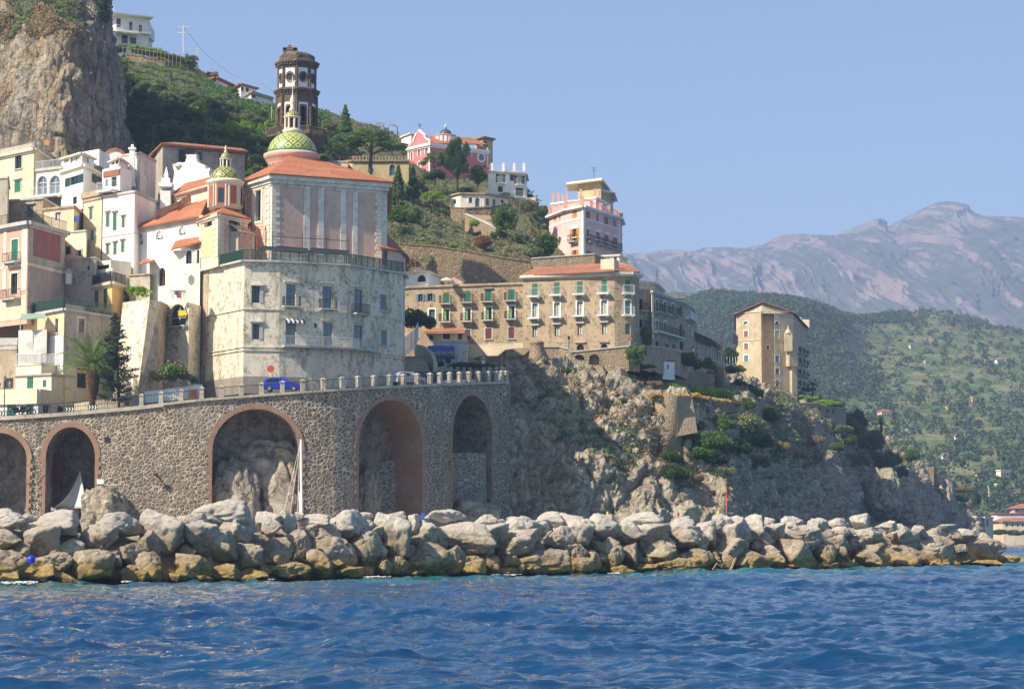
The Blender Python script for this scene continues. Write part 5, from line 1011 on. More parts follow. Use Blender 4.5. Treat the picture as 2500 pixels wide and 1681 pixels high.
tt = simple('upper white house part with glazed veranda over a red parapet', [(250, 262.5), (293, 260), (322, 264)], (1, 405), (1, 466), 'white', [(0, [(1060, 485, 1085, 560), (1120, 460, 1175, 560)], 'G')], 6, None)
balcony(tt, tt.f[0], .1, tt.f[0].L-.3, tt.f[0].hit(*zt(ZB, 1110, 605))[1], True, 1.0)
mb = MB(); f = tt.f[0]; x0, y0 = zt(ZB, 1048, 395); x1, y1 = zt(ZB, 1208, 455); u0, a, u1, b = f.rect(x0, y0, x1, y1); f.slab(mb, u0, a, f.L, b, 0, .12); part(tt, 'red_parapet', mb, 'tilesdark')
gv = simple('green framed glass veranda under a sloping tile edge', [(268, 265), (290, 262), (312, 266)], (1, 385), (1, 403), 'white', [(0, [(1120, 290, 1155, 340), (1160, 280, 1200, 335)], 'Gq'), (1, [(1215, 262, 1275, 320)], 'Gq')], 4, (.1, .25, 'trim'))
# cream narrow house
n_ = simple('narrow cream house with weathered walls between the white houses', [(203, 265), (248, 262), (252, 268)], (1, 464), (1, 640), 'cream', [(0, [(905, 782, 930, 890), (918, 1000, 945, 1104)], 'Gckp')], 8, (.6, .3, 'stoneplas'))
simple('weathered stone house with one green door and a flat roof', [(18, 266), (104, 264), (152, 274)], (1, 483), (1, 560), 'stoneplas', [(0, [(270, 752, 337, 868)], 'Gcp')], 8, (.15, .2, 'greytrim'))
simple('patchy plaster house with a blue framed door and blue window', [(106, 264), (180, 261.5), (203, 268)], (1, 502), (1, 580), 'cream', [(0, [(556, 818, 612, 896)], 'Uv')], 8, (.2, .15, 'stoneplas'))
bx('blue_window', 'small blue framed window on the patchy plaster house', 'window', ZB, 748, 855, 793, 915, 261.6, J['U'], .15)
simple('plain cream block below the patchy plaster house', [(150, 258), (209, 256), (212, 262)], (1, 562), (1, 700), 'cream2', [(0, [(655, 1165, 710, 1240), (780, 1200, 822, 1255)], 'Dk')], 8, (.12, .12, 'greytrim'))
simple('grey white walled yard block under the plain cream block', [(150, 253.5), (232, 252), (250, 257)], (1, 628), (1, 745), 'greyplas', [(0, [(880, 1350, 900, 1400)], 'K')], 6, (.1, .1, 'greytrim'))
simple('low white house with flower boxes on a small balcony', [(232, 254), (270, 252), (320, 254)], (1, 634), (1, 700), 'ivory', [(0, [(970, 1350, 1100, 1390)], 'G')], 6, None)
q = at(248, 620, 251); o = empty('dovecote_chimney', at(168, 690, 251), 'little pitched roof chimney hut beside the grey yard', 'chimney'); mb = MB(); p = at(168, 690, 251); mb.box((p.x, p.y, p.z+.5), (.6, .6, 1.3)); part(o, 'stack', mb, 'white'); mb = MB(); mb.box((p.x, p.y, p.z+1.35), (.95, .95, .5), taper=.1); part(o, 'cap', mb, 'greytrim')
# pink house at the left
p_ = simple('old pink house with a grey side wall and wine red panel', [(-70, 251), (67, 243), (157, 251.5)], (1, 541), (1, 790), 'pink', [(0, [(118, 1092, 184, 1300)], 'Gcyt'), (0, [(112, 1432, 178, 1640)], 'Kyt')], 9, (.35, .5, 'greytrim'))
strips(p_, 0, ZB, [(222, 960, 275, 1600), (35, 1000, 66, 1600)], 'trim', .06, 'pilaster'); band(p_, [0, 1], ZB, (270, 1325), (270, 1350), 'trim')
mb = MB(); f = p_.f[1]; f.slab(mb, .01, f.z0, f.L, f.z1-.3, -.02, .03); part(p_, 'grey_side', mb, 'greyplas')  # right face overlaid in grey, left face stays pink
strips(p_, 1, ZB, [(332, 990, 606, 1290)], 'winepanel', .06, 'wine_panel'); strips(p_, 1, ZB, [(300, 1370, 610, 1700)], plaster('grey_rose_panel', (.42, .33, .30), (.3, .25, .2), .5), .05, 'lower_panel')
strips(p_, 0, ZC, [(-40, 180, 262, 420)], 'cream', .045, 'lower_render')
f = p_.f[0]
for (xa, xb, y) in ((80, 190, 1322), (60, 190, 1690)): 
    u0, u1 = f.hit(*zt(ZB, xa, y))[0], f.hit(*zt(ZB, xb, y))[0]; balcony(p_, f, u0, u1+.4, f.hit(*zt(ZB, (xa+xb)/2, y))[1], False, .8, mesh=M['greenrail'])
f = p_.f[0]; mb = MB(); railing_mesh(mb, [f.P(0, p_.z1+.06, .2), f.P(f.L, p_.z1+.06, .2), p_.f[1].P(p_.f[1].L, p_.z1+.06, .2)], 1.1, .15); part(p_, 'terrace_railing', mb, 'iron')
simple('grey plaster house end at the left edge above the pink house', [(-70, 258), (18, 256), (22, 264)], (1, 432), (1, 560), 'greyplas', (), 8, (.15, .15, 'greytrim'))
# yellow house
y_ = simple('yellow house with blue green shutters and a glass railed roof terrace', [(160, 259), (273, 248), (302, 252)], (1, 688), (1, 800), 'ochre', [(0, [(728, 158, 764, 270), (858, 148, 898, 285), (947, 122, 990, 292), (1040, 102, 1078, 300)], 'Gc')], 9, (.3, .35, 'cream'), z=ZC)
y_.f; f = y_.f[0]; mb = MB(); railing_mesh(mb, [f.P(.3, y_.z1+.08, .2), f.P(f.L, y_.z1+.08, .2), y_.f[1].P(y_.f[1].L, y_.z1+.08, .2)], 1.1, .12, .02); part(y_, 'terrace_railing', mb, 'iron'); mb = MB(); f.slab(mb, .3, y_.z1+.15, f.L, y_.z1+1.0, .16, .18); part(y_, 'glass_screen', mb, plain('tinted_glass', (.10, .13, .16), .1))
bx('water_tank', 'white rectangular water tank on the yellow house terrace', 'water tank', ZB, 1092, 1375, 1132, 1460, 249, 'white', .8)
# stone and white house in front
s_ = simple('grey and cream corner house with two tall dark windows behind the palm', [(55, 246.5), (155, 238.5), (272, 247)], (1, 753), (1, 990), 'apricot', [(0, [(556, 402, 584, 545)], 'Bl'), (1, [(787, 398, 848, 540)], 'Bt')], 9, (.2, .3, 'greytrim'), z=ZC)
strips(s_, 0, ZC, [(470, 575, 636, 1300)], 'white', .05, 'white_render'); strips(s_, 1, ZC, [(650, 295, 1180, 900)], 'greyplas', .03, 'grey_render', 0); strips(s_, 1, ZC, [(650, 900, 1180, 1300)], 'cream2', .035, 'cream_render', 0)
strips(s_, 1, ZC, [(775, 952, 855, 1098)], J['D'], .12, 'green_shutter'); strips(s_, 1, ZC, [(787, 398, 848, 540)], 'glass', .045, 'pane') ; strips(s_, 1, ZC, [(770, 905, 900, 918)], 'tiles', .35, 'tile_hood')
f = s_.f[0]; mb = MB(); railing_mesh(mb, [f.P(0, s_.z1+.05, .2), f.P(f.L, s_.z1+.05, .2), s_.f[1].P(s_.f[1].L, s_.z1+.05, .2)], 1.15, .12, .018, .035); part(s_, 'terrace_railing', mb, 'greenrail'); mb = MB(); f.slab(mb, 0, s_.z1+.1, f.L, s_.z1+1.0, .17, .18); part(s_, 'wind_screen', mb, plain('green_mesh', (.06, .10, .09), .7))
# lower left cluster
simple('stone walled house with a carved parapet at the lower left edge', [(-60, 243), (40, 241.5), (46, 248)], (1, 826), (1, 1010), 'stoneplas', [(0, [(35, 1000, 133, 1105)], 'M')], 7, (.7, .12, 'greytrim'), z=ZC)
st2 = simple('white block with a terrace and green awning beside the carved parapet', [(44, 240.5), (113, 239.5), (118, 244)], (1, 804), (1, 935), 'oldwhite', (), 3.5, None, z=ZC)
o = empty('green_awning', at(80, 770, 240), 'pale green corrugated awning above the terrace with red flowers', 'awning'); mb = MB(); mb.add([at(48, 779, 239), at(112, 774, 239), at(110, 765, 241.5), at(52, 765, 241.5)]+[at(48, 781, 239), at(112, 776, 239)], [(0, 1, 2, 3), (4, 5, 1, 0)]); part(o, 'sheet', mb, plain('green_sheet', (.28, .42, .34))); mb = MB()
for px, Y in ((50, 239.2), (110, 239.2)): mb.bar(at(px, 780, Y), at(px, 806, Y), .05)
part(o, 'posts', mb, 'whiterail')
simple('low white terrace house with white scroll railing above the green door', [(38, 239.6), (100, 237.4), (156, 241)], (1, 887), (1, 1010), 'cream2', (), 5, (.1, .1, 'trim'), z=ZC)
mb = MB(); q = [at(40, 887, 239.4), at(100, 887, 237.2), at(155, 887, 240.8)]; railing_mesh(mb, q, 1.0, .12, .025, .04); tag(mb.build('scroll_railing', M['whiterail']), 'white wrought railing around the low terrace', 'railing')
c_ = simple('cream corner house with green door and cream parapet over the road', [(38, 238.8), (125, 236.6), (180, 240.5)], (1, 912), (1, 1014), 'cream2', [(0, [(272, 992, 336, 1104), (430, 1020, 466, 1090)], 'Gc'), (1, [(655, 1038, 683, 1100)], 'Kl'), (1, [(580, 1282, 642, 1358)], 'Kl')], 6, (.12, .2, 'greytrim'), z=ZC)
d_ = simple('front ground floor house with white walls and cream balcony parapet', [(-60, 237), (93, 233.9), (126, 237)], (1, 985), (1, 1030), 'white', [(0, [(70, 1265, 160, 1398), (262, 1262, 340, 1398)], 'Gc'), (1, [(432, 1278, 498, 1350)], 'K')], 5, None, z=ZC)
f = d_.f[0]; g = d_.f[1]; mb = MB(); h0, h1 = d_.z1, f.hit(90, 949)[1]; f.slab(mb, 0, h0, f.L, h1, -.15, .25); g.slab(mb, 0, h0+.003, g.L, h1-.003, -.15, .2); part(d_, 'balcony_parapet', mb, 'cream2')
# fortress-like sloping wall and the cream church-side houses
def slabwall(label, pts, Y_, m, thick=1.5, name='sloping_wall', cat='wall'):
    P_ = [at(*p) for p in pts]; mb = MB(); n = len(P_); d = Vector((.2, thick, 0)); mb.add(P_+[p+d for p in P_], [tuple(range(n)), tuple(range(n, 2*n))[::-1]]+[(i, n+i, n+(i+1) % n, (i+1) % n) for i in range(n)]); return tag(mb.build(name, M[m]), label, cat)
slabwall('great battered cream wall sloping down to the road behind the fir', [(272, 1000, 238), (300, 738, 245), (365, 730, 243), (342, 1000, 236.5)], 0, 'fortress', 6)
slabwall('grey sloping buttress leaning on the great cream wall', [(333, 985, 234.6), (365, 733, 241.5), (393, 735, 242.5), (372, 985, 236.6)], 0, 'stoneplas', 4, 'buttress', 'buttress')
e_ = simple('tall cream house with an arched loggia left of the apartment house', [(366, 248), (460, 243.5), (489, 247)], (1, 738), (1, 985), 'fortress', [(0, [(1700, 250, 1872, 490)], 'Wad')], 8, None, z=ZC)
e_.f
e2 = simple('cream gabled house with arched windows below the white nave', [(364, 251), (421, 248.5), (488, 247)], (1, 612), (1, 800), 'ivory', [(0, [(1596, 1376, 1668, 1560)], 'Mat'), (1, [(1872, 1182, 1934, 1335)], 'Dat'), (1, [(1980, 1180, 2008, 1330)], 'Da')], 8, None)
quad('lean_to_roof', [(417, 608, 247.6), (488, 588, 246.6), (488, 572, 253), (428, 588, 254)], 'tiles', e2)
mb = MB(); f = e2.f[0]; mb.add([f.P(0, f.z1, .02), f.P(f.L, f.z1, .02), f.P(f.L, f.z1+2.2, .02), f.P(0, f.z1-.3, .02)], [(0, 1, 2, 3)]) if False else None
quad('tiled_shed_roof', [(338, 645, 249), (372, 636, 249), (380, 630, 252), (348, 632, 252)], 'tilesdark', e2); 
simple('grey rendered shed with sloping top beside the gabled house', [(316, 251), (366, 249.5), (368, 254)], (1, 668), (1, 745), 'greyplas', (), 6, (.1, .15, 'stoneplas'))
# washing, balcony, awning on the cream house
W_ = empty('washing_line', at(432, 710, 243.2), 'washing line with white, red and blue clothes on the cream house', 'washing line')
cl = [(.75, .75, .75), (.7, .7, .72), (.15, .16, .4), (.12, .12, .2), (.6, .08, .08), (.72, .72, .72), (.7, .68, .66)]
for i, c in enumerate(cl):
    p = at(415+i*5.6, 709, 243.0); mb = MB(); hh = .75+.25*math.sin(i*2.2); mb.add([p, p+Vector((.22, 0, 0)), p+Vector((.26, -.03, -hh)), p+Vector((-.03, .03, -hh+.08))]+[p+Vector((0, .03, 0)), p+Vector((.22, .03, 0)), p+Vector((.26, 0, -hh)), p+Vector((-.03, .06, -hh+.08))], [(0, 3, 2, 1), (4, 5, 6, 7), (0, 4, 7, 3), (1, 2, 6, 5), (3, 7, 6, 2)]); part(W_, 'garment', mb, plain('cloth%d' % i, c, .9))
mb = MB(); mb.bar(at(412, 709, 243), at(455, 709, 243), .02); part(W_, 'line', mb, 'iron')
o = bx('yellow_cloth', 'bright yellow cloth hanging in the arched loggia', 'cloth', ZC, 1795, 318, 1872, 375, 243.4, plain('yellow_cloth', (.80, .68, .03)), .06)
f = e_.f[0]; balcony(e_, f, f.hit(*zt(ZC, 1680, 470))[0], f.hit(*zt(ZC, 1890, 470))[0], f.hit(*zt(ZC, 1780, 478))[1], False, .5)
bx('air_conditioner', 'boxy white air conditioner on the cream gabled house', 'air conditioner', ZB, 1820, 1390, 1882, 1445, 246.8, 'white', .4)
o = empty('pergola_awning', at(432, 690, 244), 'small white awning over the laundry balcony', 'awning'); mb = MB(); mb.add([at(415, 692, 242.6), at(453, 690, 242.2), at(453, 682, 244), at(418, 684, 244)], [(0, 1, 2, 3)]); part(o, 'cloth', mb, 'whitetrim'); mb = MB(); mb.bar(at(416, 692, 242.6), at(416, 712, 242.6), .04); mb.bar(at(452, 690, 242.2), at(452, 712, 242.6), .04); part(o, 'posts', mb, 'whiterail')
# white retaining wall beside the road behind the oleander
slabwall('white garden wall along the road under the flowering oleander', [(335, 985, 235.6), (335, 958, 236), (489, 938, 237), (489, 970, 236.8)], 0, 'white', .5, 'garden_wall')
slabwall('pale plinth wall along the road left of the fir tree', [(180, 1008, 237.6), (180, 985, 237.6), (345, 960, 237.2), (345, 995, 236.8)], 0, 'cream2', .5, 'garden_wall')
# street things
def lamp3(px, py, Y, h):
    o = empty('street_lamp', at(px, py, Y), 'old iron street lamp with three lanterns at the left edge', 'street lamp'); p = at(px, py, Y); mb = MB(); mb.lathe(tuple(p), [(.16, 0), (.12, .3), (.06, .5), (.05, h*.55), (.08, h*.57), (.045, h*.6), (.035, h)], 10); mb.bar(p+Vector((-.55, 0, h*.78)), p+Vector((.55, 0, h*.78)), .03); part(o, 'post', mb, 'iron')
    for dx, dz in ((-.55, h*.80), (.55, h*.80), (0, h)):
        mb = MB(); mb.lathe((p.x+dx, p.y, p.z+dz), [(.08, 0), (.17, .38), (.20, .40), (.05, .58), (.02, .65)], 6); part(o, 'lantern', mb, plain('lantern_glass', (.35, .33, .28), .3))
lamp3(10, 1016, 231.5, 3.7)
def moto(px, py, Y, rz, label):
    p = at(px, py, Y); o = empty('motor_scooter', p, label, 'motorcycle', 'parked motorcycles'); dk = M['shadecloth_void']; q = lambda x, y, z: (p.x+x*math.cos(rz)-y*math.sin(rz), p.y+x*math.sin(rz)+y*math.cos(rz), p.z+z)
    for x in (-.6, .6):
        mb = MB(); n = 14
        for i in range(n): a, b = 2*math.pi*i/n, 2*math.pi*(i+1)/n; mb.bar(q(x+.27*math.cos(a), 0, .3+.27*math.sin(a)), q(x+.27*math.cos(b), 0, .3+.27*math.sin(b)), .06)
        part(o, 'wheel', mb, dk)
    mb = MB(); mb.bar(q(-.6, 0, .35), q(.1, 0, .45), .13); mb.bar(q(-.7, 0, .75), q(.0, 0, .72), .14); mb.bar(q(-.3, 0, .35), q(-.3, 0, .7), .16); mb.bar(q(.1, 0, .4), q(.42, 0, .85), .12); part(o, 'body', mb, dk)
    mb = MB(); mb.bar(q(.6, 0, .3), q(.42, 0, 1.0), .035); mb.bar(q(.40, -.3, 1.02), q(.40, .3, 1.02), .03); part(o, 'handlebar', mb, 'iron'); mb = MB(); mb.box(q(.5, 0, .9), (.12, .16, .16), rz); part(o, 'headlight', mb, 'glassblue')
moto(46, 1014, 231.8, .35, 'dark motorcycle parked left behind the railing beside the green door'); moto(66, 1012, 231.8, .2, 'dark scooter parked right of the first motorcycle behind the railing')
def car(px, py, Y, rz, paint, label, L_=3.7, name='parked_car'):
    p = at(px, py, Y); o = empty(name, p, label, 'car', None); W_ = 1.62; cr, sr = math.cos(rz), math.sin(rz); q = lambda x, y, z: (p.x+x*cr-y*sr, p.y+x*sr+y*cr, p.z+z); h = L_/2
    prof = [(-h, .28), (-h, .75), (-h+.06, .98), (-h+.35, 1.32), (-h+.7, 1.44), (.15, 1.46), (.45, 1.38), (.95, .98), (h-.25, .86), (h-.04, .70), (h, .30)]
    def side(w, ins, pr): return [q(x, w*(ins if z > 1.0 else 1), z) for x, z in pr]
    mb = MB(); a, b = side(-W_/2, .80, prof), side(W_/2, .80, prof); n = len(a); mb.add(a+b, [tuple(range(n))[::-1], tuple(range(n, 2*n))]+[(i, (i+1) % n, n+(i+1) % n, n+i) for i in range(n)]); bo = part(o, 'body', mb, paint); bo.modifiers.new('b', 'BEVEL').width = .05
    for pr in ([(-h+.33, 1.0), (-h+.58, 1.36), (-.25, 1.38), (-.25, 1.0)], [(-.17, 1.0), (-.17, 1.38), (.38, 1.34), (.82, 1.0)]):
        for sd in (-1, 1): mb = MB(); mb.add([q(x, sd*(W_/2*(.80 if z > 1.1 else .97)+.015), z) for x, z in pr], [(0, 1, 2, 3)]); part(o, 'side_window', mb, 'glass')
    mb = MB(); mb.add([q(.5, -.58, 1.36), q(.5, .58, 1.36), q(.97, .68, .99), q(.97, -.68, .99)], [(0, 1, 2, 3)]); part(o, 'windscreen', mb, 'glass')
    for x in (-h+.68, h-.68):
        for sd in (-1, 1):
            mb = MB(); mb.bar(q(x, sd*(W_/2-.14), .30), q(x, sd*(W_/2+.02), .30), .30, n=18); wh = part(o, 'wheel', mb, 'shadecloth_void'); mb = MB(); mb.bar(q(x, sd*(W_/2), .30), q(x, sd*(W_/2+.04), .30), .17, n=10); part(wh, 'rim', mb, plain('alloy', (.4, .4, .42), .4))
    for sd in (-1, 1): mb = MB(); mb.box(q(h-.03, sd*.55, .68), (.1, .34, .18), rz); part(o, 'headlight', mb, 'curtain'); mb = MB(); mb.box(q(-h+.02, sd*.62, .82), (.1, .22, .22), rz); part(o, 'tail_light', mb, plain('tail_red', (.4, .02, .02)))
    return o
cobalt = plain('cobalt_paint', (.02, .05, .50), .25, var=.05)
car(688, 956, 234.6, .05, cobalt, 'cobalt blue hatchback parked on the road before the tall apartment house', 3.9)
car(997, 941, 246.5, .6, plain('silver_paint', (.5, .53, .58), .3), 'silver car half hidden behind the railing near the steps', 3.8)
def roundsign(px, py0, py1, Y, label, red, r=.38, post='whiterail'):
    o = empty('round_road_sign', at(px, py1, Y), label, 'road sign'); p, q = at(px, py1, Y), at(px, py0, Y); mb = MB(); mb.bar(p, q, .035, n=8); part(o, 'post', mb, post); mb = MB(); mb.bar((q.x, q.y-.06, q.z), (q.x, q.y-.03, q.z), r, n=28); part(o, 'disc', mb, red); return o
sr_ = plain('sign_red', (.55, .10, .05), .5)
roundsign(661, 900, 953, 235.9, 'faded red round road sign above the blue car', sr_)
roundsign(1674, 842, 868, 322, 'bright red round road sign near the grey houses', plain('sign_bright_red', (.75, .03, .05), .5), .33)
roundsign(1538, 827, 850, 283, 'dark round road sign in front of the beige corner', 'rust', .26)
o = empty('banner', at(470, 960, 236), 'orange and white banner tied behind the road railing', 'banner'); mb = MB(); mb.box(tuple(at(462, 961, 236.2)), (.12, .06, .95)); mb.box(tuple(at(473, 960, 236.2)), (.75, .04, .8)); part(o, 'cloth', mb, plain('orange_banner', (.72, .20, .06)))
# antennas
antenna(503, 372, 291, 6.0, 'tall rooftop antenna behind the curving gable')
antenna(458, 346, 296, 1.8, 'comb antenna on the eaves of the long pale house')
antenna(375, 352, 290, 2.6, 'thin antenna at the left corner of the long pale house')
# ---------------- beige block, grey houses, steps ----------------
Bg = Bld('beige_block', 'long beige tuff apartment block with rows of green shuttered balconies and a red roof', 'apartment block', [(985, 292), (1277, 287.5)], (1, 690), (1, 905), 'beige', 14, (.22, .2, 'beige'))
Bg.win(0, ZS, [(460, 280, 514, 378), (653, 264, 712, 366), (1057, 250, 1115, 350)], 'Gcb'); Bg.win(0, ZS, [(845, 257, 903, 360)], 'Gcbp')
Bg.win(0, ZS, [(460, 432, 514, 545), (657, 426, 711, 540), (849, 412, 904, 530), (1061, 402, 1114, 520)], 'Lhtb')
Bg.win(0, ZS, [(657, 620, 709, 704), (848, 608, 904, 704), (1059, 598, 1114, 700)], 'Rckl'); Bg.win(0, ZS, [(232, 292, 268, 360), (318, 288, 360, 357)], 'Bo'); Bg.win(0, ZS, [(328, 432, 384, 522)], 'Bqt'); Bg.win(0, ZS, [(670, 785, 698, 822)], 'K')
Bg.win(0, ZS, [(832, 802, 918, 848), (1040, 797, 1128, 844)], 'Gcn')
strips(Bg, 0, ZS, [(300, 752, 1195, 870)], 'cream', .03, 'ground_floor_render', 0); Bg.done()
Br = Bld('beige_block', None, None, [(1277, 287.3), (1500, 283), (1540, 283.5), (1561, 286)], (1, 664), (1, 905), 'beige', 13, (.3, .45, 'trim'), root=Bg.root)
X1 = [(1276, 198, 1326, 312), (1479, 187, 1529, 300), (1689, 177, 1741, 292), (1913, 164, 1964, 284)]; X2 = [(1278, 382, 1328, 512), (1478, 372, 1530, 502), (1688, 362, 1742, 492), (1910, 352, 1965, 484)]
X3 = [(1278, 594, 1324, 688), (1482, 584, 1530, 678), (1692, 573, 1740, 667), (1917, 566, 1965, 660)]
Br.win(0, ZS, X1, 'Gcw'); Br.win(0, ZS, X2, 'Gvtw'); Br.win(0, ZS, X3, 'Gv'); Br.win(1, ZS, [(2130, 163, 2182, 285)], 'Gcw'); Br.win(1, ZS, [(2128, 350, 2184, 485)], 'Gqtw'); Br.win(1, ZS, [(2130, 562, 2180, 660)], 'Gq')
Br.win(0, ZS, [(1684, 752, 1752, 806), (1908, 747, 1966, 788)], 'Dap')
mb = MB(); rng = random.Random(4)
for B_, us in ((Br, None), (Bg, None)):
    for f in B_.f:
        nu = int(f.L/1.55)
        for i in range(nu+1):
            for j in range(7):
                u = .5+i*1.55+rng.uniform(-.12, .12); z = f.z0+1.6+j*1.45+rng.uniform(-.1, .1)
                if u > f.L-.15 or z > f.z1-.8 or any(h[0]-.5 < u < h[2]+.5 and h[1]-.4 < z < h[3]+.2 for h in f.holes): continue
                f.slab(mb, u-.07, z-.08, u+.07, z+.08, -.02, .012)
for (x0, y0, x1, y1) in X2[:4]:
    f = Br.f[0]; u0, a, u1, b = f.rect(*zt(ZS, x0, y1+18), *zt(ZS, x1, y1+55)); c = MB(); 
    for k in range(5): f.slab(c, u0+k*(u1-u0)/4-.05, a, u0+k*(u1-u0)/4+.05, b, -.02, .2)
    f.slab(c, u0-.2, a-.2, u1+.2, a-.01, -.02, .25); part(Br, 'brackets', c, 'greytrim')
part(Br, 'putlog_holes', mb, 'shadecloth_void'); Br.done()  # raised dark squares paint the shade inside the putlog holes
q0 = Br.ring(); quad('roof', [(1272, 671, 287), (1500, 659, 282), (1563, 663, 286), (1548, 651, 292), (1520, 640, 294), (1308, 652, 297)], 'tilesdark', Br)
mb = MB(); f = Br.f[0]; f.slab(mb, f.L-2.3, Br.z1+.3, f.L-.5, Br.z1+1.9, -3.5, -1.5); part(Br, 'dormer', mb, 'cream')
# low shaded arcade part and steps beneath the block
a_ = simple('low wing with dark windows under the left end of the beige block', [(1036, 286.5), (1138, 285.5), (1142, 290)], (1, 812), (1, 880), 'stoneplas', [(0, [(455, 655, 520, 705), (595, 655, 630, 708)], 'R'), (0, [(330, 670, 365, 708)], 'K')], 3, None, z=ZS)
quad('lean_roof', [(1034, 810, 285.8), (1134, 806, 284.8), (1132, 800, 289), (1050, 802, 289)], 'tilesdark', a_)
simple('white rendered basement wall with a scalloped parapet below the low wing', [(1058, 283.5), (1140, 283), (1143, 288)], (1, 830), (1, 905), 'oldwhite', [(0, [(670, 785, 700, 822)], 'K')], 2, (.2, .12, 'oldwhite'), z=ZS)
o = empty('blue_bus', at(1075, 880, 279), 'blue coach parked in the shade below the beige block', 'bus'); mb = MB(); A_, B2_ = at(1043, 868, 279), at(1110, 849, 279); mb.box(((A_.x+B2_.x)/2, 280.2, (A_.z+B2_.z)/2), (abs(B2_.x-A_.x), 2.3, abs(B2_.z-A_.z)+.6)); bo = part(o, 'body', mb, plain('bus_blue', (.03, .10, .50), .35)); bo.modifiers.new('b', 'BEVEL').width = .15
mb = MB(); n = 4
for i in range(n): w_ = (B2_.x-A_.x)/n; mb.box((A_.x+w_*(i+.5), 279.03, A_.z+.35), (w_*.86, .06, .42))
part(o, 'windows', mb, 'glass')
for x in (A_.x+.8, B2_.x-.8): mb = MB(); mb.bar((x, 279.0, A_.z-.62), (x, 279.3, A_.z-.62), .36, n=14); part(o, 'wheel', mb, 'shadecloth_void')
o = empty('stairway', at(1020, 905, 268), 'broad grey stone steps rising between the apartment house and the beige block', 'stairs'); mb = MB(); za, zb_ = zc(915, 1015, 262), zc(868, 1015, 275); n = 14
for i in range(n): t = i/n; y = 262+13*t; x0, x1 = at(982, 900, y).x, at(1052-t*14, 900, y).x; mb.box(((x0+x1)/2, y+.5, za+(zb_-za)*t-.6), (x1-x0, 1.05, 1.4))
part(o, 'steps', mb, 'greyplas'); mb = MB(); P_ = [at(1058, 908, 262), at(1059, 885, 266), at(1050, 860, 270), at(1030, 845, 276), at(1012, 840, 282)]
for p, q in zip(P_, P_[1:]): u = Vector((0, 0, -2.2)); d = Vector((.45, .2, 0)); mb.add([p, q, q+u, p+u, p+d, q+d, q+d+u, p+d+u], [(3, 2, 1, 0), (0, 1, 5, 4), (4, 5, 6, 7)])
part(o, 'side_wall', mb, 'greyplas'); mb = MB(); railing_mesh(mb, [at(985, 872, 262), at(1012, 850, 266), at(1020, 832, 272)], 2.2, .25, .03, .05); part(o, 'white_railing', mb, 'whiterail')
simple('small white house with a dark arch and parapet above the beige block', [(984, 300), (1044, 298.5), (1076, 305)], (1, 662), (1, 705), 'white', [(0, [(220, 116, 298, 180)], 'Kan')], 6, (.15, .3, 'trim'), z=ZS)
def umbrella(px, py, Y, r, label, m='whitetrim', hh=2.2):
    p = at(px, py, Y); o = empty('parasol', p-Vector((0, 0, hh)), label, 'parasol'); mb = MB(); mb.lathe(tuple(p), [(r, 0), (r*.5, r*.22), (.03, r*.4)], 10, capt=False); part(o, 'canopy', mb, m); mb = MB(); mb.bar(p-Vector((0, 0, hh)), p+Vector((0, 0, r*.4)), .03); part(o, 'pole', mb, 'whiterail')
umbrella(1090, 684, 296, .9, 'white parasol on the flat roof of the beige block'); slabwall('lilac fabric windbreak on the roof beside the white parasol', [(1100, 693, 296), (1104, 676, 296), (1128, 689, 296), (1128, 693, 296)], 0, 'mauve', .1, 'windbreak', 'windbreak')
# grey houses right of the beige corner
g1 = simple('grey recessed house end beside the beige corner with dark windows', [(1558, 300), (1592, 302)], (1, 708), (1, 900), 'greystone', [(0, [(238, 195, 268, 300), (240, 385, 270, 470)], 'Kb')], 10, None, z=ZT)
g2 = Bld('grey_house', 'long grey stone house with black iron balconies and a curved far end', 'house', [(1591, 301), (1672, 316), (1690, 324), (1701, 336)], (0, 710), (0, 900), 'greystone', 12, (.25, .3, 'greytrim'))
g2.win(0, ZT, [(388, 200, 414, 312), (466, 218, 494, 332), (543, 238, 569, 348)], 'Wtb'); g2.win(0, ZT, [(390, 395, 414, 478), (470, 410, 494, 498)], 'Wt'); g2.win(0, ZT, [(622, 255, 640, 368), (622, 425, 640, 555)], 'Ka'); g2.win(0, ZT, [(392, 592, 422, 655), (472, 618, 518, 662), (552, 625, 575, 662), (622, 598, 655, 672)], 'K')
g2.win(1, ZT, [(700, 290, 716, 380), (702, 455, 716, 538)], 'Wt'); g2.win(1, ZT, [(732, 308, 742, 385), (734, 470, 742, 545)], 'Wt'); g2.win(2, ZT, [(757, 325, 768, 400)], 'Wt')
f = g2.f[0]; balcony(g2, f, f.hit(*zt(ZT, 365, 500))[0], f.hit(*zt(ZT, 612, 500))[0], f.hit(*zt(ZT, 480, 525))[1], True, .9, mesh=M['iron']); f = g2.f[1]; balcony(g2, f, .1, f.L-.1, f.hit(*zt(ZT, 730, 405))[1], True, .8); g2.done(); strips(g2, 0, ZT, [(352, 118, 366, 560)], 'trim', .1, 'pilaster')
simple('grey stepped roof terrace structure above the grey recessed house', [(1559, 304), (1600, 306), (1622, 316)], (1, 690), (1, 716), 'greyplas', (), 8, (.2, .25, 'greytrim'))
slabwall('pale sloping roof terrace wall between the grey houses', [(1618, 725, 313), (1618, 714, 313), (1672, 713, 317), (1674, 729, 317)], 0, 'cream2', 3, 'terrace_wall')
antenna(1604, 690, 306, 1.8, 'small antenna on the grey stepped roof')
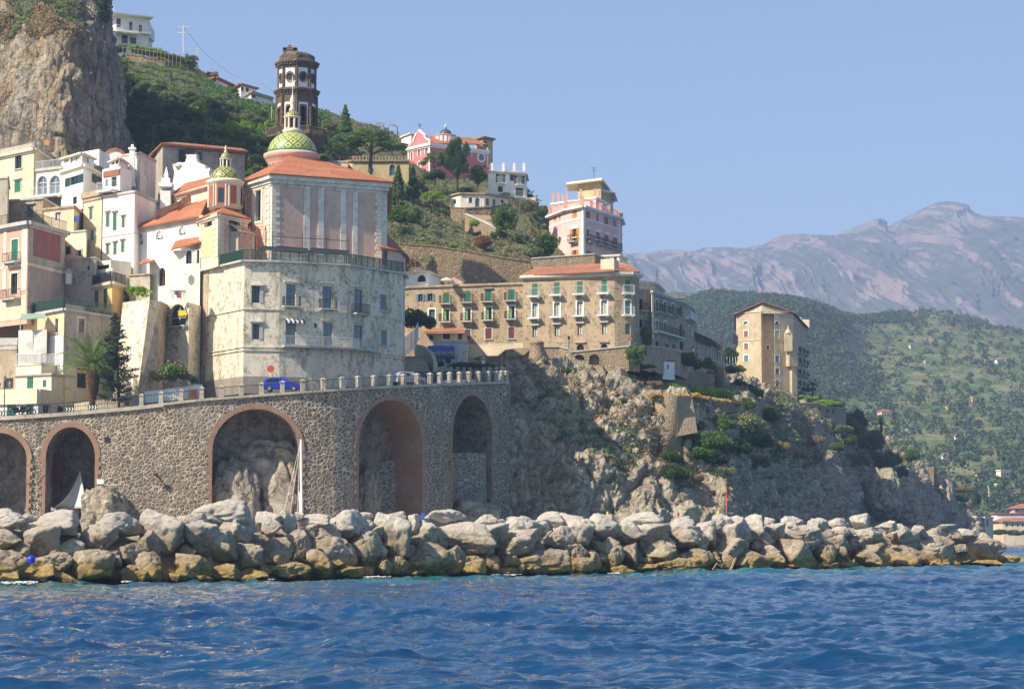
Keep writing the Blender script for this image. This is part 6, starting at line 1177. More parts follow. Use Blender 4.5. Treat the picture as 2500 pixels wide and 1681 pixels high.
# retaining walls of the upper road
def bigwall(name, label, pts_top, ybs, m, arches=(), z=Z0, thick=4, cat='wall', merlon=0):
    """wall along [(px, py, Y)...], bottoms ybs; arches: (segment, [rects], style)"""
    root = empty(name, at(*pts_top[0]), label, cat); mb = MB()
    for i, (a, b) in enumerate(zip(pts_top, pts_top[1:])):
        A, B_ = at(*a), at(*b); zl = min(at(a[0], ybs[i], a[2]).z, at(b[0], ybs[i+1], b[2]).z); zlo = min(A.z, B_.z); f = Face((A.x, A.y), (B_.x, B_.y), zl, zlo)
        for (k, rs) in arches:
            if k == i:
                for r in rs:
                    u0, c, u1, d = f.rect(*zt(z, r[0], r[1]), *zt(z, r[2], r[3])); f.holes.append((u0, max(zl+.02, c), u1, min(d, zlo-.05), .9, True)); mb2 = MB(); mb2.add([f.P(u0, c, -.92), f.P(u1, c, -.92), f.P(u1, d, -.92), f.P(u0, d, -.92)], [(0, 1, 2, 3)]); part(root, 'arch_recess', mb2, m)
        wall_mesh(mb, f); mb.add([f.P(0, zlo), f.P(f.L, zlo), (B_.x, B_.y, B_.z+.001), (A.x, A.y, A.z+.001)], [(0, 1, 2, 3)])
        n_ = f.n*-thick; mb.add([A, B_, B_+n_, A+n_], [(0, 1, 2, 3)])
    part(root, 'masonry', mb, m); mb = MB()
    for a, b in zip(pts_top, pts_top[1:]):
        A, B_ = at(*a), at(*b); f = Face((A.x, A.y), (B_.x, B_.y), 0, 1); n0 = f.n*.12; n1 = f.n*-.35; u = Vector((0, 0, .16)); mb.add([A+n0, B_+n0, B_+n0+u, A+n0+u, A+n1+u, B_+n1+u], [(0, 1, 2, 3), (3, 2, 5, 4)])
    part(root, 'coping', mb, 'ruin' if m == 'ruin' else 'greytrim'); return root
M['tanwall'] = rubble('tan_masonry', (.36, .28, .18), (.48, .38, .25), (.50, .41, .29), 2.6, .05, .6)
bigwall('retaining_wall', 'tan retaining wall of the upper road with two blind arches', [(1320, 848, 281), (1365, 847, 281), (1388, 853, 280.5), (1395, 860, 280.4), (1535, 846, 279.5), (1562, 846, 282)], [905, 905, 905, 905, 905, 905], 'tanwall', [(3, [(1658, 846, 1758, 935), (1797, 843, 1893, 940)])], ZS)
bigwall('road_parapet', 'low stone wall and brick arch beneath the white shuttered ground floor', [(1168, 872, 276), (1276, 870, 277), (1300, 850, 279), (1322, 847, 281)], [935, 935, 930, 920], 'ruin', [(0, [(958, 945, 1068, 1110)])], ZS)
tag(lath('watch_turret', at(1311, 898, 276.5), [(1.2, 0), (1.0, 1.5), (.85, 2.4), (.85, 3.0), (.95, 3.1), (.5, 3.4)], 16, 'tanwall', None), 'little round stone turret at the bend of the tan road wall', 'turret')
bigwall('road_wall', 'grey shaded retaining wall of the road climbing past the grey houses', [(1562, 846, 284), (1590, 846, 290), (1640, 853, 302), (1690, 866, 320), (1725, 878, 336), (1765, 890, 350)], [900, 905, 910, 920, 930, 940], 'greystone')
mb = MB(); railing_mesh(mb, [at(1695, 829, 330), at(1735, 846, 342), at(1758, 861, 352), at(1766, 880, 352)], 1.2, .25, .03, .05); tag(mb.build('handrail', M['iron']), 'dark railing stepping down beside the grey houses', 'railing')
bigwall('ramp_wall', 'shaded ramp wall under the stepping dark railing', [(1688, 826, 331), (1735, 846, 342.5), (1768, 868, 353)], [900, 915, 930], 'greystone')
o = empty('hotel_signpost', at(1757, 880, 346), 'dark square signboard on a post at the end of the grey wall', 'sign'); mb = MB(); mb.bar(at(1751, 880, 346), at(1751, 836, 346), .06); part(o, 'post', mb, 'iron'); mb = MB(); p = at(1757, 837, 346); mb.box(tuple(p), (.75, .08, .5)); part(o, 'board', mb, plain('brown_board', (.14, .06, .05)))
for px, Y, lab in ((1578, 286, 'slim lamp post beside the fig tree at the beige corner'), (1389, 281.5, 'lamp post above the tan wall in front of the beige block'), (1231, 277, 'lamp post above the small brick arch')):
    o = empty('lamp_post', at(px, 870, Y), lab, 'street lamp'); mb = MB(); p = at(px, 868 if px != 1231 else 895, Y); mb.bar(p, at(px, 830 if px != 1231 else 868, Y), .06); part(o, 'post', mb, 'iron'); mb = MB(); q = at(px, 829 if px != 1231 else 867, Y); mb.lathe(tuple(q), [(.12, 0), (.2, .35), (.05, .5)], 8); part(o, 'lantern', mb, 'iron')
o = empty('parking_sign', at(1180, 905, 270), 'white no parking sign board on a post beside the dark hedge', 'road sign'); mb = MB(); mb.bar(at(1180, 930, 270), at(1180, 872, 270), .04); part(o, 'post', mb, 'whiterail'); mb = MB(); p = at(1180, 877, 269.9); mb.box(tuple(p), (.42, .05, .5)); p2 = at(1180, 885, 269.9); mb.box(tuple(p2), (.42, .05, .2)); part(o, 'plate', mb, 'whitetrim'); mb = MB(); mb.bar((p.x, p.y-.05, p.z), (p.x, p.y-.03, p.z), .16, n=16); part(o, 'red_disc', mb, sr_)
# second row of posts, far side of the curve
o = empty('far_parapet', at(1140, 905, 268), 'shaded far row of stone posts and iron railing behind the road curve', 'railing')
for px, Y in ((1062, 264), (1078, 265), (1100, 266), (1118, 267), (1133, 268), (1148, 268.5), (1163, 269), (1181, 269), (1196, 268), (1213, 266), (1226, 264)):
    mb = MB(); p = at(px, 922, Y); mb.box((p.x, p.y, p.z+.5), (.42, .42, 1.3)); mb.box((p.x, p.y, p.z+1.2), (.55, .55, .14), taper=.7); part(o, 'stone_post', mb, 'greyplas')
# terrace wall and pink palazzo
bigwall('terrace_wall', 'beige stepped terrace wall under the pink palazzo', [(1297, 632, 312), (1452, 621, 311), (1480, 632, 312), (1530, 645, 316)], [655, 660, 662, 664], 'tanwall')
simple('small white shed with a green door at the right foot of the pink palazzo', [(1470, 315), (1512, 314), (1529, 319)], (1, 622), (1, 664), 'white', [(0, [(2100, 1305, 2128, 1345)], 'G')], 5, (.15, .25, 'trim'), z=ZR)
P_ = Bld('pink_palazzo', 'pink palazzo with orange shutters and a pillared roof terrace', 'mansion', [(1341, 350), (1381, 343), (1425, 339), (1513, 352), (1519, 358)], (2, 503), (2, 650), 'rosehouse', 16, (.22, .55, 'whitetrim'))
P_.win(0, ZR, [(1552, 912, 1573, 978)], 'Oc'); P_.win(0, ZR, [(1597, 905, 1611, 965)], 'Oc'); P_.win(1, ZR, [(1721, 882, 1762, 948)], 'Oc'); P_.win(1, ZR, [(1721, 1050, 1761, 1162)], 'Obo'); P_.win(1, ZR, [(1728, 1243, 1760, 1292)], 'Oo')
P_.win(2, ZR, [(1846, 890, 1884, 962), (1941, 914, 1959, 984), (2013, 942, 2050, 1012), (2098, 967, 2117, 1036)], 'Mc'); P_.win(2, ZR, [(1853, 1050, 1877, 1165), (1937, 1078, 1973, 1188), (2017, 1102, 2053, 1212), (2094, 1128, 2133, 1238)], 'Mcb'); P_.win(2, ZR, [(1852, 1247, 1890, 1290)], 'Mc')
for (x0, y0, x1, y1, fi) in ((1708, 1018, 1778, 1046, 1), (1850, 1030, 1880, 1052, 2), (1935, 1055, 1975, 1080, 2), (2015, 1080, 2055, 1104, 2), (2092, 1103, 2130, 1128, 2)): strips(P_, fi, ZR, [(x0, y0, x1, y1)], 'whitetrim', .1, 'white_head')
band(P_, [0, 1, 2, 3], ZR, (1512, 1030), (1512, 1043), 'whitetrim'); band(P_, [0, 1, 2, 3], ZR, (1512, 1190), (1512, 1200), 'whitetrim')
strips(P_, 1, ZR, [(1806, 840, 1824, 1300)], 'whitetrim', .06, 'corner_strip'); strips(P_, 2, ZR, [(1826, 850, 1834, 1300), (2146, 945, 2154, 1290)], 'whitetrim', .06, 'corner_strip'); P_.done()
z_ = P_.z1
for px, Y in ((1343, 351), (1381, 344), (1421, 340), (1444, 343.5), (1466, 347), (1486, 350), (1508, 353.5), (1517, 358)): mb = MB(); p = at(px, 495, Y); mb.box((p.x, p.y+.5, z_+.85), (.55, .55, 1.7)); part(P_, 'roof_pillar', mb, 'pinkpole')
mb = MB(); q = [Vector((at(px, 495, Y).x, Y+.4, z_+.1)) for px, Y in ((1343, 351), (1381, 344), (1422, 340), (1508, 353.5))]; railing_mesh(mb, q, 1.3, .3, .02, .05); part(P_, 'roof_railing', mb, 'pinkpole')
P2 = Bld('pink_palazzo', None, None, [(1347, 356), (1455, 349), (1492, 358)], (1, 481), (1, 512), 'rosehouse', 8, (.2, .2, 'whitetrim'), root=P_.root); P2.done()
for px, Y, y in ((1350, 356, 466), (1363, 356, 470), (1374, 355.5, 473), (1384, 355, 464), (1418, 352, 461), (1453, 349.5, 460), (1463, 351, 464)): mb = MB(); p = at(px, 485, Y); t_ = at(px, y, Y); mb.box((p.x, p.y+.3, (t_.z+P2.z1)/2), (.35, .35, t_.z-P2.z1)); part(P_, 'roof_column', mb, 'pinkpole')
pt = simple('khaki rooftop penthouse tower with a wide slab roof on the pink palazzo', [(1411, 357), (1467, 354), (1474, 359)], (1, 443), (1, 485), 'khaki', (), 6, None)
mb = MB(); f = pt.f[0]; c = [f.P(-1.4, pt.z1, 1.2), f.P(f.L+1.2, pt.z1, 1.2), (pt.f[1].B.x+1.3, pt.f[1].B.y+5, pt.z1), (pt.f[0].A.x-1.4, pt.f[0].A.y+7, pt.z1)]; mb.add(c+[(x, y, z+.32) for x, y, z in c], [(3, 2, 1, 0), (4, 5, 6, 7), (0, 1, 5, 4), (1, 2, 6, 5), (2, 3, 7, 6), (3, 0, 4, 7)]); part(pt, 'slab_roof', mb, 'trim')
pt2 = simple('smaller khaki rooftop room right of the penthouse on the pink palazzo', [(1467, 356), (1490, 358), (1497, 366)], (1, 470), (1, 515), 'khaki', [(1, [(2066, 782, 2076, 835)], 'K')], 5, (.2, .7, 'trim'), z=ZR)
antenna(1450, 440, 356, 2.2, 'tall thin antenna on the penthouse of the pink palazzo')
# coral church on the hill
C3 = Bld('hill_church', 'coral red church with white trim and curved gable on the hilltop', 'church', [(997, 401), (1050, 396), (1191, 404)], (1, 350), (1, 440), 'redchurch', 12, (.4, .4, 'whitetrim'), roofm=M['tiles'])
C3.win(0, ZR, [(303, 318, 325, 382), (370, 296, 394, 360), (238, 345, 256, 415)], 'Waqt'); C3.win(0, ZR, [(304, 432, 326, 478)], 'Waqt'); C3.win(0, ZR, [(304, 492, 328, 524)], 'Wt'); C3.win(0, ZR, [(246, 468, 260, 502)], 'Waqt'); C3.win(1, ZR, [(752, 336, 792, 376)], 'Waqt')
f = C3.f[0]; g = [(215, 290), (236, 268), (262, 243), (270, 215), (290, 175), (318, 140), (348, 172), (368, 190), (372, 215), (390, 228), (415, 240)]; pts = [f.hit(*zt(ZR, x, y)) for x, y in g]; m2 = MB(); L_ = f.L; zb_ = f.z1+.4
vs = [f.P(max(0, u), z, .02) for u, z in pts]; vs = [f.P(0, zb_-.5, .02)]+vs+[f.P(L_, zb_-.5, .02)]; n = len(vs); vs2 = [tuple(Vector(v)-f.n*.6) for v in vs]; m2.add(vs+vs2, [tuple(range(n))[::-1], tuple(range(n, 2*n))]+[(i, i+1, n+i+1, n+i) for i in range(n-1)]); part(C3, 'gable', m2, 'redchurch')
m2 = MB(); uv = [(max(0, u), z) for u, z in pts]
for (a, b) in zip(uv, uv[1:]): m2.bar(f.P(a[0], a[1], .03), f.P(b[0], b[1], .03), .22)
m2.bar(f.P(.1, f.z0, .02), f.P(.1, uv[0][1], .02), .18); m2.bar(f.P(f.L-.1, f.z0, .02), f.P(f.L-.1, uv[-1][1], .02), .18); part(C3, 'gable_trim', m2, 'whitetrim'); strips(C3, 1, ZR, [(935, 305, 946, 480)], 'whitetrim', .08, 'corner_strip'); C3.done()
m2 = MB(); f = C3.f[1]; u, z = f.hit(*zt(ZR, 883, 392)); 
for r_, o_ in ((.95, .06), (.6, .1)):
    m2.bar(f.P(u, z, 0), f.P(u, z, o_), r_, m=0 if r_ > .8 else 1, n=20)
m2.build('oculus', [M['whitetrim'], M['glassblue']], C3.root)
quad('roof', [(1050, 349, 396), (1190, 352, 404), (1150, 336, 408), (1048, 332, 402)], 'tiles', C3)
q = at(1088, 352, 402); s = 402/F; lath('drum', q, [(25*s, 0), (25*s, 20*s), (27*s, 21*s), (27*s, 22*s), (17*s, 23*s)], 24, 'rosehouse', C3.root); lath('dome', (q.x, q.y, q.z+22*s), [(16*s*math.cos(a), 15*s*math.sin(a)) for a in np.linspace(0, 1.45, 9)], 24, plain('lead_dome', (.06, .07, .08), .5), C3.root); lath('dome_lantern', (q.x, q.y, q.z+36*s), [(3.2*s, 0), (3.2*s, 7*s), (4*s, 7.5*s), (.5*s, 11*s), (.3*s, 17*s)], 10, 'whitetrim', C3.root)
mb = MB(); p = at(1025, 318, 398.6); mb.bar(p, p+Vector((0, 0, 1.3)), .06); mb.bar(p+Vector((-.35, 0, .9)), p+Vector((.35, 0, .9)), .06); part(C3, 'cross', mb, 'iron')
mb = MB()
for i in range(7): t = -math.pi/2+(i-3)*.42; mb.box((q.x+25.6*s*math.cos(t), q.y+25.6*s*math.sin(t), q.z+10*s), (.1, .5, 1.0), t)
part(C3, 'drum_panels', mb, 'whitetrim')
simple('square ochre stone bell tower at the right end of the coral church', [(1160, 409), (1178, 407), (1203, 409)], (1, 334), (1, 430), 'khaki', [(0, [(836, 250, 848, 285)], 'Kan'), (1, [(903, 240, 940, 292)], 'Kan')], 5, (.25, .45, 'tanwall'), z=ZR, name='bell_tower', cat='bell tower')
simple('plain white house just behind the left shoulder of the coral church', [(980, 412), (1004, 408), (1016, 414)], (1, 325), (1, 400), 'white', (), 8, (.15, .3, 'trim'))
# white house with balconies, low villa, crenellated villa
w3 = Bld('white_house', 'white three storey house with dark shuttered balconies below the coral church', 'house', [(1192, 386), (1282, 389), (1286, 396)], (0, 417), (0, 525), 'white', 10, (.15, .4, 'trim'))
w3.win(0, ZR, [(1040, 545, 1082, 630), (1212, 560, 1258, 642)], 'Dowv'); w3.win(0, ZR, [(1146, 548, 1186, 608)], 'D'); w3.win(0, ZR, [(1037, 658, 1082, 710)], 'Dc'); w3.win(0, ZR, [(1200, 672, 1270, 758)], 'Dcw'); w3.done()
for px in (1201, 1229, 1255, 1279): mb = MB(); p = at(px, 414, 387); mb.box((p.x, p.y, w3.z1+.75), (.4, .4, 1.5)); part(w3, 'roof_post', mb, 'white')
mb = MB(); f = w3.f[0]; railing_mesh(mb, [f.P(.3, w3.z1+.05, -.1), f.P(f.L, w3.z1+.05, -.1)], 1.0, .3, .02, .04); part(w3, 'roof_railing', mb, 'whiterail')
simple('old stone shed with a ragged top right of the white three storey house', [(1285, 384), (1309, 382), (1312, 388)], (1, 480), (1, 520), 'stoneplas', [(0, [(1300, 795, 1322, 835)], 'K')], 5, None, z=ZR)
v3 = Bld('low_villa', 'low cream villa with a row of arched openings below the coral church', 'villa', [(1099, 372), (1124, 369.5), (1182, 370), (1241, 374)], (1, 471), (1, 515), 'ivory', 8, (.2, .3, 'stoneplas'))
v3.win(0, ZR, [(628, 772, 652, 820)], 'Kan'); v3.win(1, ZR, [(768, 758, 802, 812), (826, 762, 870, 845)], 'Baqt'); v3.win(2, ZR, [(922, 765, 958, 835), (985, 770, 1015, 838)], 'Baqt'); v3.win(2, ZR, [(1062, 778, 1092, 812)], 'Kan'); v3.done()
bigwall('garden_wall', 'rough stone retaining wall under the low cream villa', [(1100, 507, 367), (1135, 509, 365), (1198, 506, 366), (1240, 500, 368)], [550, 553, 553, 545], 'ruin')
v4 = Bld('crenellated_villa', 'sandy villa with crenellated top and arched windows behind the pine', 'villa', [(790, 382), (860, 378), (998, 378)], (1, 391), (1, 465), 'khaki', 10, (.25, .3, 'tanwall'))
v4.win(1, ZD, [(1952, 1125, 1988, 1192), (2140, 1095, 2195, 1200)], 'Baqk'); v4.win(0, ZD, [(1790, 1035, 1855, 1085)], 'R') if False else None; v4.done(); mb = MB(); f = v4.f[1]
for i in range(int(f.L/.55)): f.slab(mb, i*.55, f.z1, i*.55+.28, f.z1+.75, -.3, .0)
part(v4, 'crenellation', mb, 'tanwall'); simple('small sandy penthouse with red shutters left on the crenellated villa', [(842, 380.5), (880, 379), (898, 382)], (1, 382), (1, 395), 'khaki', [(0, [(1795, 1040, 1850, 1068)], 'R')], 4, (.15, .3, 'tilesdark'), z=ZD)
bigwall('garden_balustrade', 'pale balustrade wall left of the crenellated villa', [(790, 391, 376), (850, 397, 376)], [402, 408], 'cream')
o = empty('sun_canopy', at(945, 310, 420), 'brown and orange sun canopy on posts at the skyline beside the pine', 'canopy'); mb = MB(); mb.add([at(915, 306, 418), at(948, 303, 418), at(972, 312, 418), at(965, 305, 424), at(920, 299, 424)], [(0, 1, 2, 3, 4)]); part(o, 'sheet', mb, plain('canopy_brown', (.22, .14, .09))); mb = MB()
for px in (917, 948, 970): mb.bar(at(px, 308, 418), at(px, 330, 418), .07)
part(o, 'posts', mb, 'iron')
# upper left house and terraces
u1 = Bld('upper_house', 'white balconied house with red shutters high beside the cliff', 'house', [(258, 436), (283, 431), (362, 434), (372, 442)], (1, 38), (1, 140), 'white', 10, None)
u1.win(1, ZA, [(1060, 168, 1100, 250), (1177, 200, 1206, 278), (1265, 228, 1294, 300)], 'Rc'); u1.win(1, ZA, [(1108, 322, 1164, 395), (1186, 342, 1242, 400)], 'Kn'); u1.win(1, ZA, [(1118, 435, 1148, 485)], 'B')
f = u1.f[1]; mb = MB(); f.slab(mb, -1.8, u1.z1, f.L+.6, u1.z1+.22, -9, 1.5); part(u1, 'slab_roof', mb, 'trim'); balcony(u1, f, -.3, f.L+.2, f.hit(*zt(ZA, 1180, 298))[1], True, 1.3); mb = MB(); z_ = f.hit(*zt(ZA, 1180, 318))[1]; f.slab(mb, -1.6, z_-.2, f.L*.62, z_, -.1, 2.2); f.slab(mb, -1.2, z_-4.5, -.7, z_-.21, 1.6, 2.1); part(u1, 'porch_slab', mb, 'trim'); u1.done()
mb = MB(); f2 = u1.f[2]; bx('glazed_porch', 'glazed corner porch at the right end of the high white house', 'porch', ZA, 1318, 245, 1378, 345, 434, 'white', 4)
def pole(px, py0, py1, Y, label, cross=True, r=.12):
    p, q = at(px, py1, Y), at(px, py0, Y); mb = MB(); mb.bar(p, q, r, n=6)
    if cross:
        for dz in (.4, 1.5): mb.bar(q+Vector((-1.2, .3, -dz)), q+Vector((1.2, -.3, -dz)), .07)
    return tag(mb.build('utility_pole', M['whiterail']), label, 'pole', 'poles on the hill')
pole(448, 62, 130, 436, 'tall pylon pole with cross arms on the skyline'); pole(482, 117, 155, 434, 'short plain pole on the skyline beside the bushy tree', False, .07)
pole(278, 14, 38, 434, 'thin mast above the high white house', False, .06); pole(350, 38, 55, 436, 'stubby mast at the roof end of the high white house', False, .06); pole(371, 205, 238, 395, 'pale thin pole standing among the olive trees', False, .06); pole(663, 260, 295, 380, 'pale thin pole just left of the bell tower', False, .06)
w5 = bigwall('terrace_wall', 'upper grey terrace wall below the grape trellis', [(300, 133, 425), (345, 138, 424), (400, 152, 424), (450, 168, 426), (505, 186, 428), (530, 192, 430)], [166, 172, 184, 196, 206, 205], 'ruin')
w5 = bigwall('terrace_wall', 'lower pale edged terrace wall across the slope', [(332, 176, 412), (400, 190, 411), (450, 200, 412), (493, 208, 414)], [190, 202, 213, 222], 'ruin')
bx('garden_store', 'tiny pale yellow store house on the hillside terrace', 'shed', ZA, 1125, 630, 1235, 692, 412, 'cream2', 4)
s1_ = simple('stone sided house with a shallow roof on the skyline', [(490, 427), (527, 423), (566, 430)], (1, 190), (1, 235), 'ruin', [(1, [(2000, 760, 2025, 800)], 'K')], 7, (.2, .7, 'tilesdark'), z=ZA)
mb = MB(); f = s1_.f[1]; f.slab(mb, 0, f.z0, f.L, f.z1-.3, -.02, .04); part(s1_, 'white_front', mb, 'white')
simple('long low white house stepping down the skyline', [(572, 430), (588, 426), (625, 430)], (1, 205), (1, 245), 'white', [(1, [(2190, 790, 2220, 830), (2240, 800, 2270, 840)], 'K')], 7, (.2, .5, 'tilesdark'), z=ZA)
simple('last white house of the skyline row near the bell tower', [(598, 424), (613, 420), (664, 426)], (1, 223), (1, 262), 'white', [(1, [(2295, 850, 2330, 890)], 'K')], 7, (.35, .3, 'stoneplas'), z=ZA)
slabwall('white stair wall running up to the stone sided house', [(498, 232, 418), (512, 222, 419), (513, 226, 419), (502, 238, 418)], 0, 'white', .5, 'stair_wall')
# big stone retaining wall on the hillside
bigwall('hillside_wall', 'high rough stone retaining wall behind the white umbrella', [(975, 596, 310), (1060, 602, 309), (1130, 612, 308.5), (1215, 628, 308), (1297, 640, 308)], [720, 715, 705, 700, 690], 'ruin')
bigwall('path_wall', 'tan stepped path wall running down the rocky slope', [(1135, 523, 350), (1175, 540, 342), (1215, 560, 335), (1240, 572, 332)], [540, 560, 580, 590], 'tanwall')
# white hut, bastion, buttress
simple('tiny white hut with a dark doorway on the vineyard terrace', [(1601, 299), (1618, 297), (1647, 299)], (1, 878), (1, 925), 'white', [(1, [(500, 815, 520, 858)], 'M')], 3.5, (.08, .12, 'tilesdark'), z=ZT)
q = at(1628, 1070, 271.5); s = 271.5/F; tag(lath('round_bastion', (q.x+.2, q.y+1.6, q.z-2), [(38*s, 0), (35*s, 4), (33*s, zc(966, 1628, 271.5)-q.z+2), (31.5*s, zc(966, 1628, 271.5)-q.z+2.1)], 28, 'tanwall', None), 'round stone bastion under the golden grass edge', 'bastion')
slabwall('battered stone buttress right of the round bastion', [(1652, 1065, 270), (1660, 967, 273), (1690, 969, 275), (1703, 1055, 272)], 0, 'tanwall', 5, 'buttress', 'buttress')
slabwall('ruined stone retaining wall running right from the buttress', [(1690, 1010, 277), (1690, 969, 278), (1790, 985, 292), (1800, 1005, 293)], 0, 'ruin', 2, 'retaining_wall')
q = at(1755, 945, 338); tag(lath('round_turret', (q.x, q.y, q.z), [(13*338/F, 0), (13*338/F, 2.6), (15*338/F, 2.7), (15*338/F, 3.1)], 18, 'tanwall', None), 'short round stone turret among the garden shrubs', 'turret')
slabwall('rough rock faced wall below the white hut', [(1640, 945, 307), (1640, 905, 309), (1745, 912, 330), (1745, 950, 328)], 0, 'ruin', 2, 'retaining_wall')
# tower house on the headland
T = Bld('tower_house', 'tall ochre six storey gabled house standing alone on the headland', 'house', [(1798, 452), (1859, 448), (1866, 450.5), (1891, 450), (1892, 447), (1937, 449), (1971, 482)], (1, 765), (1, 985), 'beige2', 14, None)
T.win(0, ZT, [(1224, 403, 1270, 440)], 'Waqt'); T.win(0, ZT, [(1230, 495, 1269, 552), (1232, 612, 1270, 668)], 'Mct'); T.win(0, ZT, [(1231, 726, 1272, 784)], 'Bct'); T.win(2, ZT, [(1445, 630, 1468, 668)], 'Kat')
for r in ((1409, 380, 1419, 430), (1411, 490, 1420, 550), (1411, 610, 1420, 670), (1412, 730, 1422, 785), (1413, 845, 1424, 905)): T.win(1, ZT, [r], 'Wt') if False else None
T.win(4, ZT, [(1522, 406, 1560, 430)], 'Kat'); T.win(4, ZT, [(1520, 492, 1562, 555)], 'Wvt'); T.win(4, ZT, [(1523, 730, 1562, 788)], 'Bct'); T.win(4, ZT, [(1525, 848, 1564, 904), (1527, 962, 1562, 1018)], 'Mct'); T.win(4, ZT, [(1642, 500, 1666, 580)], 'Ban')
for yy in (640, 740, 850, 955, 1060):
    T.win(5, ZT, [(1716, yy-20, 1740, yy+60), (1762, yy-4, 1780, yy+70), (1796, yy+12, 1812, yy+82)], 'Kanb')
for yy in (420,): T.win(5, ZT, [(1650, yy-20, 1662, yy+30), (1672, yy-10, 1684, yy+40), (1716, yy, 1726, yy+55), (1740, yy+15, 1750, yy+65)], 'Wt')
T.done(); band(T, [0, 1, 2, 4], ZT, (1200, 588), (1200, 596), 'beige2', .08); band(T, [0, 1, 2, 4], ZT, (1200, 322), (1200, 330), 'trim', .12)
gm = MB(); pk = at(1859, 741, 450); e0, e1 = T.p[0], T.p[5]; pkf = Vector((pk.x, 448.5, pk.z)); bz_ = T.z1
F0 = [Vector((*T.p[0], bz_)), Vector((*T.p[1], bz_)), pkf]; gm.add(F0, [(0, 1, 2)]); gm.add([Vector((*T.p[1], bz_)), Vector((T.p[5][0], T.p[5][1], bz_)), pkf], [(0, 1, 2)]); part(T, 'gable', gm, 'beige2')
gm = MB(); e5 = Vector((*T.p[5], bz_)); r1 = pkf+Vector((3, 34, -.2)); e6 = Vector((T.p[6][0]+.5, T.p[6][1], bz_-.2)); a0 = Vector((*T.p[0], bz_)); ov = Vector((0, -.6, .12))
gm.add([a0+ov+Vector((-.5, 0, 0)), pkf+ov, r1, a0+Vector((3, 34, 0))], [(0, 1, 2, 3)]); gm.add([pkf+ov, e5+ov+Vector((.4, 0, 0)), e6+Vector((.3, 0, .1)), r1], [(0, 1, 2, 3)]); gm.bar(a0+ov+Vector((-.5, 0, 0)), pkf+ov, .09); gm.bar(pkf+ov, e5+ov+Vector((.4, 0, 0)), .09); part(T, 'roof', gm, 'tiles')
mb = MB(); mb.box(tuple(at(1952, 790, 470)), (.7, .7, 2.6)); part(T, 'chimney', mb, 'cream2'); mb = MB(); mb.box(tuple(at(1961, 800, 480)), (2.4, 2, 3.4)); part(T, 'roof_parapet', mb, 'cream2'); mb = MB(); q = at(1925, 830, 447); mb.box((q.x, q.y+.3, q.z-.4), (1.5, 1.0, 3.6)); mb.lathe((q.x, q.y+.3, q.z+1.4), [(.75, 0), (.5, .5), (.2, .9), (.05, 1.6)], 8); part(T, 'roof_turret', mb, 'beige2'); mb = MB(); mb.box(tuple(at(1793, 828, 452)), (.8, 1, 1.8)); part(T, 'side_box', mb, 'iron')
f = T.f[4]; mb = MB(); u0, a, u1, b = f.rect(*zt(ZT, 1605, 835), *zt(ZT, 1700, 1085)); 
f.slab(mb, f.hit(*zt(ZT, 1665, 1000))[0], a-2, f.L+.3, f.hit(*zt(ZT, 1665, 835))[1], -.02, .8); f.slab(mb, f.hit(*zt(ZT, 1628, 700))[0], f.hit(*zt(ZT, 1665, 834))[1], f.L+.3, f.hit(*zt(ZT, 1665, 588))[1], -.02, 1.2); part(T, 'buttress_bay', mb, 'beige2')
rs_ = simple('small restaurant with a tiled porch at the foot of the tower house', [(1880, 441), (1912, 437), (1936, 441)], (1, 957), (1, 1000), 'white', [(0, [(1488, 1085, 1502, 1130), (1515, 1088, 1530, 1135)], 'Kan'), (1, [(1560, 1100, 1640, 1170)], 'M')], 5, None, z=ZT)
quad('porch_roof', [(1865, 955, 436), (1920, 962, 436), (1916, 953, 442), (1870, 945, 442)], 'tiles', rs_)
bigwall('terrace_wall', 'stone terrace wall with five arched windows below the tower house', [(1942, 984, 436), (1996, 984, 438), (2012, 992, 444), (2066, 998, 460)], [1028, 1034, 1045, 1060], 'tanwall', [(0, [(1756, 1212, 1832, 1276), (1863, 1212, 1893, 1276)]), (1, [(1937, 1213, 1962, 1262)]), (2, [(2010, 1232, 2040, 1272), (2065, 1230, 2092, 1275)])], ZT)
q = at(2000, 1085, 440); tag(lath('rocky_pier', (q.x, q.y+1, q.z-3), [(3.4, 0), (3.0, 4), (2.8, 8.0)], 16, 'ruin', None), 'round stone foundation under the arched terrace wall', 'pier')
slabwall('white garden wall right of the tower house', [(1965, 975, 468), (1968, 962, 468), (1990, 968, 470), (2012, 978, 474), (2012, 986, 474)], 0, 'white', .6, 'garden_wall')
# old ruin and small house beyond the headland tip
simple('ruined stone tower on the far ledge beyond the headland', [(2232, 560), (2249, 558), (2256, 563)], (1, 1108), (1, 1150), 'ruin', [(0, [(2236, 1118, 2241, 1127)], 'K')], 5, None, z=Z0, name='ruin', cat='ruin')
simple('larger roofless ruin below the ruined tower on the far ledge', [(2245, 556), (2280, 553), (2286, 560)], (1, 1139), (1, 1190), 'ruin', [(0, [(2258, 1150, 2264, 1160), (2260, 1165, 2265, 1174)], 'K')], 6, None, z=Z0, name='ruin', cat='ruin')
rocklump(2112, 1140, 2205, 1275, 452, 'pale sunlit rock spur jutting from the shaded headland', 15, 6, 'rock_spur')
rocklump(2190, 1215, 2250, 1300, 470, 'smaller pale rock knob at the foot of the sunlit spur', 16, 6)
rocklump(2236, 1150, 2330, 1400, 566, 'rock ledge carrying the two ruins beyond the headland', 11, 14)
rocklump(2285, 1230, 2345, 1370, 560, 'pale rock knob at the foot of the far ledge', 12, 8)
rocklump(2320, 1262, 2400, 1360, 600, 'low grey rock spur below the shaded arcade house', 13, 10)
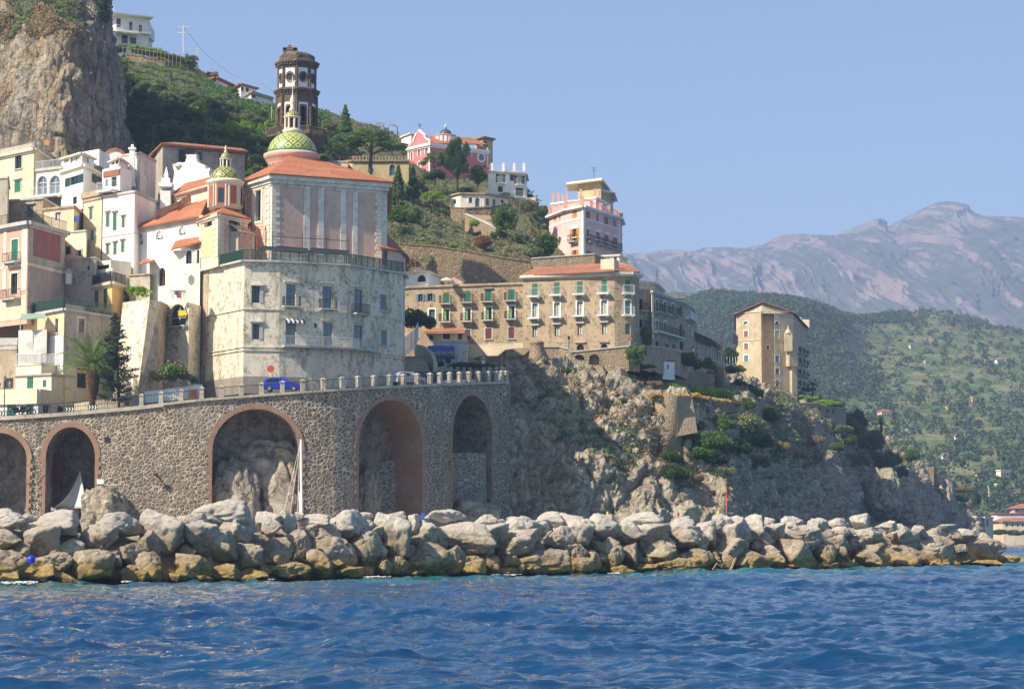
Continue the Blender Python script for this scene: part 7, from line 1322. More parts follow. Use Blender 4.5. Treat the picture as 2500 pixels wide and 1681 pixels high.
simple('shaded house with two arches near the far shore', [(2330, 640), (2352, 632), (2378, 634)], (1, 1234), (1, 1262), 'greyplas', [(0, [(2340, 1244, 2347, 1260)], 'Kan')], 8, (.4, .4, 'tilesdark'), z=Z0)
simple('flat roofed shaded boathouse by the far shore', [(2340, 626), (2384, 620), (2396, 625)], (1, 1260), (1, 1330), 'greyplas', (), 10, (.3, .3, 'trim'))
simple('cream shore house with a tall arched end right of the boathouse', [(2396, 645), (2404, 640), (2425, 645)], (1, 1261), (1, 1330), 'cream', [(1, [(2408, 1268, 2414, 1285)], 'M')], 10, (.3, .3, 'trim'), z=Z0)
bs = simple('long sandy shore building with red roof at the right edge', [(2425, 705), (2450, 695), (2530, 695)], (1, 1272), (1, 1330), 'cream', [(1, [(2456, 1277, 2460, 1285), (2470, 1277, 2474, 1285), (2483, 1277, 2487, 1285), (2495, 1277, 2499, 1285)], 'K')], 12, (.3, .4, 'trim'), z=Z0)
hip(bs, [(2452, 1262, 702), (2530, 1262, 702)], m='tilesdark', over=.8); simple('white topped building with red roof behind the shore building', [(2420, 730), (2434, 722), (2530, 722)], (1, 1252), (1, 1275), 'white', (), 10, (.3, .4, 'tilesdark'))
bh = simple('pale hotel block with hipped red roof above the shore building', [(2465, 760), (2475, 750), (2530, 750)], (1, 1240), (1, 1260), 'rosepale', [(1, [(2482, 1241, 2486, 1248)], 'K')], 12, None, z=Z0); hip(bh, [(2490, 1229, 760), (2520, 1229, 760)], m='tilesdark', over=1)
# pier with turquoise canopy
o = empty('bathing_pier', at(2480, 1322, 780), 'bathing pier on stilts with a turquoise canopy off the far shore', 'pier'); mb = MB(); a, b = at(2436, 1314, 780), at(2560, 1312, 780); 
z_ = 1.3; mb.box(((a.x+b.x)/2, 783, z_), (b.x-a.x, 7, .3)); part(o, 'deck', mb, 'greyplas'); mb = MB()
for i in range(22): x = a.x+(b.x-a.x)*i/21; mb.bar((x, 780, -1), (x, 780, z_), .15); mb.bar((x, 781, z_), (x, 781, z_+2.6), .10)
part(o, 'piles', mb, 'iron'); mb = MB(); mb.box(((a.x+b.x)/2+2, 783, z_+2.7), (b.x-a.x-6, 6, .25)); part(o, 'canopy', mb, plain('turquoise_canopy', (.30, .50, .50)))
# far scattered houses
FH = [(2060, 933, 2074, 953, 1130, 'rosepale', 'tall narrow ochre house alone on the far terraces', 0), (2122, 932, 2134, 946, 1150, 'ruin', 'small stone ruin right of the narrow ochre house', 0), (2142, 1003, 2178, 1022, 1060, 'cream', 'rambling cream farmhouse with red roof on the far slope', 1), (2370, 968, 2384, 988, 1100, 'ochre', 'bright yellow house among the far trees', 0), (2298, 1108, 2318, 1124, 930, 'white', 'white far house with a red roof', 1), (2287, 1174, 2308, 1190, 800, 'white', 'white house with pinkish roof just above the far ledge', 1), (2432, 1146, 2470, 1167, 880, 'cream2', 'long pale arched house on the right far terraces', 0), (2412, 1186, 2432, 1206, 840, 'cream', 'cream two storey house below the long arched house', 0), (2428, 1180, 2446, 1196, 850, 'stoneplas', 'brown house end behind the cream two storey house', 0), (2428, 876, 2450, 888, 1300, 'white', 'white cottage high on the far slope near the right edge', 1), (2400, 878, 2416, 888, 1300, 'cream', 'small cream cottage left of the high white cottage', 0), (2218, 842, 2234, 850, 1350, 'whitetrim', 'long low white roof high on the far slope', 0), (2206, 1040, 2240, 1047, 1010, 'greyplas', 'long blue grey farm shed on the far terraces', 0), (2309, 991, 2332, 999, 1080, 'beige', 'brown terrace shed at mid height of the far slope', 0), (2345, 1070, 2352, 1080, 960, 'cream', 'tiny cream hut on the right far slope', 0), (2474, 1203, 2492, 1214, 800, 'white', 'white shore cottage with red roof near the right edge', 1), (2380, 1150, 2394, 1160, 850, 'cream', 'cream cottage left of the long arched house', 1), (2448, 1222, 2462, 1232, 780, 'ochre', 'yellow shore house above the red roofed hotel', 0), (2330, 1060, 2346, 1070, 980, 'white', 'white farmhouse at mid slope left of the tiny cream hut', 1), (2462, 1085, 2480, 1096, 940, 'cream', 'cream farmhouse near the right edge at mid slope', 1), (2160, 1085, 2176, 1095, 960, 'cream', 'cream farmhouse just above the headland palms', 1), (2255, 880, 2268, 888, 1300, 'white', 'tiny white hut under the far hilltop', 0)]
def depthf(px, py):
    q = FP.reshape(-1, 3); z = q[:, 2]-EYE; d = q[:, 1]*ct+z*st; u = -q[:, 1]*st+z*ct; X = 1250+F*q[:, 0]/d; Yp = 840.5-F*u/d; m = (np.abs(X-px) < 8) & (np.abs(Yp-py) < 3)
    return float(np.median(q[m, 1])) if m.any() else 1000.
for x0, y0, x1, y1, Y, m, lab, rf in FH:
    Y = depthf((x0+x1)/2, y1)-5; B = Bld('farmhouse', lab, 'house', [(x0, Y+4), (x0+(x1-x0)*.3, Y), (x1, Y+3)], (1, y0), (1, y1+6), m, 9, (.3, .3, 'trim'), 'scattered houses on the far slope'); f = B.f[1]; H_ = B.z1-at(x0, y1, Y).z
    for k in range(2 if f.L < 5 else 4):
        u = f.L*(k+.5)/(2 if f.L < 5 else 4); zb_ = B.z1-H_*.7
        if H_ > 1.6: window(B, f, u-.4, zb_, u+.4, min(B.z1-.3, zb_+1.3), 'Kn')
    B.done()
    if rf: hip(B, [(x0+(x1-x0)*.35, y0-4, Y+4), (x0+(x1-x0)*.7, y0-4, Y+4)], over=.7)
# masts of moored boats and pier bits behind the breakwater
def mast(px, py0, py1, Y, r, m, label, stays=()):
    a, b = at(px, py1, Y), at(px-(2 if px < 1000 else 0), py0, Y); mb = MB(); mb.bar(a, b, r, n=8)
    for dx, yy in stays: mb.bar(b, at(px+dx, yy, Y+1.5), .018, n=3)
    return tag(mb.build('mast', m), label, 'mast', 'masts behind the breakwater')
mast(737, 1072, 1262, 205, .11, M['whitetrim'], 'tall white mast of a boat moored behind the boulders', ((-30, 1260), (-46, 1260), (-12, 1262))); mast(733, 1200, 1262, 205.6, .07, M['whitetrim'], 'second short white spar left against the tall white mast')
mast(1774, 1186, 1300, 195, .05, plain('orange_mast', (.65, .12, .04)), 'thin orange red mast behind the boulders', ((26, 1262), (-14, 1262)))
for px, py, lab in ((1482, 1253, 'left yellow bollard tip showing above the boulders'), (1750, 1250, 'tilted yellow post tip showing left of the red mast')): mb = MB(); p = at(px, py, 186); mb.bar(p-Vector((0, 0, 1.5)), p+Vector((.15 if px > 1600 else .05, 0, .15)), .1, n=8); tag(mb.build('bollard', plain('yellow_paint', (.80, .68, .03))), lab, 'bollard', 'yellow bollards')
mb = MB(); p = at(1033, 1256, 190); mb.box((p.x, p.y, p.z-.3), (.32, .3, .9)); tag(mb.build('blue_box', plain('blue_box_paint', (.03, .12, .5))), 'small blue box standing behind the crest boulders', 'box')
import bmesh
bm = bmesh.new(); bmesh.ops.create_uvsphere(bm, u_segments=18, v_segments=12, radius=.24); me = bpy.data.meshes.new('buoy'); bm.to_mesh(me); bm.free(); me.materials.append(plain('buoy_blue', (.02, .05, .55), .3)); me.polygons.foreach_set('use_smooth', np.ones(len(me.polygons), dtype=bool)); o = bpy.data.objects.new('buoy', me); scn.collection.objects.link(o); o.location = at(76, 1365, 124.5); tag(o, 'round blue buoy wedged between boulders at the left', 'buoy')
mb = MB()
for a, b, r in (((1783, 1392), (1796, 1362), .09), ((1740, 1390), (1750, 1374), .05), ((1750, 1376), (1782, 1388), .04), ((1755, 1380), (1775, 1370), .035), ((1760, 1384), (1772, 1366), .03)): mb.bar(at(*a, 160.5), at(*b, 161.5), r, n=5)
tag(mb.build('driftwood', M['scrap']), 'bleached driftwood branches caught on the waterline boulders', 'driftwood')
# overhead road cables
def cable(pts, label, sag=.6, r=.022):
    mb = MB(); P_ = [at(*p) for p in pts]
    for a, b in zip(P_, P_[1:]):
        pr = a
        for i in range(1, 13): t = i/12; q = a.lerp(b, t)-Vector((0, 0, sag*4*t*(1-t))); mb.bar(pr, q, r, n=3); pr = q
    tag(mb.build('overhead_cable', M['iron']), label, 'cable', 'overhead cables')
cable([(1140, 834, 284.5), (1278, 828, 283), (1540, 822, 280)], 'twin wire strung along the beige block above the street'); cable([(448, 66, 436), (640, 205, 430), (960, 296, 422)], 'long thin power line falling from the skyline pylon', 2.5, .035)
# two people by the road wall
def person(px, pyh, Y, label, shirt, trousers, hair):
    top = at(px, pyh, Y); g = Vector((top.x, top.y, top.z-1.7)); o = empty('person', g, label, 'person')
    J_ = [(0, 0, .95, .13), (0, 0, 1.15, .13), (0, 0, 1.36, .15), (0, 0, 1.47, .06), (0, -.01, 1.55, .085), (0, 0, 1.64, .09), (.19, 0, 1.38, .06), (.25, -.05, 1.12, .045), (.22, -.22, .98, .035), (.22, -.30, .97, .035), (-.19, 0, 1.38, .06), (-.26, .02, 1.10, .045), (-.24, -.08, .86, .035), (-.24, -.10, .78, .035), (.10, 0, .88, .095), (.11, -.02, .48, .06), (.11, .02, .08, .045), (.11, -.16, .04, .04), (-.10, 0, .88, .095), (-.13, .04, .48, .06), (-.14, .08, .08, .045), (-.14, -.10, .04, .04)]
    E_ = [(0, 1), (1, 2), (2, 3), (3, 4), (4, 5), (2, 6), (6, 7), (7, 8), (8, 9), (2, 10), (10, 11), (11, 12), (12, 13), (0, 14), (14, 15), (15, 16), (16, 17), (0, 18), (18, 19), (19, 20), (20, 21)]
    me = bpy.data.meshes.new('body'); me.from_pydata([(g.x+a, g.y+b, g.z+c) for a, b, c, r in J_], E_, []); b = bpy.data.objects.new('body', me); scn.collection.objects.link(b); sk_ = b.modifiers.new('skin', 'SKIN')
    for i, v in enumerate(me.skin_vertices[0].data): v.radius = (J_[i][3], J_[i][3]*.8); v.use_root = i == 0
    b.modifiers.new('s', 'SUBSURF').levels = 1; b.parent = o; b.matrix_parent_inverse = parent_mw(o).inverted(); me.materials.append(plain('skin', (.45, .27, .18)))
    for nm_, z0, z1, r0, r1, m in (('shirt', .95, 1.44, .19, .21, shirt), ('trousers', .45, .96, .17, .18, trousers)):
        mb = MB(); mb.lathe((g.x, g.y, g.z), [(r0, z0), (r1, z0+(z1-z0)*.7), (.09 if nm_ == 'shirt' else r1*.95, z1)], 14); part(o, nm_, mb, m)
    mb = MB(); mb.lathe((g.x, g.y+.02, g.z+1.60), [(.10, 0), (.115, .06), (.08, .13), (.01, .155)], 12); part(o, 'hair', mb, hair)
person(1692, 846, 318, 'person in a white shirt standing by the road wall near the red round sign', plain('white_shirt', (.75, .75, .75)), plain('dark_trousers', (.05, .06, .10)), plain('dark_hair', (.03, .02, .015)))
person(1702, 848, 321, 'person in a pinkish top standing just right of the person in white', plain('pink_top', (.65, .40, .36)), plain('grey_trousers', (.2, .2, .2)), plain('brown_hair', (.10, .06, .03)))
car(1040, 938, 255, .95, plain('navy_paint', (.02, .03, .07), .3), 'dark car behind the road posts below the steps', 3.8)
moto(1072, 931, 260, .9, 'motorcycle with bright fairing parked behind the crowded stone posts')
# ---------------- plants ----------------
def leaf_quads(c, n, size, rng, bias=.6):
    """quads at centres c facing roughly along n"""
    k = len(c); d = rng.normal(size=(k, 3)); d = n*bias+d*(1-bias)*.9; d /= np.linalg.norm(d, axis=1)[:, None]+1e-9
    r = rng.normal(size=(k, 3)); a = np.cross(d, r); a /= np.linalg.norm(a, axis=1)[:, None]+1e-9; b = np.cross(d, a); s = (size*rng.uniform(.55, 1.25, k))[:, None]
    a, b = a*s, b*s*.72; V = np.stack([c-a-b*.4, c+a*.1-b, c+a+b*.3, c-a*.2+b], 1).reshape(-1, 3); return V, np.arange(k*4).reshape(-1, 4)
def blob_leaves(blobs, per, size, rng, squash=1, rough=.35):
    C, Nn = [], []
    for (x, y, z, r) in blobs:
        m = int(per*r*r)+4; n = rng.normal(size=(m, 3)); n /= np.linalg.norm(n, axis=1)[:, None]; rr = r*(1-rough*rng.random(m)**1.5)
        C.append(np.array([x, y, z])+n*rr[:, None]*np.array([1, 1, squash])); Nn.append(n)
    return leaf_quads(np.concatenate(C), np.concatenate(Nn), size, rng)
def crown_mesh(kind, seed, mat):
    rng = np.random.RandomState(seed); B = []
    if kind in ('round', 'olive'):
        for i in range(34):
            n = rng.normal(size=3); n /= np.linalg.norm(n); r = rng.uniform(.14, .34); p = n*(1-r)*rng.uniform(.5, 1.16); p[2] = p[2]*.95; B.append((*p, r))
        B.append((0, 0, 0, .5)); V, Fc = blob_leaves(B, 2600 if kind == 'round' else 2200, .052, rng)
    elif kind == 'pine':
        for i in range(40):
            t = rng.uniform(0, 6.28); q = math.sqrt(rng.random()); r = rng.uniform(.14, .24); B.append((q*.80*math.cos(t), q*.80*math.sin(t), .35-q*q*.75+rng.uniform(-.12, .12), r))
        V, Fc = blob_leaves(B, 3300, .042, rng, .8)
    elif kind == 'conifer':
        for i in range(70):
            h = rng.random()**.8; rad = (1-h)*.92+.05; t = rng.uniform(0, 6.28); q = rad*rng.uniform(.45, .88); r = .10+.16*(1-h)*rng.uniform(.6, 1); B.append((q*math.cos(t), q*math.sin(t), -1+2*h, r))
        V, Fc = blob_leaves(B, 4200, .045, rng, .55)
    elif kind == 'bush':
        for i in range(26):
            t = rng.uniform(0, 6.28); q = math.sqrt(rng.random())*.75; r = rng.uniform(.2, .36); B.append((q*math.cos(t), q*math.sin(t), -.35+rng.uniform(0, .95)*(1-q*.6), r))
        V, Fc = blob_leaves(B, 2300, .058, rng)
    v = meshobj('crown', V, Fc, mat); me = v.data; bpy.data.objects.remove(v); return me
CR = {}
def crown(kind, mk, seed):
    key = (kind, mk, seed % 3)
    if key not in CR: CR[key] = crown_mesh(kind, seed % 3*17+len(kind)*5+len(mk), L[mk])
    return CR[key]
TR = {}
def trunk_mesh(kind):
    if kind in TR: return TR[kind]
    mb = MB(); rng = random.Random(7+len(kind)); prev = Vector((0, 0, 0)); n = 7; P_ = []
    for i in range(n+1): t = i/n; P_.append((Vector((math.sin(t*2.2)*.05, math.sin(t*3)*.04, t)), .045*(1-.65*t)+.012))
    vs = []
    for p, r in P_: vs += [(p.x+r*math.cos(a), p.y+r*math.sin(a), p.z) for a in [2*math.pi*k/7 for k in range(7)]]
    mb.add(vs, [(i*7+k, i*7+(k+1) % 7, (i+1)*7+(k+1) % 7, (i+1)*7+k) for i in range(n) for k in range(7)])
    for i in range(9): t = rng.uniform(.45, .95); a = rng.uniform(0, 6.28); b = P_[int(t*n)][0]; mb.bar(b, b+Vector((math.cos(a)*.32, math.sin(a)*.32, rng.uniform(.08, .3))), .013, n=5)
    o = mb.build('trunk', M['bark'], None, True); TR[kind] = o.data; bpy.data.objects.remove(o); return TR[kind]
def tree(name, label, px, py, w, h, Y, kind, mk, base=None, group=None, seed=None, cat=None):
    """crown centred on (px, py) w x h photo pixels at depth Y; base: py where the trunk meets the ground"""
    seed = seed if seed is not None else int(px*7+py*3); s = Y/F; c = at(px, py, Y); base = base if base is not None else py+h*.55; g = at(px, base, Y); o = empty(name, g, label, cat or ('shrub' if kind == 'bush' else 'tree'), group)
    rng = random.Random(seed); cr_ = bpy.data.objects.new('crown', crown(kind, mk, seed)); scn.collection.objects.link(cr_); cr_.parent = o; cr_.location = c-g; cr_.scale = (w*s/2*1.05, w*s/2*1.05, h*s/2*1.05); cr_.rotation_euler = (0, 0, rng.uniform(0, 6.28))
    if kind != 'bush':
        t = bpy.data.objects.new('trunk', trunk_mesh('t')); scn.collection.objects.link(t); t.parent = o; hh = max(.6, (c-g).z+h*s*.25); rr = max(w, h)*s*.6; t.location = (0, 0, -.4); t.scale = (max(1.5, rr*.9), max(1.5, rr*.9), hh+.4); t.rotation_euler = (0, 0, rng.uniform(0, 6))
    return o
# depth of the ground seen at a pixel
def proj(P):
    q = P.reshape(-1, 3); x, y, z = q[:, 0], q[:, 1], q[:, 2]-EYE; d = y*ct+z*st; u = -y*st+z*ct; return np.stack([1250+F*x/d, 840.5-F*u/d, y], 1)
PJ = {'h': proj(HP), 'd': proj(HD), 'f': proj(FP)}
def depth(k, px, py, tol=9):
    A = PJ[k]; m = (np.abs(A[:, 0]-px) < tol) & (np.abs(A[:, 1]-py) < tol)
    if not m.any(): i = np.argmin((A[:, 0]-px)**2+(A[:, 1]-py)**2); return float(A[i, 2])
    return float(np.min(A[m, 2]))+.5
# named trees: (name, label, px, py, w, h, Y or surface key, kind, leaf, base)
TL = [('umbrella_pine', 'broad umbrella pine spreading right of the bell tower', 903, 338, 186, 84, 366, 'pine', 'mid', 415), ('conifer', 'pointed fir rising above the ridge right of the bell tower', 843, 300, 56, 84, 384, 'conifer', 'mid', 350),
 ('pine', 'round green tree behind the umbrella pine near the bell tower', 798, 318, 66, 72, 388, 'round', 'olive', 360), ('pine', 'leafy tree between tower and umbrella pine', 830, 350, 64, 54, 380, 'round', 'mid', 385), ('conifer', 'tall green conifer left of the pair beside the church roof', 972, 458, 62, 104, 345, 'conifer', 'mid', 515),
 ('conifer', 'second darker conifer of the pair beside the church roof', 1008, 452, 52, 84, 347, 'conifer', 'dark', 500), ('pine', 'bright flat topped pine right of the conifer pair', 1058, 475, 66, 38, 344, 'pine', 'lime', 512), ('pine', 'dark bushy tree beneath the conifer pair', 975, 530, 84, 62, 332, 'round', 'mid', 570), ('pine', 'blue green tree below and right of the conifer pair', 1012, 520, 52, 44, 334, 'round', 'olive', 560),
 ('pine', 'deep shaded tree behind the tiled annex', 985, 580, 70, 64, 322, 'round', 'dark', 620), ('pine', 'round headed pine in front of the coral church', 1062, 385, 72, 66, 385, 'pine', 'mid', 438), ('evergreen', 'tall dark evergreen in front of the coral church dome', 1117, 385, 66, 118, 383, 'round', 'dark', 460), ('evergreen', 'dark wispy tree below the right side of the coral church', 1165, 425, 60, 54, 382, 'round', 'dark', 470),
 ('shrub', 'shaded shrubs below the front of the coral church', 1058, 425, 60, 44, 381, 'bush', 'dark', 445), ('evergreen', 'tall green tree on the slope below the low villa', 1232, 540, 66, 100, 335, 'round', 'mid', 600), ('evergreen', 'drooping lower tree just beneath the tall slope tree', 1222, 585, 54, 60, 330, 'round', 'dark', 628),
 ('olive_tree', 'grey green tree left of the pink palazzo', 1262, 578, 66, 62, 330, 'round', 'olive', 625), ('evergreen', 'round bright tree at the left wall of the pink palazzo', 1336, 594, 66, 62, 332, 'round', 'mid', 640), ('olive_tree', 'olive bushes between the path and the pink palazzo', 1298, 612, 60, 60, 324, 'round', 'olive', 650),
 ('shrub', 'reddish brown shrub above the high stone wall', 1178, 588, 50, 54, 318, 'bush', 'red', 612), ('shrub', 'small lime green bush on the rocky path', 1157, 544, 30, 28, 335, 'bush', 'lime', 556), ('shrub', 'prickly pear clump high left of the pink palazzo', 1290, 505, 54, 60, 345, 'bush', 'olive', 535), ('shrub', 'dark shrubs between the white house and the palazzo', 1325, 512, 44, 40, 362, 'bush', 'mid', 540),
 ('shrub', 'yellow green agave clump left on the rocky slope', 1065, 598, 34, 26, 318, 'bush', 'lime', 610), ('shrub', 'yellow green agave clump right on the rocky slope', 1108, 598, 30, 24, 316, 'bush', 'lime', 610), ('shrub', 'big dark ivy tree beside the steps', 1022, 775, 90, 84, 281, 'bush', 'dark', 815), ('hedge', 'dark clipped hedge above the road posts', 1150, 893, 120, 34, 271, 'bush', 'dark', 912),
 ('hedge', 'small dark bush left of the clipped hedge', 1070, 885, 34, 30, 270, 'bush', 'dark', 905), ('fig_tree', 'leafy fig tree against the beige block corner', 1577, 815, 34, 58, 286.5, 'round', 'mid', 860), ('evergreen', 'round green bush at the wall below the beige corner', 1550, 862, 56, 54, 279, 'round', 'mid', 895), ('hedge', 'clipped vine hedge left of the tiny white hut', 1566, 893, 80, 20, 283, 'bush', 'mid', 905),
 ('shrub', 'leafy green trees right of the tiny white hut', 1672, 876, 78, 56, 312, 'bush', 'mid', 915), ('shrub', 'green garden trees beneath the grey wall', 1722, 888, 64, 46, 322, 'bush', 'mid', 915), ('shrub', 'dark shrubs beside the round turret', 1728, 925, 44, 52, 330, 'bush', 'dark', 950), ('shrub', 'dark tree left of the tower house base', 1785, 868, 52, 46, 395, 'round', 'dark', 905),
 ('shrub', 'trellis shrubs right of the round turret', 1790, 900, 60, 36, 350, 'bush', 'mid', 915), ('shrub', 'shaded bushes below the tower house', 1812, 945, 60, 60, 352, 'bush', 'dark', 975), ('shrub', 'bushy climber at the left foot of the tower house', 1845, 960, 50, 50, 385, 'bush', 'dark', 985),
 ('hedge', 'golden vineyard leaves right of the restaurant', 2010, 985, 90, 26, 452, 'bush', 'lime', 1000), ('hedge', 'dark green creeper hanging over the ledge right of the arched wall', 2085, 1020, 62, 62, 470, 'bush', 'dark', 1050), ('shrub', 'round dark garden tree beside the tower house', 1975, 950, 36, 18, 468, 'bush', 'dark', 960)]
BU = [(1640, 1110, 60, 60, 'dark'), (1770, 1030, 80, 60, 'mid'), (1715, 1105, 90, 60, 'mid'), (1850, 1125, 70, 60, 'olive'), (1775, 1150, 60, 50, 'olive'), (1830, 985, 50, 44, 'mid'), (1730, 1075, 120, 90, 'mid'), (1690, 1040, 60, 60, 'dark'), (1822, 1040, 124, 112, 'olive'), (1790, 1090, 90, 70, 'dark'), (1745, 1120, 80, 44, 'dark'), (1652, 1150, 76, 70, 'dark'), (1880, 1010, 60, 60, 'dark'), (1855, 1075, 70, 60, 'dark'), (1660, 1080, 44, 40, 'mid'), (1700, 1165, 60, 40, 'dry'),
 (1900, 1090, 60, 50, 'dry'), (1985, 1075, 60, 44, 'dry'), (2040, 1090, 50, 36, 'mid'), (2072, 1070, 50, 50, 'mid'), (2125, 1075, 80, 80, 'dark'), (2150, 1120, 80, 70, 'dark'), (2100, 1120, 60, 60, 'mid'), (2180, 1115, 50, 60, 'dark'), (2195, 1150, 44, 50, 'dark'), (2222, 1110, 46, 56, 'mid'), (2060, 1045, 50, 34, 'olive'), (1950, 1110, 40, 34, 'dry'),
 (1390, 903, 34, 22, 'mid'), (1330, 880, 20, 30, 'dry'), (1290, 900, 26, 40, 'dry'), (1470, 1000, 20, 26, 'dry'), (1455, 1080, 22, 40, 'dry'), (1520, 975, 20, 20, 'mid'), (1545, 930, 24, 16, 'mid'), (1600, 935, 40, 22, 'dry'), (2290, 1205, 40, 50, 'dark'), (2330, 1215, 70, 36, 'dark'), (2345, 1195, 60, 22, 'red'), (2385, 1215, 24, 60, 'dark'), (2400, 1300, 50, 24, 'mid'), (2440, 1298, 60, 22, 'dark'), (2485, 1299, 60, 24, 'mid'), (2520, 1298, 50, 24, 'mid')]
TL += [('evergreen', 'rounded dark tree on the slope right of the low path wall', 1195, 555, 46, 44, 344, 'round', 'dark', 580), ('shrub', 'green bushes between low villa and white house', 1215, 500, 60, 30, 376, 'bush', 'mid', 515), ('evergreen', 'dark shrubby tree under the garden wall', 1140, 470, 40, 26, 388, 'bush', 'dark', 480)]
for a in TL: tree(a[0], a[1], a[2], a[3], a[4], a[5], a[6], a[7], a[8], a[9], cat={'hedge': 'hedge', 'shrub': 'shrub'}.get(a[0], 'tree'))
bz_ = {}
def where(px):
    for a, t in ((1320, 'by the small turret'), (1420, 'below the tan wall'), (1560, 'on the rocky slope'), (1680, 'below the round bastion'), (1780, 'below the garden terrace'), (1900, 'below the tower house'), (2020, 'below the arched terrace'), (2120, 'left on the tip grove'), (2240, 'right on the tip grove'), (9999, 'beyond the tip')):
        if px < a: return t
nm = {'mid': 'green', 'dark': 'dark green', 'olive': 'grey green', 'dry': 'dry brown', 'red': 'reddish', 'lime': 'bright'}
cnt = {}
for b in sorted(BU): cnt.setdefault((where(b[0]), b[4]), []).append(b)
for (wh, c), l in cnt.items():
    for i, (px, py, w_, h_, mk) in enumerate(l):
        Y = (depth('d', px, py+h_*.3) if px < 2260 else 545+(px-2280)*.5 if py < 1280 else 668); lab = f'{nm[mk]} bush {wh}'+(f', {ORD[i]} from the left' if len(l) > 1 else '')
        tree('bush', lab, px, py, w_, h_, Y+.4, 'bush', mk, py+h_*.4, 'bushes on the headland')
# wooded slope beneath the skyline
rng = random.Random(21); tl = []
def inside(px, py):
    top = np.interp(px, [285, 330, 450, 500, 625, 660, 780], [150, 215, 215, 225, 262, 275, 300]); bot = np.interp(px, [270, 380, 600, 640, 780], [400, 345, 350, 430, 400]); return top+12 < py < bot
tries = 0
while len(tl) < 105 and tries < 6000:
    tries += 1; px, py = rng.uniform(282, 790), rng.uniform(160, 425)
    if not inside(px, py): continue
    if any(abs(px-a[0]) < 23 and abs(py-a[1]) < 17 for a in tl): continue
    if 660 < px < 790 and py < 290: continue
    dk = px < 330+(py-150)*.45; mk = 'dark' if dk or rng.random() < .2 else rng.choice(('olive', 'olive', 'olive', 'mid', 'dark')); tl.append((px, py, rng.uniform(40, 66), rng.uniform(30, 46), mk))  # cliff shadow put into leaf colour: trees in its zone turn dark
for b in ((548, 320, 92, 52), (600, 312, 50, 40), (630, 325, 58, 46), (652, 318, 50, 50), (760, 315, 40, 50), (812, 330, 50, 40)): tl = [t for t in tl if abs(t[0]-b[0]) > 26 or abs(t[1]-b[1]) > 18]+[(*b, 'lime')]
zon = {}
def zone2(px, py):
    a = 'near the cliff' if px < 360 else 'below the terrace walls' if px < 480 else 'below the skyline houses' if px < 600 else 'left of the bell tower' if px < 700 else 'behind the bell tower' if px < 800 else 'beside the umbrella pine'
    return a, ('upper' if py < 250 else 'middle' if py < 320 else 'lower')
for t in sorted(tl): zon.setdefault((*zone2(t[0], t[1]), t[4]), []).append(t)
ORD += ['thirteenth', 'fourteenth', 'fifteenth', 'sixteenth']
for (a, r_, mk), l in zon.items():
    for i, (px, py, w_, h_, _) in enumerate(l):
        Y = depth('h', px, py+h_*.35); tree('slope_tree', f"{nm[mk]} {r_} slope tree {a}"+(f', {ORD[i]} from the left' if len(l) > 1 else ''), px, py, w_, h_, Y+.5, 'olive', mk, py+h_*.5, 'trees on the wooded slope')
for i_, (px, py, w_, h_, mk) in enumerate(((318, 196, 44, 30, 'mid'), (352, 212, 46, 30, 'olive'), (392, 215, 44, 28, 'mid'), (432, 226, 46, 30, 'olive'), (470, 236, 44, 30, 'mid'), (300, 170, 30, 26, 'mid'))): tree('slope_tree', f'{nm[mk]} tree just below the lower vine terrace, {ORD[i_]} from the left' if i_ < 5 else 'green tree wedged beside the cliff edge', px, py, w_, h_, depth('h', px, py+8)+.5, 'olive', mk, py+h_*.5, 'trees on the wooded slope')
tree('slope_tree', 'feathery tree on the skyline beside the pylon', 462, 148, 46, 38, 428, 'round', 'olive', 172); tree('slope_tree', 'small shrubby tree at the skyline end of the terrace', 520, 182, 36, 22, 430, 'bush', 'dry', 192); tree('slope_tree', 'dark tree in front of the stone sided house', 560, 228, 58, 38, 418, 'round', 'mid', 250)
# stuff: scrub clumps over rock and slope, grape trellis, grass
def scatter(name, label, pts, size, leaf, mat, per=16, flat=.6, seed=1):
    rng = np.random.RandomState(seed); P_ = np.asarray(pts, float); k = len(P_); c = np.repeat(P_, per, 0); s = np.repeat(rng.uniform(.5, 1.3, k)*size, per); n = rng.normal(size=(k*per, 3)); n[:, 2] = np.abs(n[:, 2]); n /= np.linalg.norm(n, axis=1)[:, None]
    c = c+n*(s*rng.uniform(.5, 1, k*per))[:, None]*np.array([1, 1, flat*1.4]); V, Fc = leaf_quads(c, n, leaf, rng, .5); o = meshobj(name, V, Fc, mat); tag(o, label, name.replace('_', ' '), kind='stuff'); return o
def pick(P, k, n, f, seed):
    rng = np.random.RandomState(seed); q = P.reshape(-1, 3); A = PJ[k]; m = f(A[:, 0], A[:, 1]); idx = np.where(m)[0]
    return q[rng.choice(idx, min(n, len(idx)), replace=False)] if len(idx) else q[:1]
un = lambda q, sc, k: fbm(q*sc, 3, k)
p_ = pick(HP, 'h', 5200, lambda x, y: (x > 262) & (x < 800) & (y < 430) & (y > np.interp(x, [300, 310, 500, 530], [60, 205, 232, 60])), 3); scatter('hillside_scrub', 'evergreen scrub covering the wooded slope', p_, 1.1, .30, L['mid'], 13)
p_ = pick(HP, 'h', 6000, lambda x, y: (x > 285) & (x < 520) & (((y-(x-300)*.2) % 15) < 6) & (y-(x-300)*.2 > 140) & (y < 260), 33); scatter('vineyard_row', 'vine rows on the hillside terraces under the trellis', p_, .55, .18, L['mid'], 11, seed=15)
p_ = pick(HP, 'h', 2600, lambda x, y: (x > 900) & (x < 1400) & (y < 600), 4); p_ = p_[un(p_, .07, 5) > .10]; scatter('hillside_scrub', 'low scrub and weeds on the rocky slope below the coral church', p_, .8, .22, L['olive'], 12, seed=5)
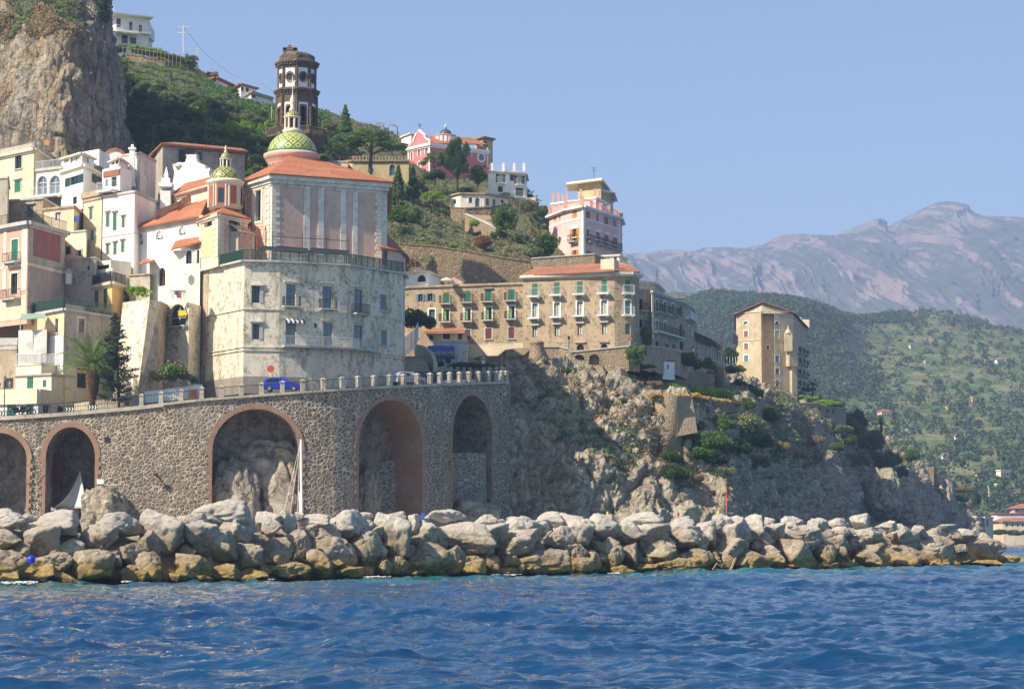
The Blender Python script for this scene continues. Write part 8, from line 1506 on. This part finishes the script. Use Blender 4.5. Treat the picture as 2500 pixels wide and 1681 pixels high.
p_ = pick(HP, 'h', 900, lambda x, y: (x > 940) & (x < 1330) & (y < 640) & (y > 500), 14); p_ = p_[un(p_, .15, 9) > .18]; scatter('dry_scrub', 'dry grass tufts on the rocky slope', p_, .6, .2, L['dry'], 12, seed=6)
p_ = pick(HD, 'd', 3800, lambda x, y: (x > 1230) & (x < 1830) & (y < 1180) & (y > 890), 6); p_ = p_[un(p_, .2, 11) > .16]; scatter('dry_scrub', 'dry tufts clinging to the headland rock', p_, .5, .16, L['dry'], 11, seed=7)
p_ = pick(HD, 'd', 3600, lambda x, y: (x > 1230) & (x < 2250) & (y < 1200), 7); p_ = p_[un(p_, .16, 15) > .26]; scatter('rock_scrub', 'green scrub patches clinging to the headland rock', p_, .7, .2, L['mid'], 12, seed=8)
p_ = pick(HD, 'd', 5200, lambda x, y: (x > 1880) & (x < 2250) & (y < 1140), 8); scatter('rock_scrub', 'brown and green scrub on the headland crest', p_[un(p_, .1, 3) > -.1], .9, .25, L['olive'], 12, seed=9)
CJ = proj(CP); PJ['c'] = CJ
p_ = pick(CP, 'c', 9000, lambda x, y: (x > -80) & (x < 190+y*.05) & (y < 92-np.abs(x-60)*.12+10*np.sin(x*.08)) & (y > -60), 9); scatter('cliff_scrub', 'dry brown scrub on the cliff top', p_[un(p_, .25, 3) > -.15], .6, .18, L['dry'], 10, seed=10); p2 = p_[un(p_, .22, 8) > .05]; scatter('cliff_scrub', 'green shrubs among the cliff top scrub', p2, .8, .2, L['olive'], 12, seed=11)
p_ = pick(CP, 'c', 1500, lambda x, y: (x > -20) & (x < 285) & (y < 380) & (y > 0), 19); p_ = p_[un(p_, .3, 3) > .35]; scatter('cliff_scrub', 'small tufts hanging on the cliff face', p_, .5, .18, L['olive'], 10, seed=12)
p_ = pick(CP, 'c', 400, lambda x, y: (x > 236) & (x < 262) & (y < 60), 20); scatter('cliff_scrub', 'dark shrubs along the cliff edge', p_, .7, .2, L['dark'], 12, seed=22)
def strip_pts(a, b, n, dy, dz, seed):
    rng = np.random.RandomState(seed); A, B_ = np.array(at(*a)), np.array(at(*b)); t = rng.random(n)[:, None]; return A+(B_-A)*t+np.stack([rng.normal(size=n)*.2, rng.uniform(0, dy, n), rng.uniform(0, dz, n)], 1)
for a, b, n, dy, dz, nm_, lab, mk, sz in (((313, 118, 424), (390, 130, 425), 420, 5, .6, 'grape_trellis', 'grape vines over the trellis below the high white house', 'lime', .6), ((390, 132, 426), (470, 158, 427), 260, 4, .6, 'grape_trellis', 'lower grape vines along the terrace edge', 'mid', .6), ((345, 180, 411), (480, 203, 413), 260, 3, .5, 'vineyard_row', 'vine row on the lower hillside terrace', 'mid', .5),
  ((1590, 952, 279), (1785, 974, 300), 620, 4, .9, 'vineyard_row', 'leafy vine pergola above the golden grass', 'lime', .55), ((1560, 948, 300), (1640, 938, 306), 200, 3, .4, 'grass', 'yellow weeds left of the vine pergola', 'grass', .4), ((1594, 966, 270.5), (1700, 969, 277), 800, 5, .2, 'grass', 'golden dry grass on the bastion edge', 'grass', .35), ((1700, 971, 277), (1810, 988, 297), 800, 5, .2, 'grass', 'golden dry grass along the terrace edge', 'grass', .35),
  ((1500, 898, 284), (1600, 905, 291), 260, 3, .2, 'grass', 'dry grass strip below the vine hedge', 'grass', .35), ((1960, 975, 446), (2060, 995, 462), 300, 6, .8, 'vineyard_row', 'sunlit vine trellis above the arched terrace wall', 'lime', .7), ((2040, 1000, 458), (2110, 1060, 470), 420, 5, .6, 'creeper', 'green creeper spilling down the ledge', 'mid', .8),
  ((300, 118, 424), (262, 128, 424), 120, 3, .8, 'creeper', 'green bushes left under the high white house', 'mid', .8), ((310, 716, 246), (352, 722, 245.5), 90, 1.5, .8, 'potted_plants', 'leafy potted plants on top of the great battered wall', 'lime', .35), ((700, 256, 400), (790, 300, 395), 200, 8, 1, 'hillside_scrub', 'bushes behind the bell tower', 'mid', 1.0)):
    scatter(nm_, lab, strip_pts(a, b, n, dy, dz, n), sz, .17 if sz < .7 else .25, L[mk], 12, seed=n)
mb = MB()
for i in range(16): t = i/15; px = 300+t*140; p = at(px, 146+t*20, 422); mb.bar(p, p+Vector((0, 0, 2.6)), .05, n=4)
for i in range(15): t = i/15; mb.bar(at(300+t*140, 146+t*20, 422)+Vector((0, 0, 2.4)), at(300+(t+1/15)*140, 146+(t+1/15)*20, 422)+Vector((0, 0, 2.4)), .04, n=3)
tag(mb.build('trellis_posts', M['scrap']), 'wooden trellis posts carrying the grape vines', 'trellis')
mb = MB()
for i in range(14): t = i/13; p = at(345+t*140, 190+t*20, 411); mb.bar(p, p+Vector((0, 0, 1.8)), .04, n=4)
tag(mb.build('vine_stakes', M['scrap']), 'wooden stakes along the lower hillside terrace', 'stakes')
mb = MB()
for i in range(9): p = at(1740+i*7, 905, 345+i); mb.bar(p, p+Vector((0, 0, 2.2)), .05, n=4)
mb.bar(at(1720, 893, 343), at(1800, 897, 355), .05); mb.bar(at(1735, 888, 350), at(1798, 893, 357), .05); tag(mb.build('trellis_posts', M['whiterail']), 'pale trellis frame above the round turret', 'trellis')
# oleander, fir, palm by the road
o = tree('oleander', 'round oleander bush with pink flowers on the white garden wall', 425, 907, 78, 78, 235.4, 'bush', 'mid', 945, cat='shrub'); V, Fc = leaf_quads(*(lambda n: (np.array([0, 0, 1.25])+n*np.array([1.68, 1.68, 1.68]), n))((lambda n: n/np.linalg.norm(n, axis=1)[:, None])(np.random.RandomState(2).normal(size=(170, 3))*np.array([1, 1, .8])+np.array([0, 0, .3]))), .07, np.random.RandomState(4)); fl = meshobj('flowers', V, Fc, plain('pink_petals', (.72, .38, .40))); fl.parent = o
tree('dry_shrub', 'tawny dry shrub left of the oleander', 378, 918, 36, 46, 236, 'bush', 'dry', 945, cat='shrub'); tree('dry_shrub', 'tawny shrub right of the oleander', 452, 918, 34, 34, 236.2, 'bush', 'dry', 940, cat='shrub'); tree('grey_shrub', 'grey green shrub against the apartment house foot', 472, 925, 30, 44, 237.4, 'bush', 'olive', 950, cat='shrub'); tree('potted_cypress', 'tiny dark cone shrub behind the railing', 309, 983, 12, 18, 231.6, 'bush', 'dark', 992, cat='shrub')
def fir(px, py0, py1, Y, wpx, label):
    s = Y/F; g = at(px+8, py1+22, Y); top = at(px-6, py0, Y); o = empty('fir_tree', g, label, 'tree'); mb = MB(); H_ = top.z-g.z
    mb.bar(g, g+Vector((-.25, 0, H_*.5)), .15, n=8); mb.bar(g+Vector((-.25, 0, H_*.5)), top, .08, n=6); rng = np.random.RandomState(8); C, Nn = [], []
    for i in range(170):
        h = .09+.90*rng.random()**.85; r = (wpx*s/2)*(1.45*(1-h)**.72+.05)*rng.uniform(.6, 1.12)*(1 if h > .2 else .65+h*1.6); t = rng.uniform(0, 6.28); z = g.z+H_*h; x0 = g.x-.25*min(1, h*2)-(.3*h); e = Vector((x0+r*math.cos(t), g.y+r*math.sin(t), z+r*.18-.1)); b = Vector((x0, g.y, z-.2)); mb.bar(b, e, .025, n=3)
        m = int(26*r)+8; q = rng.random(m)**.7; base = np.array(b)+(np.array(e)-np.array(b))*q[:, None]; off = rng.normal(size=(m, 3))*np.array([.16, .16, .10])*(.5+r*.25); C.append(base+off); n_ = rng.normal(size=(m, 3)); n_[:, 2] += .7; Nn.append(n_/np.linalg.norm(n_, axis=1)[:, None])
    part(o, 'trunk', mb, 'bark'); V, Fc = leaf_quads(np.concatenate(C), np.concatenate(Nn), .105, rng, .5); part_ = meshobj('needles', V, Fc, leafmat('blue_green_needles', (.03, .06, .04), (.10, .15, .10)), o)
fir(283, 762, 978, 234.2, 96, 'blue green fir tree standing beside the palm')
def palm(px, pyb, pyc, Y, R_, label, nf=46, droop=1.0, rt=.42):
    g = at(px, pyb, Y); c = at(px-1, pyc, Y); o = empty('palm_tree', g, label, 'palm'); mb = MB(); H_ = c.z-g.z; mb.lathe(tuple(g), [(rt*.55, 0), (rt*.5, H_*.25), (rt*.62, H_*.32), (rt*1.0, H_*.5), (rt*1.15, H_*.8), (rt*.9, H_*.98), (rt*.3, H_*1.1)], 14); part(o, 'trunk', mb, 'palmbark', True)
    rng = np.random.RandomState(int(px)); V = []; Fc = []
    for i in range(nf):
        t = 2*math.pi*i*.618; up = rng.uniform(.15, 1.35); L_ = R_*rng.uniform(.85, 1.1); p = Vector(c)+Vector((0, 0, .1)); d = Vector((math.cos(t)*math.cos(up), math.sin(t)*math.cos(up), math.sin(up))); ns = 14; side = Vector((-math.sin(t), math.cos(t), 0)); pr = None
        for j in range(ns+1):
            q = j/ns; w_ = .33*math.sin(math.pi*min(1, q*.93+.1))**.6*(R_/3)
            for sg in (-1, 1):
                for kk in range(3):
                    b = p+d*(L_/ns*(kk/3)); tip = b+side*sg*w_+d*.22*(R_/3)+Vector((0, 0, -.12-.1*q)); k = len(V); V += [b, b+d*.06, tip]; Fc.append((k, k+1, k+2))
            p = p+d*(L_/ns); d = (d+Vector((0, 0, -.145*droop*(.4+q)))).normalized()
    m = meshobj('fronds', V, Fc, L['palm'], o); return o
palm(225, 1008, 896, 234.6, 3.9, 'stout date palm with arching fronds beside the fir', 70, .72, .66); palm(2104, 1062, 1035, 482, 2.6, 'bright palm head among the trees of the headland tip', 30, 1, .3); palm(2152, 1070, 1038, 486, 2.6, 'right hand palm head among the trees of the headland tip', 30, 1, .3); palm(1985, 990, 940, 478, 1.3, 'little palm behind the white garden wall', 24, 1, .2)
tree('slope_tree', 'spiky bush hanging at the cliff foot above the cream house', 142, 328, 34, 26, 283, 'bush', 'olive', 340, cat='shrub')
# far woods
def far_wood():
    q = FP.reshape(-1, 3); A = PJ['f']; rng = np.random.RandomState(12); m = (A[:, 0] > 1640) & (A[:, 0] < 2620) & (A[:, 1] < 1325); idx = np.where(m)[0]; P_ = q[idx]; x, y = A[idx, 0], A[idx, 1]
    dens = fbm(P_*.008, 4, 5)+.25*fbm(P_*.03, 3, 6); wood = np.clip((2080-x)/180, -1, 1)*.9-np.clip((y-900)/260, 0, 1)*.5; up_ = np.clip((830-y)/60, 0, 1)*.7; sc = dens*1.2+wood+up_
    pr = np.clip(.10+sc*2.6, .03, 1); area = 1.0; sel = idx[rng.random(len(idx)) < pr*.42]; P_ = q[sel]; k = len(P_); per = 34; s = np.repeat(1.5+4.2*rng.random(k)**2.2, per); c = np.repeat(P_+np.array([0, 0, 1.2])+rng.normal(size=(k, 3))*np.array([1.5, 1.5, 0]), per, 0); n = rng.normal(size=(k*per, 3)); n[:, 2] = np.abs(n[:, 2])*1.2-.2; n /= np.linalg.norm(n, axis=1)[:, None]
    c = c+n*(s*rng.uniform(.75, 1, k*per))[:, None]; print('far clumps', k); V, Fc = leaf_quads(c, n, .85, rng, .6); tag(meshobj('far_woodland', V, Fc, L['far']), 'hazy woods and orchards covering the far slope', 'woodland', kind='stuff')
far_wood()
# wash at the foot of the boulders
def foam(spans):
    rng = np.random.RandomState(31); C = []
    for a, b, n, wd in spans:
        px = (a+b)/2+(b-a)*.3*rng.normal(size=n)
        for x in px: p = at(x, 1400, Yw(x)-.25-abs(rng.normal())*wd); C.append((p.x, p.y, .07+rng.random()*.10*wd))
    C = np.array(C); n_ = np.tile([0., 0., 1.], (len(C), 1)); V, Fc = leaf_quads(C, n_, .09, rng, .86); tag(meshobj('sea_foam', V, Fc, plain('white_foam', (.82, .84, .85), .6, var=.03)), 'white wash breaking along the foot of the boulders', 'foam', kind='stuff')
foam([(8, 30, 160, 1.1), (38, 82, 420, 1.2), (893, 925, 330, .8), (915, 948, 120, .5), (1203, 1218, 90, .7), (1232, 1262, 140, .6), (1490, 1512, 90, .7), (655, 668, 50, .6), (300, 318, 60, .7), (2322, 2342, 70, .5)])
# ---------------- haze ----------------
hz = MB(); hz.box((900, 3500, 421), (7600, 7600, 848)); hz = hz.build('haze', [])
k = bpy.data.materials.new('haze'); k.use_nodes = True; t = k.node_tree; t.nodes.remove(t.nodes['Principled BSDF']); pv = t.nodes.new('ShaderNodeVolumePrincipled')
pv.inputs['Density'].default_value = 1.9e-4; pv.inputs['Color'].default_value = (.50, .66, 1, 1); pv.inputs['Anisotropy'].default_value = .1
t.links.new(pv.outputs[0], t.nodes['Material Output'].inputs['Volume']); hz.data.materials.clear(); hz.data.materials.append(k)
tag(hz, kind='stuff'); hz['label'] = 'pale blue sea haze'
